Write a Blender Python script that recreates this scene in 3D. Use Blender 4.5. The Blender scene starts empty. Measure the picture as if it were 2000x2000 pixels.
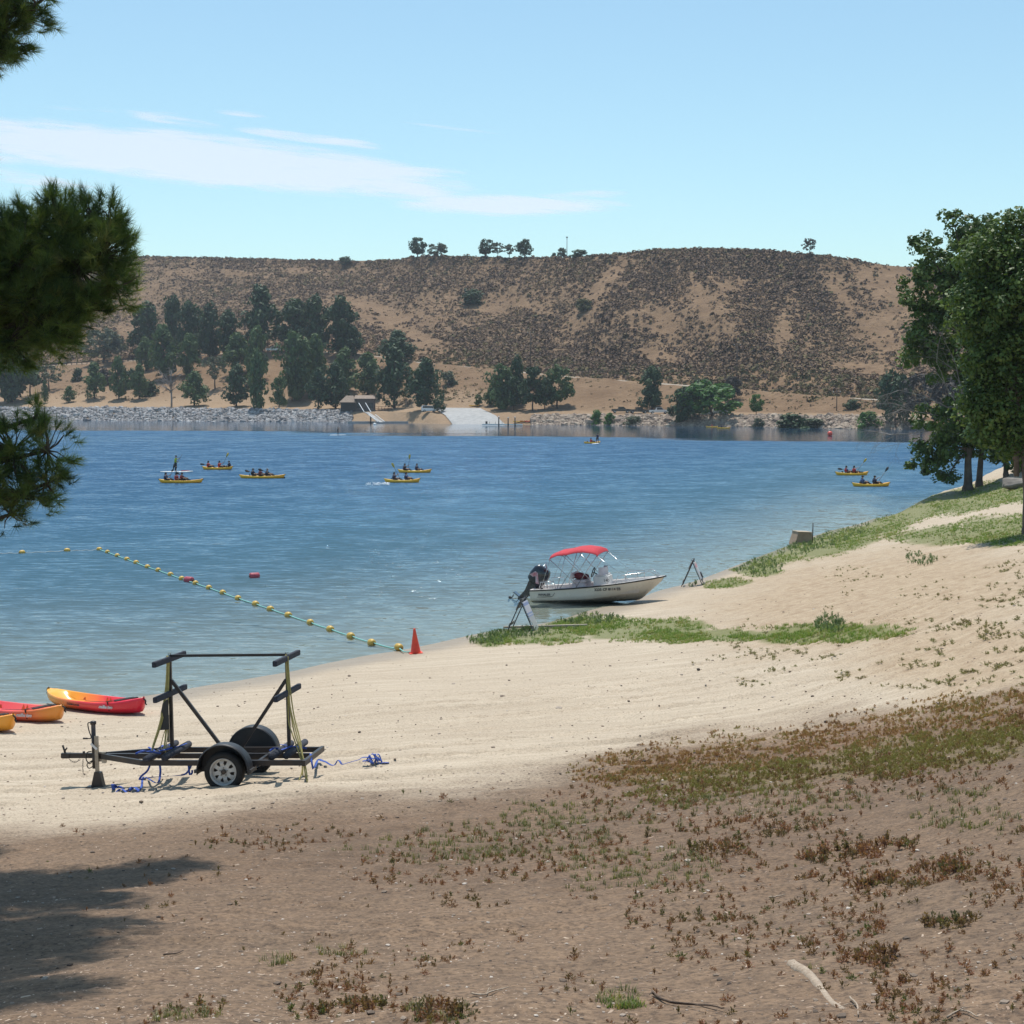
import bpy, bmesh, math, random
import numpy as np
from mathutils import Vector, Matrix
random.seed(7); RNG = np.random.default_rng(7)
PI = math.pi
SC = bpy.context.scene
COL = SC.collection
R = math.radians
# ------------------------------------------------------------------ camera model
CAM_H = 7.3; FPX = 3000.0; TH = math.atan(220/3000.0)
def ray(u, v):
    X = (u-1000)/FPX; U = (1000-v)/FPX
    return (X, math.cos(TH)+math.sin(TH)*U, -math.sin(TH)+math.cos(TH)*U)
def Pz(u, v, z):
    d = ray(u, v); t = (z-CAM_H)/d[2]
    return Vector((d[0]*t, d[1]*t, z))
def Py(u, v, y):
    d = ray(u, v); t = y/d[1]
    return Vector((d[0]*t, y, CAM_H+d[2]*t))
def proj(x, y, z):
    fw = y*math.cos(TH)-(z-CAM_H)*math.sin(TH); up = y*math.sin(TH)+(z-CAM_H)*math.cos(TH)
    return 1000+FPX*x/fw, 1000-FPX*up/fw
cam_d = bpy.data.cameras.new('camera'); cam = bpy.data.objects.new('camera', cam_d); COL.objects.link(cam)
cam.location = (0, 0, CAM_H); cam.rotation_euler = (PI/2-TH, 0, 0)
cam_d.sensor_width = 36; cam_d.lens = 36*FPX/2000; cam_d.clip_end = 6000; cam_d.clip_start = .1
SC.camera = cam
# ------------------------------------------------------------------ object helpers
def tag(o, label=None, cat=None, group=None, kind=None):
    if label: o['label'] = label
    if cat: o['category'] = cat
    if group: o['group'] = group
    if kind: o['kind'] = kind
    return o
def empty(name, loc=(0, 0, 0), rz=0, label=None, cat=None, group=None):
    o = bpy.data.objects.new(name, None); COL.objects.link(o)
    o.location = loc; o.rotation_euler = (0, 0, rz); o.empty_display_size = .2
    return tag(o, label, cat, group)
def copy_tree(o, parent=None):
    c = o.copy(); COL.objects.link(c); c.parent = parent
    for ch in list(o.children): copy_tree(ch, c)
    return c
def link_mesh(name, me, m=None, parent=None):
    o = bpy.data.objects.new(name, me); COL.objects.link(o)
    if m is not None:
        me.materials.clear(); me.materials.append(m)
    if parent: o.parent = parent
    return o
class MB:
    """collects shapes, links them as one mesh object"""
    def __init__(s): s.v = []; s.f = []; s.sm = []
    def add(s, vs, fs, smooth=False, M=None):
        n = len(s.v)
        if M is not None: vs = [M @ Vector(p) for p in vs]
        s.v += [tuple(p) for p in vs]; s.f += [tuple(i+n for i in f) for f in fs]; s.sm += [smooth]*len(fs)
        return s
    def box(s, c, d, M=None, bev=0.0):
        x, y, z = d[0]/2, d[1]/2, d[2]/2
        T = Matrix.Translation(c)
        if M is not None: T = T @ M
        if bev <= 0:
            vs = [(-x,-y,-z),(x,-y,-z),(x,y,-z),(-x,y,-z),(-x,-y,z),(x,-y,z),(x,y,z),(-x,y,z)]
            return s.add(vs, [(0,3,2,1),(4,5,6,7),(0,1,5,4),(1,2,6,5),(2,3,7,6),(3,0,4,7)], False, T)
        bm = bmesh.new(); bmesh.ops.create_cube(bm, size=1)
        for q in bm.verts: q.co = Vector((q.co.x*d[0], q.co.y*d[1], q.co.z*d[2]))
        bmesh.ops.bevel(bm, geom=bm.edges[:], offset=bev, segments=2, affect='EDGES')
        bm.verts.index_update()
        s.add([q.co.copy() for q in bm.verts], [[q.index for q in f.verts] for f in bm.faces], False, T); bm.free()
        return s
    def beam(s, a, b, w, h=None, up=(0, 0, 1)):
        a = Vector(a); b = Vector(b); h = h or w
        d = (b-a); L = d.length; d.normalize()
        sd = d.cross(Vector(up))
        if sd.length < 1e-4: sd = d.cross(Vector((0, 1, 0)))
        sd.normalize(); u2 = sd.cross(d)
        M = Matrix((d, sd, u2)).transposed().to_4x4()
        return s.box((a+b)/2, (L, w, h), M)
    def tube(s, pts, r, n=8, cap=True, closed=False):
        pts = [Vector(p) for p in pts]; k = len(pts)
        if not isinstance(r, (list, tuple)): r = [r]*k
        vs = []; fs = []; prev = None
        for i, p in enumerate(pts):
            if closed: d = pts[(i+1) % k]-pts[i-1]
            else: d = pts[min(i+1, k-1)]-pts[max(i-1, 0)]
            if d.length < 1e-9: d = Vector((0, 0, 1))
            d.normalize()
            if prev is None:
                a = d.cross(Vector((0, 0, 1)))
                if a.length < .1: a = d.cross(Vector((0, 1, 0)))
            else: a = prev-d*prev.dot(d)
            if a.length < 1e-6: a = d.orthogonal()
            a.normalize(); prev = a; b = d.cross(a)
            for j in range(n):
                t = 2*PI*j/n; vs.append(p+(a*math.cos(t)+b*math.sin(t))*r[i])
        m = k if closed else k-1
        for i in range(m):
            for j in range(n):
                i2 = (i+1) % k
                fs.append((i*n+j, i*n+(j+1) % n, i2*n+(j+1) % n, i2*n+j))
        if cap and not closed:
            fs.append(tuple(range(n))[::-1]); fs.append(tuple((k-1)*n+j for j in range(n)))
        return s.add(vs, fs, True)
    def lathe(s, prof, n=20, M=None, cap=True):
        vs = []; fs = []; k = len(prof)
        for (r, z) in prof:
            for j in range(n):
                t = 2*PI*j/n; vs.append((r*math.cos(t), r*math.sin(t), z))
        for i in range(k-1):
            for j in range(n): fs.append((i*n+j, i*n+(j+1) % n, (i+1)*n+(j+1) % n, (i+1)*n+j))
        if cap:
            fs.append(tuple(range(n))[::-1]); fs.append(tuple((k-1)*n+j for j in range(n)))
        return s.add(vs, fs, True, M)
    def sphere(s, c, r, n=10, m=7, M=None):
        if not isinstance(r, (list, tuple)): r = (r, r, r)
        vs = [(c[0], c[1], c[2]-r[2])]; fs = []
        for i in range(1, m):
            a = -PI/2+PI*i/m
            for j in range(n):
                t = 2*PI*j/n
                vs.append((c[0]+r[0]*math.cos(a)*math.cos(t), c[1]+r[1]*math.cos(a)*math.sin(t), c[2]+r[2]*math.sin(a)))
        vs.append((c[0], c[1], c[2]+r[2])); T = len(vs)-1
        for j in range(n):
            fs.append((0, 1+(j+1) % n, 1+j)); fs.append((T, T-n+j, T-n+(j+1) % n))
        for i in range(m-2):
            for j in range(n):
                a = 1+i*n+j; b = 1+i*n+(j+1) % n; fs.append((a, b, b+n, a+n))
        return s.add(vs, fs, True, M)
    def loft(s, rings, close=True, caps=True, smooth=True):
        n = len(rings[0]); vs = [p for r_ in rings for p in r_]; fs = []
        for i in range(len(rings)-1):
            for j in range(n if close else n-1):
                fs.append((i*n+j, i*n+(j+1) % n, (i+1)*n+(j+1) % n, (i+1)*n+j))
        if caps and close:
            fs.append(tuple(range(n))[::-1]); fs.append(tuple((len(rings)-1)*n+j for j in range(n)))
        return s.add(vs, fs, smooth)
    def prism(s, poly, axis, t0, t1, M=None):
        """extrude a 2-D polygon along x, y or z"""
        def pt(p, t):
            return {'x': (t, p[0], p[1]), 'y': (p[0], t, p[1]), 'z': (p[0], p[1], t)}[axis]
        n = len(poly); vs = [pt(p, t0) for p in poly]+[pt(p, t1) for p in poly]
        fs = [tuple(range(n)), tuple(range(2*n-1, n-1, -1))]+[(i, i+n, (i+1) % n+n, (i+1) % n) for i in range(n)]
        return s.add(vs, fs, False, M)
    def mesh(s, name, m=None, fix=True):
        me = bpy.data.meshes.new(name); me.from_pydata(s.v, [], s.f)
        me.polygons.foreach_set('use_smooth', s.sm)
        if fix:
            bm = bmesh.new(); bm.from_mesh(me); bmesh.ops.recalc_face_normals(bm, faces=bm.faces); bm.to_mesh(me); bm.free()
        me.update()
        if m is not None: me.materials.append(m)
        return me
    def build(s, name, m, parent=None, fix=True):
        o = bpy.data.objects.new(name, s.mesh(name, m, fix)); COL.objects.link(o)
        if parent: o.parent = parent
        return o
def np_mesh(name, V, F, m=None, smooth=False, attrs=None):
    """V (n,3), F (k,3|4)"""
    V = np.asarray(V, dtype=np.float32); F = np.asarray(F, dtype=np.int32); k, c = F.shape
    me = bpy.data.meshes.new(name); me.vertices.add(len(V)); me.vertices.foreach_set('co', V.ravel())
    me.loops.add(k*c); me.loops.foreach_set('vertex_index', F.ravel())
    me.polygons.add(k); me.polygons.foreach_set('loop_start', np.arange(k, dtype=np.int32)*c)
    me.polygons.foreach_set('loop_total', np.full(k, c, dtype=np.int32))
    me.polygons.foreach_set('use_smooth', np.full(k, smooth))
    me.update(calc_edges=True)
    for an, arr in (attrs or {}).items():
        a = me.attributes.new(an, 'FLOAT', 'POINT'); a.data.foreach_set('value', np.asarray(arr, dtype=np.float32))
    if m is not None: me.materials.append(m)
    return me
def scatter(V, F, pos, rz, sc, tilt=None, rnd=None):
    """merge many copies of one small mesh; returns V, F, rnd"""
    V = np.asarray(V, float); F = np.asarray(F, int); n = len(pos); k = len(V)
    sc = np.asarray(sc, float)
    if sc.ndim == 1: sc = np.stack([sc]*3, 1)
    A = V[None]*sc[:, None, :]
    if tilt is not None:
        ct, st = np.cos(tilt)[:, None], np.sin(tilt)[:, None]
        x = A[..., 0]*ct+A[..., 2]*st; z = -A[..., 0]*st+A[..., 2]*ct; A = np.stack([x, A[..., 1], z], -1)
    c, s_ = np.cos(rz)[:, None], np.sin(rz)[:, None]
    x = A[..., 0]*c-A[..., 1]*s_; y = A[..., 0]*s_+A[..., 1]*c
    A = np.stack([x, y, A[..., 2]], -1)+np.asarray(pos)[:, None, :]
    FF = (F[None]+(np.arange(n)*k)[:, None, None]).reshape(-1, F.shape[1])
    if rnd is None: rnd = RNG.random(n)
    return A.reshape(-1, 3), FF, np.repeat(rnd, k)
def merge(parts):
    Vs, Fs, Rs = [], [], []; o = 0
    for V, F, r in parts:
        Vs.append(V); Fs.append(F+o); Rs.append(r); o += len(V)
    return np.concatenate(Vs), np.concatenate(Fs), np.concatenate(Rs)
# ------------------------------------------------------------------ numpy noise
def _h(ix, iy, seed):
    n = (ix.astype(np.int64)*374761393+iy.astype(np.int64)*668265263+seed*1442695041) & 0x7fffffff
    n = ((n ^ (n >> 13))*1274126177) & 0x7fffffff
    return ((n ^ (n >> 16)) & 0xffff)/65535.0
def vnoise(x, y, seed=0):
    x = np.asarray(x, float); y = np.asarray(y, float)
    ix = np.floor(x); iy = np.floor(y); fx = x-ix; fy = y-iy
    fx = fx*fx*(3-2*fx); fy = fy*fy*(3-2*fy)
    a = _h(ix, iy, seed); b = _h(ix+1, iy, seed); c = _h(ix, iy+1, seed); d = _h(ix+1, iy+1, seed)
    return (a*(1-fx)+b*fx)*(1-fy)+(c*(1-fx)+d*fx)*fy
def fbm(x, y, o=4, seed=0):
    s = 0; a = .5; t = 0
    for i in range(o):
        s = s+a*vnoise(x*2**i, y*2**i, seed+i*17); t += a; a *= .5
    return s/t*2-1
def sstep(a, b, x):
    t = np.clip((x-a)/(b-a), 0, 1); return t*t*(3-2*t)
# ------------------------------------------------------------------ materials
def nodes(name):
    m = bpy.data.materials.new(name); m.use_nodes = True; nt = m.node_tree
    return m, nt, nt.nodes['Principled BSDF']
def N(nt, t, **kw):
    n = nt.nodes.new(t)
    for k, v in kw.items():
        if k in n.inputs: n.inputs[k].default_value = v
        else: setattr(n, k, v)
    return n
def ramp(nt, fac, stops, interp='LINEAR'):
    r = nt.nodes.new('ShaderNodeValToRGB'); e = r.color_ramp; e.interpolation = interp
    while len(e.elements) > 1: e.elements.remove(e.elements[-1])
    e.elements[0].position = stops[0][0]; e.elements[0].color = (*stops[0][1], 1)
    for p, c in stops[1:]:
        q = e.elements.new(p); q.color = (*c, 1)
    nt.links.new(fac, r.inputs[0]); return r.outputs[0]
def math_(nt, op, a, b=None, clamp=False):
    n = nt.nodes.new('ShaderNodeMath'); n.operation = op; n.use_clamp = clamp
    for i, q in enumerate((a, b)):
        if q is None: continue
        if isinstance(q, (int, float)): n.inputs[i].default_value = q
        else: nt.links.new(q, n.inputs[i])
    return n.outputs[0]
def mixc(nt, fac, a, b, mode='MIX'):
    n = nt.nodes.new('ShaderNodeMix'); n.data_type = 'RGBA'; n.blend_type = mode
    for i, q in ((0, fac), (6, a), (7, b)):
        if isinstance(q, (int, float)): n.inputs[i].default_value = q
        elif isinstance(q, tuple): n.inputs[i].default_value = (*q[:3], 1)
        else: nt.links.new(q, n.inputs[i])
    return n.outputs[2]
def noise(nt, scale, detail=3, rough=.55, vec=None, out=0, dist=0.0):
    n = N(nt, 'ShaderNodeTexNoise', Scale=scale, Detail=detail, Roughness=rough, Distortion=dist)
    if vec is not None: nt.links.new(vec, n.inputs['Vector'])
    return n.outputs[out]
def mat(name, c1, c2=None, rough=.6, scale=8.0, metal=0.0, bump=0.0, bscale=None, spec=.5, coat=0.0):
    m, nt, b = nodes(name)
    b.inputs['Roughness'].default_value = rough; b.inputs['Metallic'].default_value = metal
    b.inputs['Specular IOR Level'].default_value = spec; b.inputs['Coat Weight'].default_value = coat
    tc = nt.nodes.new('ShaderNodeTexCoord'); v = tc.outputs['Object']
    c2 = c2 or tuple(x*.75 for x in c1)
    f = noise(nt, scale, 5, .6, v)
    nt.links.new(ramp(nt, f, [(.3, c2), (.65, c1)]), b.inputs['Base Color'])
    r2 = math_(nt, 'MULTIPLY_ADD', noise(nt, scale*2.3, 3, .6, v), .3); nt.nodes[-1]
    n = r2.node; n.inputs[2].default_value = max(rough-.15, .02); nt.links.new(r2, b.inputs['Roughness'])
    if bump > 0:
        bn = N(nt, 'ShaderNodeBump', Strength=bump, Distance=.02)
        nt.links.new(noise(nt, bscale or scale*4, 4, .6, v), bn.inputs['Height']); nt.links.new(bn.outputs[0], b.inputs['Normal'])
    return m
def leafmat(name, cols, rough=.6, trans=.25, spec=.3):
    """foliage coloured by the per-clump random attribute"""
    m, nt, b = nodes(name)
    a = N(nt, 'ShaderNodeAttribute', attribute_name='rnd')
    c = ramp(nt, a.outputs['Fac'], [(i/(len(cols)-1), q) for i, q in enumerate(cols)])
    nt.links.new(c, b.inputs['Base Color']); b.inputs['Roughness'].default_value = rough
    b.inputs['Specular IOR Level'].default_value = spec
    if trans > 0:
        tr = nt.nodes.new('ShaderNodeBsdfTranslucent'); nt.links.new(mixc(nt, 1.0, c, (1.3, 1.35, .6), 'MULTIPLY'), tr.inputs[0])
        mx = N(nt, 'ShaderNodeMixShader', Fac=trans); out = nt.nodes['Material Output']
        nt.links.new(b.outputs[0], mx.inputs[1]); nt.links.new(tr.outputs[0], mx.inputs[2]); nt.links.new(mx.outputs[0], out.inputs[0])
    return m
def text_mesh(txt, size, m, parent, M, name='lettering', extrude=.002, bold=0.0, shear=0.0):
    cu = bpy.data.curves.new('text', 'FONT'); cu.body = txt; cu.size = size; cu.extrude = extrude; cu.offset = bold; cu.shear = shear
    cu.resolution_u = 2
    ob = bpy.data.objects.new('text', cu); COL.objects.link(ob)
    me = bpy.data.meshes.new_from_object(ob.evaluated_get(bpy.context.evaluated_depsgraph_get()))
    bpy.data.objects.remove(ob); bpy.data.curves.remove(cu)
    me.transform(M); me.name = name
    return link_mesh(name, me, m, parent)
SKYTINT=(.98,1.14,1.04); CLOUDC=(6.2,6.1,6.5); HAZE=0.00012
# ------------------------------------------------------------------ near ground height field
SHORE = [(-500,1392),(-250,1384),(0,1376),(100,1374),(200,1368),(290,1359),(377,1344),(470,1329),(580,1310),(685,1287),(780,1271),(853,1256),
         (910,1243),(960,1233),(1020,1224),(1079,1214),(1115,1204),(1150,1193),(1174,1186),(1229,1179),(1255,1165),(1293,1152),(1329,1144),(1378,1128),
         (1420,1112),(1460,1096),(1500,1081),(1540,1066),(1600,1044),(1660,1028),(1700,1018)]
EDGE = [(1738,1009,.25),(1780,988,.5),(1817,970,.8),(1850,959,1.1),(1883,950,1.3),(1919,936,1.5),(2000,922,1.7),(2150,905,1.9),(2400,890,2.0)]
LAND = [(-300,1480,.7),(-300,1600,1.7),(-300,1750,3.0),(0,1440,.42),(0,1500,.85),(0,1560,1.35),(0,1620,2.0),(0,1750,3.15),(0,2000,4.7),
        (200,1550,1.45),(200,1470,.72),(230,1410,.3),(200,1650,2.45),(439,1400,.42),(439,1460,.9),(439,1540,1.58),(439,1600,2.1),(439,1750,3.3),(439,2000,4.75),
        (700,1350,.55),(700,1450,1.15),(1000,1290,.42),(1000,1350,.8),(1000,1500,1.75),(1000,1600,2.45),(1000,1750,3.5),(1000,2000,4.8),
        (1300,1200,.35),(1300,1260,.75),(1500,1120,.45),(1500,1180,.9),(1500,1250,1.25),(1500,1400,1.9),(1500,1600,3.05),(1500,1800,4.1),(1500,2000,4.85),
        (1650,1080,1.0),(1800,1050,1.6),(1800,1150,2.15),(1800,1250,2.4),(1800,1400,2.8),(1800,1600,3.6),
        (1900,960,1.45),(1990,1000,2.4),(2000,1100,2.95),(2000,1250,3.2),(2000,1500,3.85),(2000,1700,4.5),(2000,2000,5.0),
        (2300,960,2.6),(2300,1100,3.5),(2300,1300,3.8),(2300,1600,4.5)]
def warp(x, y):
    r = np.hypot(x, y); th = np.arctan2(x, y)
    return np.clip(th, -.42, .44)*4.0, np.log(np.maximum(r, .3))
_C = []; 
for (u, v) in SHORE:
    p = Pz(u, v, 0); _C.append((p.x, p.y, 0.0))
    for k, z in ((1.07, -.12), (1.25, -.5), (1.7, -1.4), (2.6, -3.0), (4.0, -4.0)): _C.append((p.x*k, p.y*k, z))
for (u, v, z) in EDGE:
    p = Pz(u, v, z); _C.append((p.x, p.y, z))
    for k, zz in ((1.05, -.1), (1.12, -.9), (1.35, -3.0), (2.0, -4.0), (3.0, -4)): _C.append((p.x*k, p.y*k, zz))
for (u, v, z) in LAND:
    p = Pz(u, v, z); _C.append((p.x, p.y, z))
for th in (-.4, -.15, .1, .4):
    for r_, z in ((.4, 5.72), (1.5, 5.62), (3.0, 5.3)): _C.append((r_*math.sin(th), r_*math.cos(th), z+.1*th))
_C = np.array(_C); _A, _B = warp(_C[:, 0], _C[:, 1])
def _phi(d2): return np.sqrt(d2+.003)
_K = _phi((_A[:, None]-_A[None])**2+(_B[:, None]-_B[None])**2); _n = len(_C)
_S = np.zeros((_n+3, _n+3)); _S[:_n, :_n] = _K-np.eye(_n)*.004
_S[:_n, _n] = 1; _S[:_n, _n+1] = _A; _S[:_n, _n+2] = _B; _S[_n:, :_n] = _S[:_n, _n:].T
_W = np.linalg.solve(_S, np.concatenate([_C[:, 2], [0, 0, 0]]))
def z_base(x, y):
    x = np.asarray(x, float); y = np.asarray(y, float); sh = x.shape; x = x.ravel(); y = y.ravel()
    out = np.empty(len(x))
    for i in range(0, len(x), 20000):
        a, b = warp(x[i:i+20000], y[i:i+20000])
        k = _phi((a[:, None]-_A[None])**2+(b[:, None]-_B[None])**2)
        out[i:i+20000] = k @ _W[:_n]+_W[_n]+_W[_n+1]*a+_W[_n+2]*b
    return np.maximum(out, -4.2).reshape(sh)
def pl(u, pts):
    return np.interp(u, [p[0] for p in pts], [p[1] for p in pts])
DIRTLINE = [(-400,1615),(0,1602),(300,1592),(500,1572),(700,1545),(900,1532),(1050,1512),(1150,1470),(1300,1432),(1500,1415),(1700,1385),(2000,1340),(2400,1290)]
def zones(x, y, z):
    """dirt amount and streak noise in world space"""
    u, v = proj(x, np.maximum(y, .5), z)
    w = fbm(x*.35, y*.35, 4, 3)*26+fbm(x*1.6, y*1.6, 3, 8)*12
    dl = pl(u, DIRTLINE)
    dirt = sstep(-22, 60, v-dl+w*1.2)
    dirt = np.where(y < 3, 1.0, dirt)
    return u, v, dirt
def streaks(x, y):
    w = y-.27*x-.012*x*x+fbm(x*.07, y*.07, 2, 21)*1.2
    return w
RUTS = [(24.6, .22, .012), (26.4, .18, .006), (27.9, .27, .010), (30.2, .24, .004), (21.2, .10, .02), (32.6, .33, .004)]
def z_fine(x, y, zb, dirt):
    w = streaks(x, y)
    rut = fbm(w*2.6, x*.05, 3, 31)*.05*sstep(.1, .8, zb)
    rut2 = -np.clip(1-np.abs(((w*.55) % 1.0)-.5)*7, 0, 1)*.035*sstep(.55, .7, vnoise(w*.23, x*.02, 5))*sstep(.2, .9, zb)
    tr_ = 0
    for (a0, a1, a2) in RUTS:      # wheel tracks along the beach: y = a0 + a1 x + a2 x^2, two wheels 1.5 m apart
        for o in (0, 1.45):
            dline = (y-(a0+o+a1*x+a2*x*x)+fbm(x*.25, x*0+a0, 2, 5)*.25)/math.sqrt(1+a1*a1); q = dline/.13
            tr_ = tr_+(-.060*np.exp(-q**4)+.045*np.exp(-((np.abs(q)-1.45)/.4)**2))*(.45+.55*vnoise(x*.4, x*0+a0, 9))
    rut2 = rut2+tr_*sstep(.12, .35, zb)*(1-sstep(2.2, 2.9, zb))
    lump = fbm(x*.6, y*.6, 3, 41)*.05*sstep(0, .5, zb)
    foot = fbm(x*3.3, y*3.3, 3, 51)*(.014+.012*dirt)*sstep(-.05, .3, zb)
    return zb+(rut+rut2)*(1-dirt*.45)+lump+foot
def gz(x, y):
    zb = z_base(np.array([x]), np.array([y])); _, _, d = zones(np.array([x]), np.array([y]), zb)
    return float(z_fine(np.array([x]), np.array([y]), zb, d)[0])
def G(u, v):
    """where the camera ray through (u, v) meets the near ground or the water"""
    d = ray(u, v); ts = np.exp(np.linspace(math.log(3), math.log(400), 700))
    x = d[0]*ts; y = d[1]*ts; zr = CAM_H+d[2]*ts
    zb = z_base(x, y); below = np.where(zr < np.maximum(zb, 0))[0]
    i = below[0] if len(below) else 699
    t = ts[i]; lo, hi = ts[max(i-1, 0)], t
    for _ in range(12):
        m_ = (lo+hi)/2
        if CAM_H+d[2]*m_ < max(gz(d[0]*m_, d[1]*m_), 0): hi = m_
        else: lo = m_
    return Vector((d[0]*hi, d[1]*hi, max(gz(d[0]*hi, d[1]*hi), 0)))
def Gmany(u, v):
    """vectorised version of G (coarser)"""
    u = np.asarray(u, float); v = np.asarray(v, float)
    X = (u-1000)/FPX; U = (1000-v)/FPX; dy = math.cos(TH)+math.sin(TH)*U; dz = -math.sin(TH)+math.cos(TH)*U
    t = np.full(len(u), 3.0); done = np.zeros(len(u), bool); lo = t.copy(); hi = t.copy()
    ts = np.exp(np.linspace(math.log(3), math.log(260), 170)); 
    prev = ts[0]
    for tt in ts:
        idx = np.where(~done)[0]
        if len(idx) == 0: break
        x = X[idx]*tt; y = dy[idx]*tt; hit = CAM_H+dz[idx]*tt < np.maximum(z_base(x, y), -.3)
        h = idx[hit]; lo[h] = prev; hi[h] = tt; done[h] = True; prev = tt
    ok = done.copy()
    for _ in range(7):
        m_ = (lo+hi)/2; b = CAM_H+dz*m_ < np.maximum(z_base(X*m_, dy*m_), -.3)
        hi = np.where(b, m_, hi); lo = np.where(b, lo, m_)
    x = X*hi; y = dy*hi; zb = z_base(x, y); _, _, d = zones(x, y, zb)
    return x, y, z_fine(x, y, zb, d), ok
# ------------------------------------------------------------------ ground sheet
tf = np.linspace(-.42, .42, 640)
th = np.concatenate([np.linspace(-PI, -.46, 70), tf, np.linspace(.46, PI, 70)])
rr = np.exp(np.concatenate([np.linspace(math.log(.4), math.log(3), 40, endpoint=False), np.linspace(math.log(3), math.log(60), 860, endpoint=False), np.linspace(math.log(60), math.log(430), 180)]))
TT, RR = np.meshgrid(th, rr); GX = RR*np.sin(TT); GY = RR*np.cos(TT)
ZB = z_base(GX, GY); GU, GV, GD = zones(GX.ravel(), GY.ravel(), ZB.ravel())
GD = GD.reshape(GX.shape); ZF = z_fine(GX, GY, ZB, GD)
nr, nc = GX.shape
ii, jj = np.meshgrid(np.arange(nr-1), np.arange(nc-1), indexing='ij'); a = (ii*nc+jj).ravel()
FQ = np.stack([a, a+1, a+nc+1, a+nc], 1)
# patches where green or rust coloured ground cover grows (image outline, carried onto the ground)
def ell(u, v, cu, cv, ru, rv, ang=0):
    c, s = math.cos(ang), math.sin(ang); du = (u-cu); dv = (v-cv)
    return 1-np.sqrt(((du*c+dv*s)/ru)**2+((-du*s+dv*c)/rv)**2)
GREEN = [(1230,1232,150,22,.05),(1040,1240,120,20,.0),(1600,1238,170,18,-.02),(1420,1240,150,12,.0),(960,1247,35,16,0),(1140,1215,70,14,0),(1330,1228,60,18,0),
         (1480,1112,50,14,0),(1530,1080,90,22,-.35),(1640,1055,110,26,-.25),(1760,1010,130,24,-.38),(1900,975,110,26,-.2),(1850,1045,110,18,-.05),
         (1960,1035,90,30,0),(1980,960,80,24,0),(1420,1140,45,9,-.1)]
OLIVE = [(1640,1500,330,26,-.14),(1850,1465,260,34,-.12),(1380,1515,160,18,-.05),(1960,1440,140,26,-.1)]
RUST = [(1380,1480,190,32,-.16),(1600,1450,260,26,-.17),(1860,1400,240,34,-.14),(1990,1375,120,26,-.1),(1230,1500,90,26,-.1)]
def patch(u, v, L):
    m_ = np.full(np.shape(u), -9.0)
    for e in L: m_ = np.maximum(m_, ell(u, v, *e))
    return m_
nz_ = fbm(GX.ravel()*.9, GY.ravel()*.9, 4, 77)
gfr = GY.ravel() > 3
green = np.where(gfr, sstep(-.1, .25, patch(GU, GV, GREEN)+nz_*.35), 0)
rust = np.where(gfr, sstep(-.15, .25, patch(GU, GV, RUST)+nz_*.4), 0)
olive = np.where(gfr, sstep(-.15, .25, patch(GU, GV, OLIVE)+nz_*.4), 0)
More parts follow.
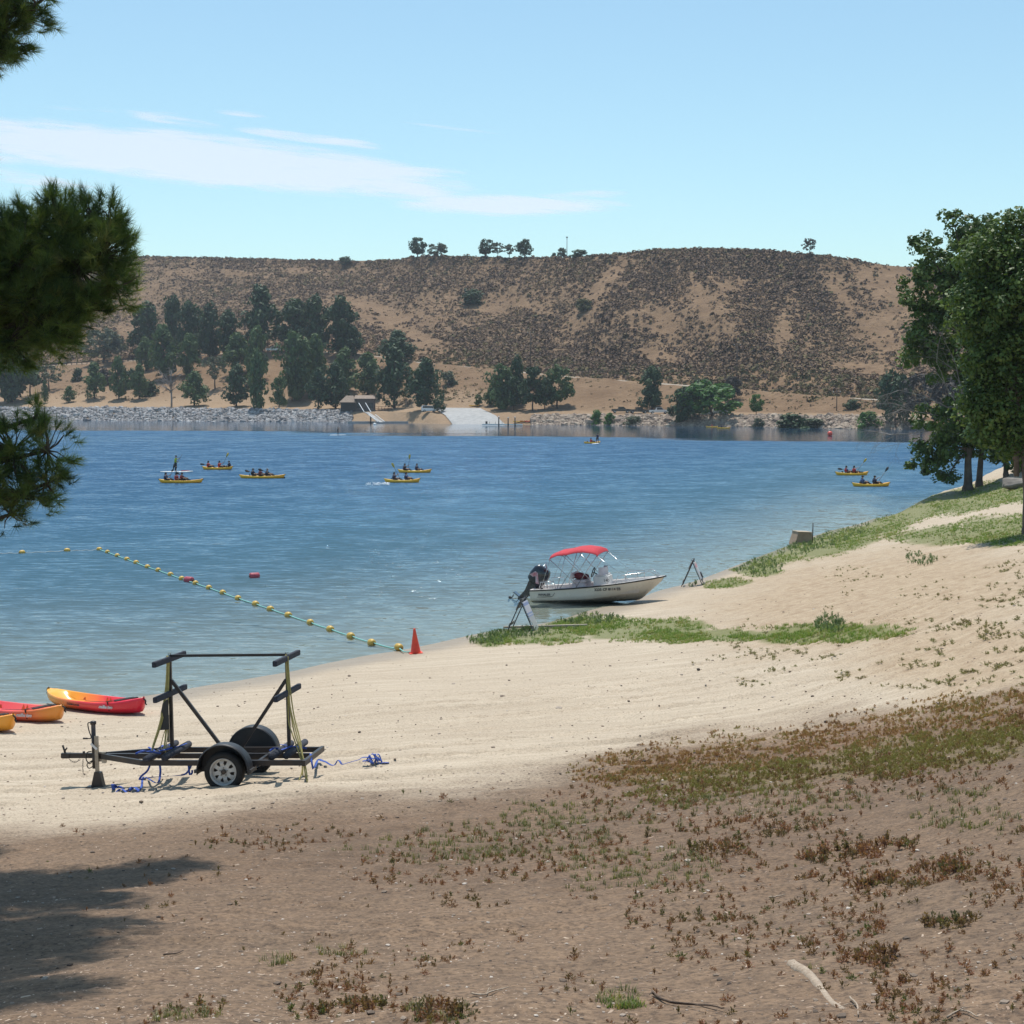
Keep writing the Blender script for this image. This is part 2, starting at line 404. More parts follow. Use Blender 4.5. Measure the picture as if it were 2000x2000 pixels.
# tan (iron coloured) bank on the right
tan = np.where(gfr, sstep(-.3, .5, patch(GU, GV, [(1720,1170,380,110,-.1),(1900,1280,260,90,0)])+nz_*.25), 0)
def ground_mat():
    m, nt, b = nodes('sand_and_dirt'); L = nt.links.new
    g = N(nt, 'ShaderNodeNewGeometry'); pos = g.outputs['Position']
    A = lambda n: N(nt, 'ShaderNodeAttribute', attribute_name=n).outputs['Fac']
    mp = N(nt, 'ShaderNodeMapping', Rotation=(0, 0, R(-15)), Scale=(.12, 2.2, 1)); L(pos, mp.inputs[0])
    st = noise(nt, 1.6, 6, .62, mp.outputs[0]); big = noise(nt, .35, 4, .55, pos); fine = noise(nt, 26, 4, .7, pos); mid = noise(nt, 3.2, 5, .6, pos)
    sand = mixc(nt, ramp(nt, st, [(.35, (0,)*3), (.65, (1,)*3)]), (.50, .41, .305), (.63, .53, .405))
    sand = mixc(nt, ramp(nt, big, [(.35, (0,)*3), (.7, (.6,)*3)]), sand, (.49, .395, .29))
    tanc = mixc(nt, ramp(nt, mid, [(.3, (0,)*3), (.7, (1,)*3)]), (.38, .275, .18), (.54, .425, .295))
    sand = mixc(nt, A('tan'), sand, tanc)
    dirt = mixc(nt, ramp(nt, mid, [(.3, (0,)*3), (.7, (1,)*3)]), (.158, .100, .062), (.27, .183, .120))
    dirt = mixc(nt, ramp(nt, st, [(.4, (0,)*3), (.7, (.55,)*3)]), dirt, (.15, .098, .064))
    dirt = mixc(nt, ramp(nt, big, [(.4, (0,)*3), (.65, (.5,)*3)]), dirt, (.31, .20, .125))
    dirt = mixc(nt, ramp(nt, noise(nt, .16, 3, .5, pos), [(.42, (0,)*3), (.62, (.28,)*3)]), dirt, (.31, .22, .145))
    c = mixc(nt, A('dirt'), sand, dirt)
    c = mixc(nt, math_(nt, 'MULTIPLY', A('green'), .75), c, mixc(nt, fine, (.07, .115, .022), (.20, .225, .06)))
    c = mixc(nt, math_(nt, 'MULTIPLY', A('olive'), .45), c, mixc(nt, fine, (.16, .14, .05), (.28, .22, .10)))
    c = mixc(nt, math_(nt, 'MULTIPLY', A('rust'), .45), c, mixc(nt, fine, (.17, .095, .05), (.28, .165, .09)))
    fd = math_(nt, 'MULTIPLY_ADD', A('dirt'), .55); fd.node.inputs[2].default_value = .35
    c = mixc(nt, math_(nt, 'MULTIPLY', ramp(nt, fine, [(.34, (1,)*3), (.56, (0,)*3)]), fd), c, (.075, .052, .037))
    vf = noise(nt, 75, 3, .7, pos); c = mixc(nt, math_(nt, 'MULTIPLY', ramp(nt, vf, [(.60, (0,)*3), (.72, (1,)*3)]), math_(nt, 'MULTIPLY', A('dirt'), .6)), c, (.36, .27, .20))
    md2 = noise(nt, 7.5, 5, .7, pos); c = mixc(nt, math_(nt, 'MULTIPLY', ramp(nt, md2, [(.36, (1,)*3), (.55, (0,)*3)]), math_(nt, 'MULTIPLY', A('dirt'), .45)), c, (.085, .06, .045))
    speck = N(nt, 'ShaderNodeTexVoronoi', Scale=9.0); L(pos, speck.inputs['Vector'])
    c = mixc(nt, ramp(nt, speck.outputs['Distance'], [(.05, (.5,)*3), (.12, (0,)*3)]), c, (.10, .07, .05))
    wet = A('wet')
    c = mixc(nt, wet, c, mixc(nt, .5, c, (.17, .135, .10)))
    c = mixc(nt, 1.0, c, (.86, .86, .86), 'MULTIPLY')
    L(c, b.inputs['Base Color'])
    L(math_(nt, 'SUBTRACT', .95, math_(nt, 'MULTIPLY', wet, .45)), b.inputs['Roughness'])
    b.inputs['Specular IOR Level'].default_value = .25
    bn = N(nt, 'ShaderNodeBump', Strength=.8, Distance=.035)
    h = math_(nt, 'ADD', math_(nt, 'MULTIPLY', st, 1.0), math_(nt, 'ADD', math_(nt, 'MULTIPLY', fine, .5), math_(nt, 'MULTIPLY', mid, .8)))
    L(h, bn.inputs['Height']); L(bn.outputs[0], b.inputs['Normal'])
    return m
V = np.stack([GX.ravel(), GY.ravel(), ZF.ravel()], 1)
wet = sstep(.17, .03, ZF.ravel()+nz_*.03)
gm = np_mesh('ground', V, FQ, ground_mat(), True, {'dirt': GD.ravel(), 'green': green, 'rust': rust, 'olive': olive, 'tan': tan, 'wet': wet})
tag(link_mesh('ground', gm), kind='structure')
# ------------------------------------------------------------------ water
wt = np.concatenate([np.linspace(-1.2, -.46, 30), np.linspace(-.42, .42, 420), np.linspace(.46, 1.2, 30)])
wr = np.exp(np.linspace(math.log(24), math.log(1400), 420))
WT, WR = np.meshgrid(wt, wr); WX = WR*np.sin(WT); WY = WR*np.cos(WT)
zb = z_base(WX, WY); dep = np.where(WR > 260, 4.0, -zb)
n1, n2 = WX.shape; ii, jj = np.meshgrid(np.arange(n1-1), np.arange(n2-1), indexing='ij'); a = (ii*n2+jj).ravel()
WF = np.stack([a, a+1, a+n2+1, a+n2], 1)
def math_bias(nt, vec, amp):
    # constant normal tilt towards the near beach, added so reflections pick up higher sky
    cx = N(nt, 'ShaderNodeCombineXYZ'); nt.links.new(math_(nt, 'MULTIPLY', amp, -BIAS), cx.inputs[1])
    ad = N(nt, 'ShaderNodeVectorMath', operation='ADD'); nt.links.new(vec, ad.inputs[0]); nt.links.new(cx.outputs[0], ad.inputs[1]); return ad.outputs[0]
def water_mat():
    m, nt, b = nodes('lake_water'); L = nt.links.new; nt.nodes.remove(b); out = nt.nodes['Material Output']
    g = N(nt, 'ShaderNodeNewGeometry'); pos = g.outputs['Position']
    dp = N(nt, 'ShaderNodeAttribute', attribute_name='depth').outputs['Fac']
    sx = N(nt, 'ShaderNodeSeparateXYZ'); L(pos, sx.inputs[0])
    # ripples: short wind waves, weaker in the calm strip under the far bank
    mp = N(nt, 'ShaderNodeMapping', Rotation=(0, 0, R(12)), Scale=(.30, 1, 1)); L(pos, mp.inputs[0])
    w1 = noise(nt, 1.7, 3, .55, mp.outputs[0], dist=.4); w2 = noise(nt, 5.5, 3, .6, mp.outputs[0]); w3 = noise(nt, .16, 2, .5, pos)
    h = math_(nt, 'ADD', math_(nt, 'MULTIPLY', w1, 1.0), math_(nt, 'MULTIPLY', w2, .3))
    # calm edge wanders with noise:   y + 40*noise(x) compared with the calm limit, nearer on the right
    cl = math_(nt, 'ADD', sx.outputs[1], math_(nt, 'MULTIPLY', sx.outputs[0], .62))
    mp2 = N(nt, 'ShaderNodeMapping', Scale=(.012, .05, 1)); L(pos, mp2.inputs[0])
    cl = math_(nt, 'ADD', cl, math_(nt, 'MULTIPLY', math_(nt, 'SUBTRACT', noise(nt, 1.0, 4, .6, mp2.outputs[0]), .5), 90))
    calm = N(nt, 'ShaderNodeMapRange', interpolation_type='SMOOTHSTEP'); L(cl, calm.inputs[0])
    calm.inputs[1].default_value = 292; calm.inputs[2].default_value = 318
    patchy = ramp(nt, w3, [(.35, (.75,)*3), (.65, (1.0,)*3)])
    shal = N(nt, 'ShaderNodeMapRange'); L(dp, shal.inputs[0]); shal.inputs[1].default_value = .0; shal.inputs[2].default_value = 1.4; shal.inputs[3].default_value = .45; shal.inputs[4].default_value = 1.0
    amp = math_(nt, 'MULTIPLY', math_(nt, 'SUBTRACT', 1.0, math_(nt, 'MULTIPLY', calm.outputs[0], .88)), math_(nt, 'MULTIPLY', patchy, shal.outputs[0]))
    def slope(scale, det, k, vec):
        c = noise(nt, scale, det, .6, vec, out=1); v1 = N(nt, 'ShaderNodeVectorMath', operation='SUBTRACT'); L(c, v1.inputs[0]); v1.inputs[1].default_value = (.5, .5, .5)
        v2 = N(nt, 'ShaderNodeVectorMath', operation='MULTIPLY'); L(v1.outputs[0], v2.inputs[0]); v2.inputs[1].default_value = (k*.7, k, 0); return v2.outputs[0]
    s1 = slope(3.0, 3, WAVE, mp.outputs[0]); s2 = slope(11.0, 2, WAVE*.5, mp.outputs[0])
    gn = noise(nt, 10.0, 1, .5, mp.outputs[0]); gs = N(nt, 'ShaderNodeMapRange'); L(gn, gs.inputs[0]); gs.inputs[1].default_value = .655; gs.inputs[2].default_value = .76; gs.inputs[4].default_value = -1.0
    gc = N(nt, 'ShaderNodeCombineXYZ'); L(gs.outputs[0], gc.inputs[1])
    v0 = N(nt, 'ShaderNodeVectorMath', operation='ADD'); L(s1, v0.inputs[0]); L(gc.outputs[0], v0.inputs[1])
    va = N(nt, 'ShaderNodeVectorMath', operation='ADD'); L(v0.outputs[0], va.inputs[0]); L(s2, va.inputs[1])
    vs = N(nt, 'ShaderNodeVectorMath', operation='SCALE'); L(va.outputs[0], vs.inputs[0]); L(amp, vs.inputs['Scale'])
    vb = N(nt, 'ShaderNodeVectorMath', operation='ADD'); L(vs.outputs[0], vb.inputs[0]); vb.inputs[1].default_value = (0, 0, 1)
    L(math_bias(nt, vs.outputs[0], math_(nt, 'MULTIPLY', amp, amp)), vb.inputs[0])
    bn = N(nt, 'ShaderNodeVectorMath', operation='NORMALIZE'); L(vb.outputs[0], bn.inputs[0])
    # see-through shallows over the lake bed, deep water scatters its own blue green
    k = N(nt, 'ShaderNodeMath', operation='MULTIPLY'); L(dp, k.inputs[0]); k.inputs[1].default_value = -.75
    fac = math_(nt, 'SUBTRACT', 1.0, math_(nt, 'EXPONENT', math_(nt, 'MINIMUM', k.outputs[0], 0.0)), clamp=True)
    deep = N(nt, 'ShaderNodeBsdfDiffuse'); L(ramp(nt, math_(nt, 'DIVIDE', dp, 4.0), [(0, (.12, .19, .19)), (.30, (.05, .13, .18)), (1, (.015, .062, .126))]), deep.inputs[0])
    tr = N(nt, 'ShaderNodeBsdfTransparent'); tr.inputs[0].default_value = (.80, .93, .94, 1)
    body = N(nt, 'ShaderNodeMixShader'); L(fac, body.inputs[0]); L(tr.outputs[0], body.inputs[1]); L(deep.outputs[0], body.inputs[2])
    gl = N(nt, 'ShaderNodeBsdfGlossy', Roughness=.045); L(bn.outputs[0], gl.inputs['Normal']); gl.inputs[0].default_value = (.92,.96,1, 1)
    fr = N(nt, 'ShaderNodeFresnel', IOR=1.333); L(bn.outputs[0], fr.inputs['Normal'])
    mx = N(nt, 'ShaderNodeMixShader'); L(fr.outputs[0], mx.inputs[0]); L(body.outputs[0], mx.inputs[1]); L(gl.outputs[0], mx.inputs[2])
    L(mx.outputs[0], out.inputs[0]); return m
WAVE = .95; BIAS = .27
wm = np_mesh('water', np.stack([WX.ravel(), WY.ravel(), np.zeros(WX.size)], 1), WF, water_mat(), True, {'depth': dep.ravel()})
tag(link_mesh('water', wm), kind='structure')
# ------------------------------------------------------------------ far bank, terrace and hill
FU = np.arange(-1500, 3501, 6.0)
def I(u, pts): return np.interp(u, [p[0] for p in pts], [p[1] for p in pts])
WL = [(-1500,819),(0,820),(300,822),(600,824),(760,825),(860,828),(980,829),(1100,830),(1300,832),(1500,834),(1700,838),(2000,841),(3500,846)]
RIP = [(-1500,799),(0,799),(300,800),(560,803),(680,804),(840,805),(860,812),(975,813),(1060,811),(1100,812),(1500,813),(1700,815),(2000,818),(3500,822)]
TER = [(-1500,784),(0,785),(300,787),(600,793),(760,796),(860,796),(940,796),(1060,797),(1160,802),(1500,805),(1700,807),(2000,808),(3500,812)]
ROAD = [(-1500,730),(0,722),(116,713),(307,701),(517,684),(691,689),(818,707),(961,721),(1115,736),(1346,753),(1606,774),(1722,781),(2000,790),(3500,800)]
RIM = [(-1500,530),(0,503),(270,500),(500,503),(700,509),(770,506),(830,500),(1000,503),(1110,501),(1200,495),(1280,487),(1400,486),(1500,490),(1620,501),(1730,516),(1800,521),(2000,545),(2300,590),(3500,640)]
def dzdy(v):
    U = (1000-v)/FPX; return (-math.sin(TH)+math.cos(TH)*U)/(math.cos(TH)+math.sin(TH)*U)
def far_cols(u):
    wl = I(u, WL); D0 = -CAM_H/dzdy(wl)
    roadD = D0+I(u, [(-1500,120),(300,110),(520,100),(961,75),(1115,60),(1700,42),(3500,40)])
    rimD = D0+I(u, [(-1500,520),(0,430),(600,360),(900,290),(1200,215),(1600,200),(1800,230),(2300,280),(3500,360)])
    rip, ter, road, rim = I(u, RIP), I(u, TER), I(u, ROAD), I(u, RIM)
    k = [(D0-60, -4+0*u), (D0-8, -2.2+0*u), (D0, 0*u)]
    def add(D, v): k.append((D, CAM_H+D*dzdy(v)))
    add(D0+8, rip); add(D0+26, ter); add(roadD-2, road+1.0); add(roadD+5, road-.6)
    m1 = road-(road-rim)*I(u, [(0,.30),(600,.32),(1000,.36),(1500,.36)]); add(roadD+(rimD-roadD)*I(u, [(0,.33),(1000,.32),(1500,.33)]), m1)
    m2 = road-(road-rim)*I(u, [(0,.62),(600,.66),(1000,.72),(1500,.75)]); add(roadD+(rimD-roadD)*.68, m2)
    add(rimD-10, rim+6); add(rimD, rim+1); k.append((rimD+60, k[-1][1]+1.0)); k.append((rimD+700, k[-1][1]-12))
    return k
_kn = far_cols(FU); KD = np.stack([q[0] for q in _kn]); KZ = np.stack([q[1] for q in _kn])
NS = [3, 3, 10, 16, 22, 6, 40, 40, 30, 8, 6, 10]
fD, fZ, fS = [], [], []
for i, n in enumerate(NS):
    for t in np.linspace(0, 1, n, endpoint=False):
        fD.append(KD[i]*(1-t)+KD[i+1]*t); fZ.append(KZ[i]*(1-t)+KZ[i+1]*t); fS.append(np.full(len(FU), i+t))
fD.append(KD[-1]); fZ.append(KZ[-1]); fS.append(np.full(len(FU), len(NS)*1.0))
fD = np.array(fD); fZ = np.array(fZ); fS = np.array(fS)
AX = (FU-1000)/FPX/math.cos(TH); fX = AX[None]*fD
_hill = sstep(6.0, 7.0, fS)*(1-sstep(8.6, 9.7, fS))
lat = fX-(fD-500)*.25*np.sign(fX-120)*sstep(0, 60, np.abs(fX-120))
rid = (1-np.abs(fbm(lat*.018+3, fD*.004, 3, 91))*2.2)
fZr = fZ+_hill*(rid*5.0-3.0+fbm(fX*.03, fD*.03, 4, 61)*2.2+fbm(fX*.15, fD*.15, 2, 62)*.7)+sstep(4, 5, fS)*(1-sstep(5, 5.4, fS))*fbm(fX*.1, fD*.1, 3, 63)*.8
fZr = fZr+sstep(9.5, 10, fS)*fbm(fX*.05, fX*0, 3, 66)*.7
ff = np.array([0, 0])
def zfar(x, y):
    """height of the far terrain, vectorised bilinear lookup"""
    x = np.atleast_1d(np.asarray(x, float)); y = np.atleast_1d(np.asarray(y, float)); out = np.zeros(len(x))
    c = np.clip((x/y*math.cos(TH)*FPX+1000-FU[0])/(FU[1]-FU[0]), 0, len(FU)-1.001); c0 = c.astype(int); fr = c-c0
    for k in range(len(x)):
        za = np.interp(y[k], fD[:, c0[k]], fZr[:, c0[k]]); zb_ = np.interp(y[k], fD[:, c0[k]+1], fZr[:, c0[k]+1])
        out[k] = za*(1-fr[k])+zb_*fr[k]
    return out
def GF(u, v, dmin=300):
    d = ray(u, v); ys = np.linspace(dmin, 1100, 1600); x = d[0]/d[1]*ys; zr = CAM_H+d[2]/d[1]*ys
    h = np.where(zr < np.maximum(zfar(x, ys), 0))[0]; i = h[0] if len(h) else 1599
    return Vector((x[i], ys[i], max(float(zfar(x[i], ys[i])[0]), 0)))
n1, n2 = fX.shape; ii, jj = np.meshgrid(np.arange(n1-1), np.arange(n2-1), indexing='ij'); a = (ii*n2+jj).ravel()
FF_ = np.stack([a, a+1, a+n2+1, a+n2], 1)
fU, fV = proj(fX, fD, fZr)
GOLD = [(1700,610,55,95,-.5),(1745,560,60,80,-.6),(1640,560,22,60,-.55),(1370,590,16,50,-.35),(1300,630,30,26,.3),(1530,650,18,50,.1),(1180,555,14,70,.75),(1140,620,40,18,-.6),(800,650,70,10,.35),
        (850,690,60,14,.3),(760,620,60,16,.1),(590,527,45,6,.0),(460,533,40,6,.1),(260,650,60,10,.0),(950,600,50,14,.2),(1010,590,60,10,.3),(1420,550,30,18,.2),(1700,720,70,14,.1),(1560,745,60,10,0),
        (620,640,70,10,.1),(1310,735,90,10,.05),(700,600,60,18,.2),(1290,700,50,16,.4)]
DARK = [(1400,510,180,26,.03),(1300,560,60,40,.6),(1200,660,80,70,0),(1250,720,120,18,0),(500,560,260,26,0),(420,520,200,14,0),(1620,640,90,50,.6),(1480,700,120,30,0),(1640,540,20,80,-.75),(900,560,120,30,0),(1000,640,110,40,0),(1500,600,60,40,0)]
fnz = fbm(fX*.035, fD*.02, 4, 70)
def scrub_density(u, v, x, y):
    g = patch(u, v, GOLD); d = patch(u, v, DARK); n = fbm(x*.03, y*.02, 3, 70)
    n2 = fbm(x*.11, y*.05, 3, 71)
    return np.clip(.72+.38*n+.40*n2+.28*sstep(-.5, .6, d+n*.5+n2*.3)-.62*sstep(-.6, .5, g+n*.6+n2*.7), .14, 1)
fden = scrub_density(fU, fV, fX, fD)*sstep(6.2, 6.6, fS)
def hill_mat():
    m, nt, b = nodes('dry_hillside'); L = nt.links.new
    pos = N(nt, 'ShaderNodeNewGeometry').outputs['Position']
    A = lambda n: N(nt, 'ShaderNodeAttribute', attribute_name=n).outputs['Fac']
    n1_ = noise(nt, .09, 5, .6, pos); n2_ = noise(nt, .5, 5, .65, pos); n3_ = noise(nt, 1.6, 3, .6, pos)
    gold = mixc(nt, ramp(nt, n1_, [(.35, (0,)*3), (.65, (1,)*3)]), (.172, .110, .064), (.245, .163, .097))
    gold = mixc(nt, ramp(nt, n2_, [(.35, (.6,)*3), (.6, (0,)*3)]), gold, (.16, .10, .06))
    scr = mixc(nt, ramp(nt, n2_, [(.4, (0,)*3), (.62, (1,)*3)]), (.11, .078, .052), (.235, .155, .092))
    c = mixc(nt, A('scrub'), gold, scr)
    pale = mixc(nt, n2_, (.27, .19, .12), (.35, .25, .165))
    c = mixc(nt, A('pale'), c, pale)
    road = mixc(nt, n3_, (.34, .30, .25), (.42, .37, .31))
    c = mixc(nt, A('road'), c, road)
    L(c, b.inputs['Base Color']); b.inputs['Roughness'].default_value = .95; b.inputs['Specular IOR Level'].default_value = .1
    bn = N(nt, 'ShaderNodeBump', Strength=.8, Distance=.6); L(math_(nt, 'ADD', n2_, math_(nt, 'MULTIPLY', n3_, .4)), bn.inputs['Height']); L(bn.outputs[0], b.inputs['Normal'])
    return m
pale = sstep(1.9, 2.0, fS)*(1-sstep(4.0, 4.35, fS+fnz*.25))*sstep(1350, 700, fU)
pale = np.maximum(pale, sstep(3, 3.3, fS)*(1-sstep(3.7, 4.0, fS))*.6)
road_a = sstep(5.05, 5.3, fS)*(1-sstep(5.7, 5.95, fS))*I(fU, [(0,.4),(500,.6),(900,1),(1700,1)])
hm = np_mesh('hill', np.stack([fX.ravel(), fD.ravel(), fZr.ravel()], 1), FF_, hill_mat(), True, {'scrub': fden.ravel(), 'pale': pale.ravel(), 'road': road_a.ravel()})
tag(link_mesh('hill', hm), kind='structure')
# ------------------------------------------------------------------ sky, sun, haze, render settings
SUN_EL = R(71); SUN_AZ = math.atan2(-.14, .95)      # azimuth from +Y towards +X
sdir = Vector((math.sin(SUN_AZ)*math.cos(SUN_EL), math.cos(SUN_AZ)*math.cos(SUN_EL), math.sin(SUN_EL)))
sl = bpy.data.lights.new('sun', 'SUN'); sl.energy = 4.8; sl.angle = R(.53); sl.color = (1, .955, .89)
so = bpy.data.objects.new('sun', sl); COL.objects.link(so); so.rotation_euler = sdir.to_track_quat('Z', 'Y').to_euler()
w = bpy.data.worlds.new('World'); SC.world = w; w.use_nodes = True; nt = w.node_tree; L = nt.links.new
bg = nt.nodes['Background']; bg.inputs[1].default_value = .145
sky = N(nt, 'ShaderNodeTexSky', sky_type='NISHITA', sun_disc=False, sun_elevation=SUN_EL, sun_rotation=SUN_AZ, altitude=350, air_density=1.0, dust_density=1.0, ozone_density=1.6)
tint = mixc(nt, 1.0, sky.outputs[0], SKYTINT, 'MULTIPLY')
L(tint, bg.inputs[0])
SC.view_settings.view_transform = 'Standard'; SC.view_settings.look = 'None'; SC.view_settings.exposure = 0; SC.view_settings.gamma = 1
SC.cycles.max_bounces = 8; SC.cycles.transparent_max_bounces = 12
if HAZE > 0:
    hb = MB().box((0, 430, 62), (2600, 1900, 134)); hm_, hn, hp = nodes('haze_air'); hn.nodes.remove(hp)
    pv = N(hn, 'ShaderNodeVolumePrincipled', Density=HAZE); pv.inputs['Color'].default_value = (.80, .88, 1, 1); pv.inputs['Anisotropy'].default_value = .2
    hn.links.new(pv.outputs[0], hn.nodes['Material Output'].inputs['Volume'])
    tag(hb.build('haze', hm_), kind='stuff'); SC.cycles.volume_bounces = 0

# clouds: thin high sheets of cirrus two kilometres up, lit from above by the sun
CLD = [(330,305,640,58,-.105,1.25),(700,345,250,44,-.12,.95),(1000,400,250,26,-.01,1.05),(100,285,330,52,-.05,.7),(600,268,160,12,-.12,.8),(330,233,120,12,-.14,.5),(470,222,60,7,-.1,.45),(690,283,70,6,-.14,.4),
       (60,350,230,30,-.05,.45),(1130,382,110,12,.05,.6),(820,332,120,10,-.05,.65),(200,215,220,6,-.05,.35),(880,250,120,4,-.12,.25)]
cu = np.linspace(-500, 1500, 501); cv = np.linspace(190, 450, 200); CU, CV = np.meshgrid(cu, cv)
zc = 2000.0; dd = np.array([ray(1000, v) for v in cv]); 
Uc = (1000-CV)/FPX; dyc = math.cos(TH)+math.sin(TH)*Uc; dzc = -math.sin(TH)+math.cos(TH)*Uc; tcl = (zc-CAM_H)/dzc
CXx = (CU-1000)/FPX*tcl; CYy = dyc*tcl
m1_ = np.zeros(CU.shape)
for e in CLD:
    c, s_ = math.cos(-e[4]), math.sin(-e[4]); du = CU-e[0]; dv = CV-e[1]
    p = (du*c+dv*s_)/e[2]; q = (-du*s_+dv*c)/e[3]; m1_ = np.maximum(m1_, np.clip(1-(p*p+q*q), 0, 1)*e[5])
ru_, rv_ = CU*.994+CV*.1, CV*.994-CU*.1
nn = fbm(ru_*.008, rv_*.055, 5, 201)*.5+fbm(ru_*.02, rv_*.22, 4, 202)*.28
den = sstep(.02, 1.05, m1_*1.2+nn*1.25*sstep(0, .35, m1_))*.62
n1, n2 = CU.shape; ii, jj = np.meshgrid(np.arange(n1-1), np.arange(n2-1), indexing='ij'); a = (ii*n2+jj).ravel()
cm, nt, b = nodes('cirrus'); nt.nodes.remove(b); out = nt.nodes['Material Output']
tl = N(nt, 'ShaderNodeBsdfTranslucent'); tl.inputs[0].default_value = (.53, .515, .545, 1); tp = N(nt, 'ShaderNodeBsdfTransparent')
mx = N(nt, 'ShaderNodeMixShader'); nt.links.new(N(nt, 'ShaderNodeAttribute', attribute_name='dens').outputs['Fac'], mx.inputs[0]); nt.links.new(tp.outputs[0], mx.inputs[1]); nt.links.new(tl.outputs[0], mx.inputs[2]); nt.links.new(mx.outputs[0], out.inputs[0])
qd = np.stack([a, a+1, a+n2+1, a+n2], 1); dfl = den.ravel(); qd = qd[dfl[qd].max(1) > .003]
tag(link_mesh('cloud', np_mesh('cloud', np.stack([CXx.ravel(), CYy.ravel(), np.full(CXx.size, zc)], 1), qd, cm, True, {'dens': dfl})), kind='structure')
cam_d.clip_end = 40000
# ------------------------------------------------------------------ scrub, boulders and trees of the far bank
def ico(sub=1):
    bm = bmesh.new(); bmesh.ops.create_icosphere(bm, subdivisions=sub, radius=1); V = np.array([v.co[:] for v in bm.verts]); F = np.array([[v.index for v in f.verts] for f in bm.faces]); bm.free(); return V, F
IV, IF = ico(1); IV2, IF2 = ico(2)
def shrub(seed, n=12, size=.42):
    r = np.random.default_rng(seed); d = r.normal(size=(n, 3)); d[:, 2] = np.abs(d[:, 2])*.9; d /= np.linalg.norm(d, axis=1)[:, None]; P_ = d*r.uniform(.45, .95, (n, 1))*[1, 1, .95]
    nn_ = d+r.normal(size=(n, 3))*.5+[0, 0, .3]; nn_ /= np.linalg.norm(nn_, axis=1)[:, None]; t = np.cross(nn_, r.normal(size=(n, 3))); t /= np.linalg.norm(t, axis=1)[:, None]; b = np.cross(nn_, t); s = size*r.uniform(.6, 1.3, (n, 1))
    return np.stack([P_-t*s, P_+b*s*.8, P_+t*s, P_-b*s*.8], 1).reshape(-1, 3), np.arange(n*4).reshape(n, 4)
def lumpy(seed, V, squash=.65, amt=.35):
    r = np.random.default_rng(seed); W = V*(1+amt*(r.random((len(V), 1))-.5)*2); W[:, 2] = W[:, 2]*squash+.25; return W
def sample_hill(n, lo, hi, dens):
    u = RNG.uniform(-80, 2080, n*3); s = RNG.uniform(lo, hi, n*3); i = np.clip(((u-FU[0])/6).astype(int), 0, len(FU)-1)
    k = np.floor(s).astype(int); t = s-k; D = KD[k, i]*(1-t)+KD[k+1, i]*t; x = AX[i]*D+RNG.uniform(-1, 1, n*3); z = zfar_fast(x, D, i)
    pu, pv = proj(x, D, z); keep = RNG.random(n*3) < dens(pu, pv, x, D, s); idx = np.where(keep)[0][:n]
    return x[idx], D[idx], z[idx], pu[idx], pv[idx]
def zfar_fast(x, y, i):
    out = np.empty(len(x)); o = np.argsort(i); 
    for c in np.unique(i):
        m_ = i == c; out[m_] = np.interp(y[m_], fD[:, c], fZr[:, c])
    return out
parts = []
for q in range(5):
    x, y, z, pu, pv = sample_hill(16000, 6.02, 10.0, lambda u, v, x, y, s: scrub_density(u, v, x, y)**1.6*np.where(s > 9, .3, 1))
    sz = np.clip(RNG.lognormal(-.74, .50, len(x)), .18, 1.4); P_ = np.stack([x, y, z-.1], 1)
    V_, F_, r_ = scatter(*shrub(q), P_, RNG.uniform(0, 6.28, len(x)), np.stack([sz*1.05, sz*1.05, sz*1.1], 1), rnd=np.clip(RNG.normal(.4, .22, len(x))+.25*fbm(x*.02, y*.02, 2, 5), 0, 1))
    parts.append((V_, F_, r_))
for q in range(2):   # greener fringe along the road and bench, and dry tufts on the slope below it
    x, y, z, pu, pv = sample_hill(1500, 5.95, 6.5, lambda u, v, x, y, s: np.where(u > 850, .7, .35))
    sz = np.clip(RNG.lognormal(-.3, .4, len(x)), .3, 1.5); parts.append(scatter(*shrub(q+9), np.stack([x, y, z-.1], 1), RNG.uniform(0, 6.28, len(x)), sz, rnd=RNG.uniform(.6, 1, len(x))))
    x, y, z, pu, pv = sample_hill(1100, 4.05, 5.0, lambda u, v, x, y, s: sstep(-.1, .5, fbm(x*.06, y*.06, 3, 5))+.05)
    sz = RNG.lognormal(-.85, .45, len(x)); parts.append(scatter(*shrub(q+11), np.stack([x, y, z-.1], 1), RNG.uniform(0, 6.28, len(x)), sz, rnd=RNG.uniform(.45, 1, len(x))))
V_, F_, r_ = merge(parts)
M_SCRUB = leafmat('scrub_leaves', [(.080, .050, .036), (.118, .074, .050), (.155, .100, .062), (.195, .128, .072), (.120, .105, .045), (.20, .15, .066)], .9, 0)
tag(link_mesh('scrub', np_mesh('scrub', V_, F_, M_SCRUB, False, {'rnd': r_})), kind='stuff')
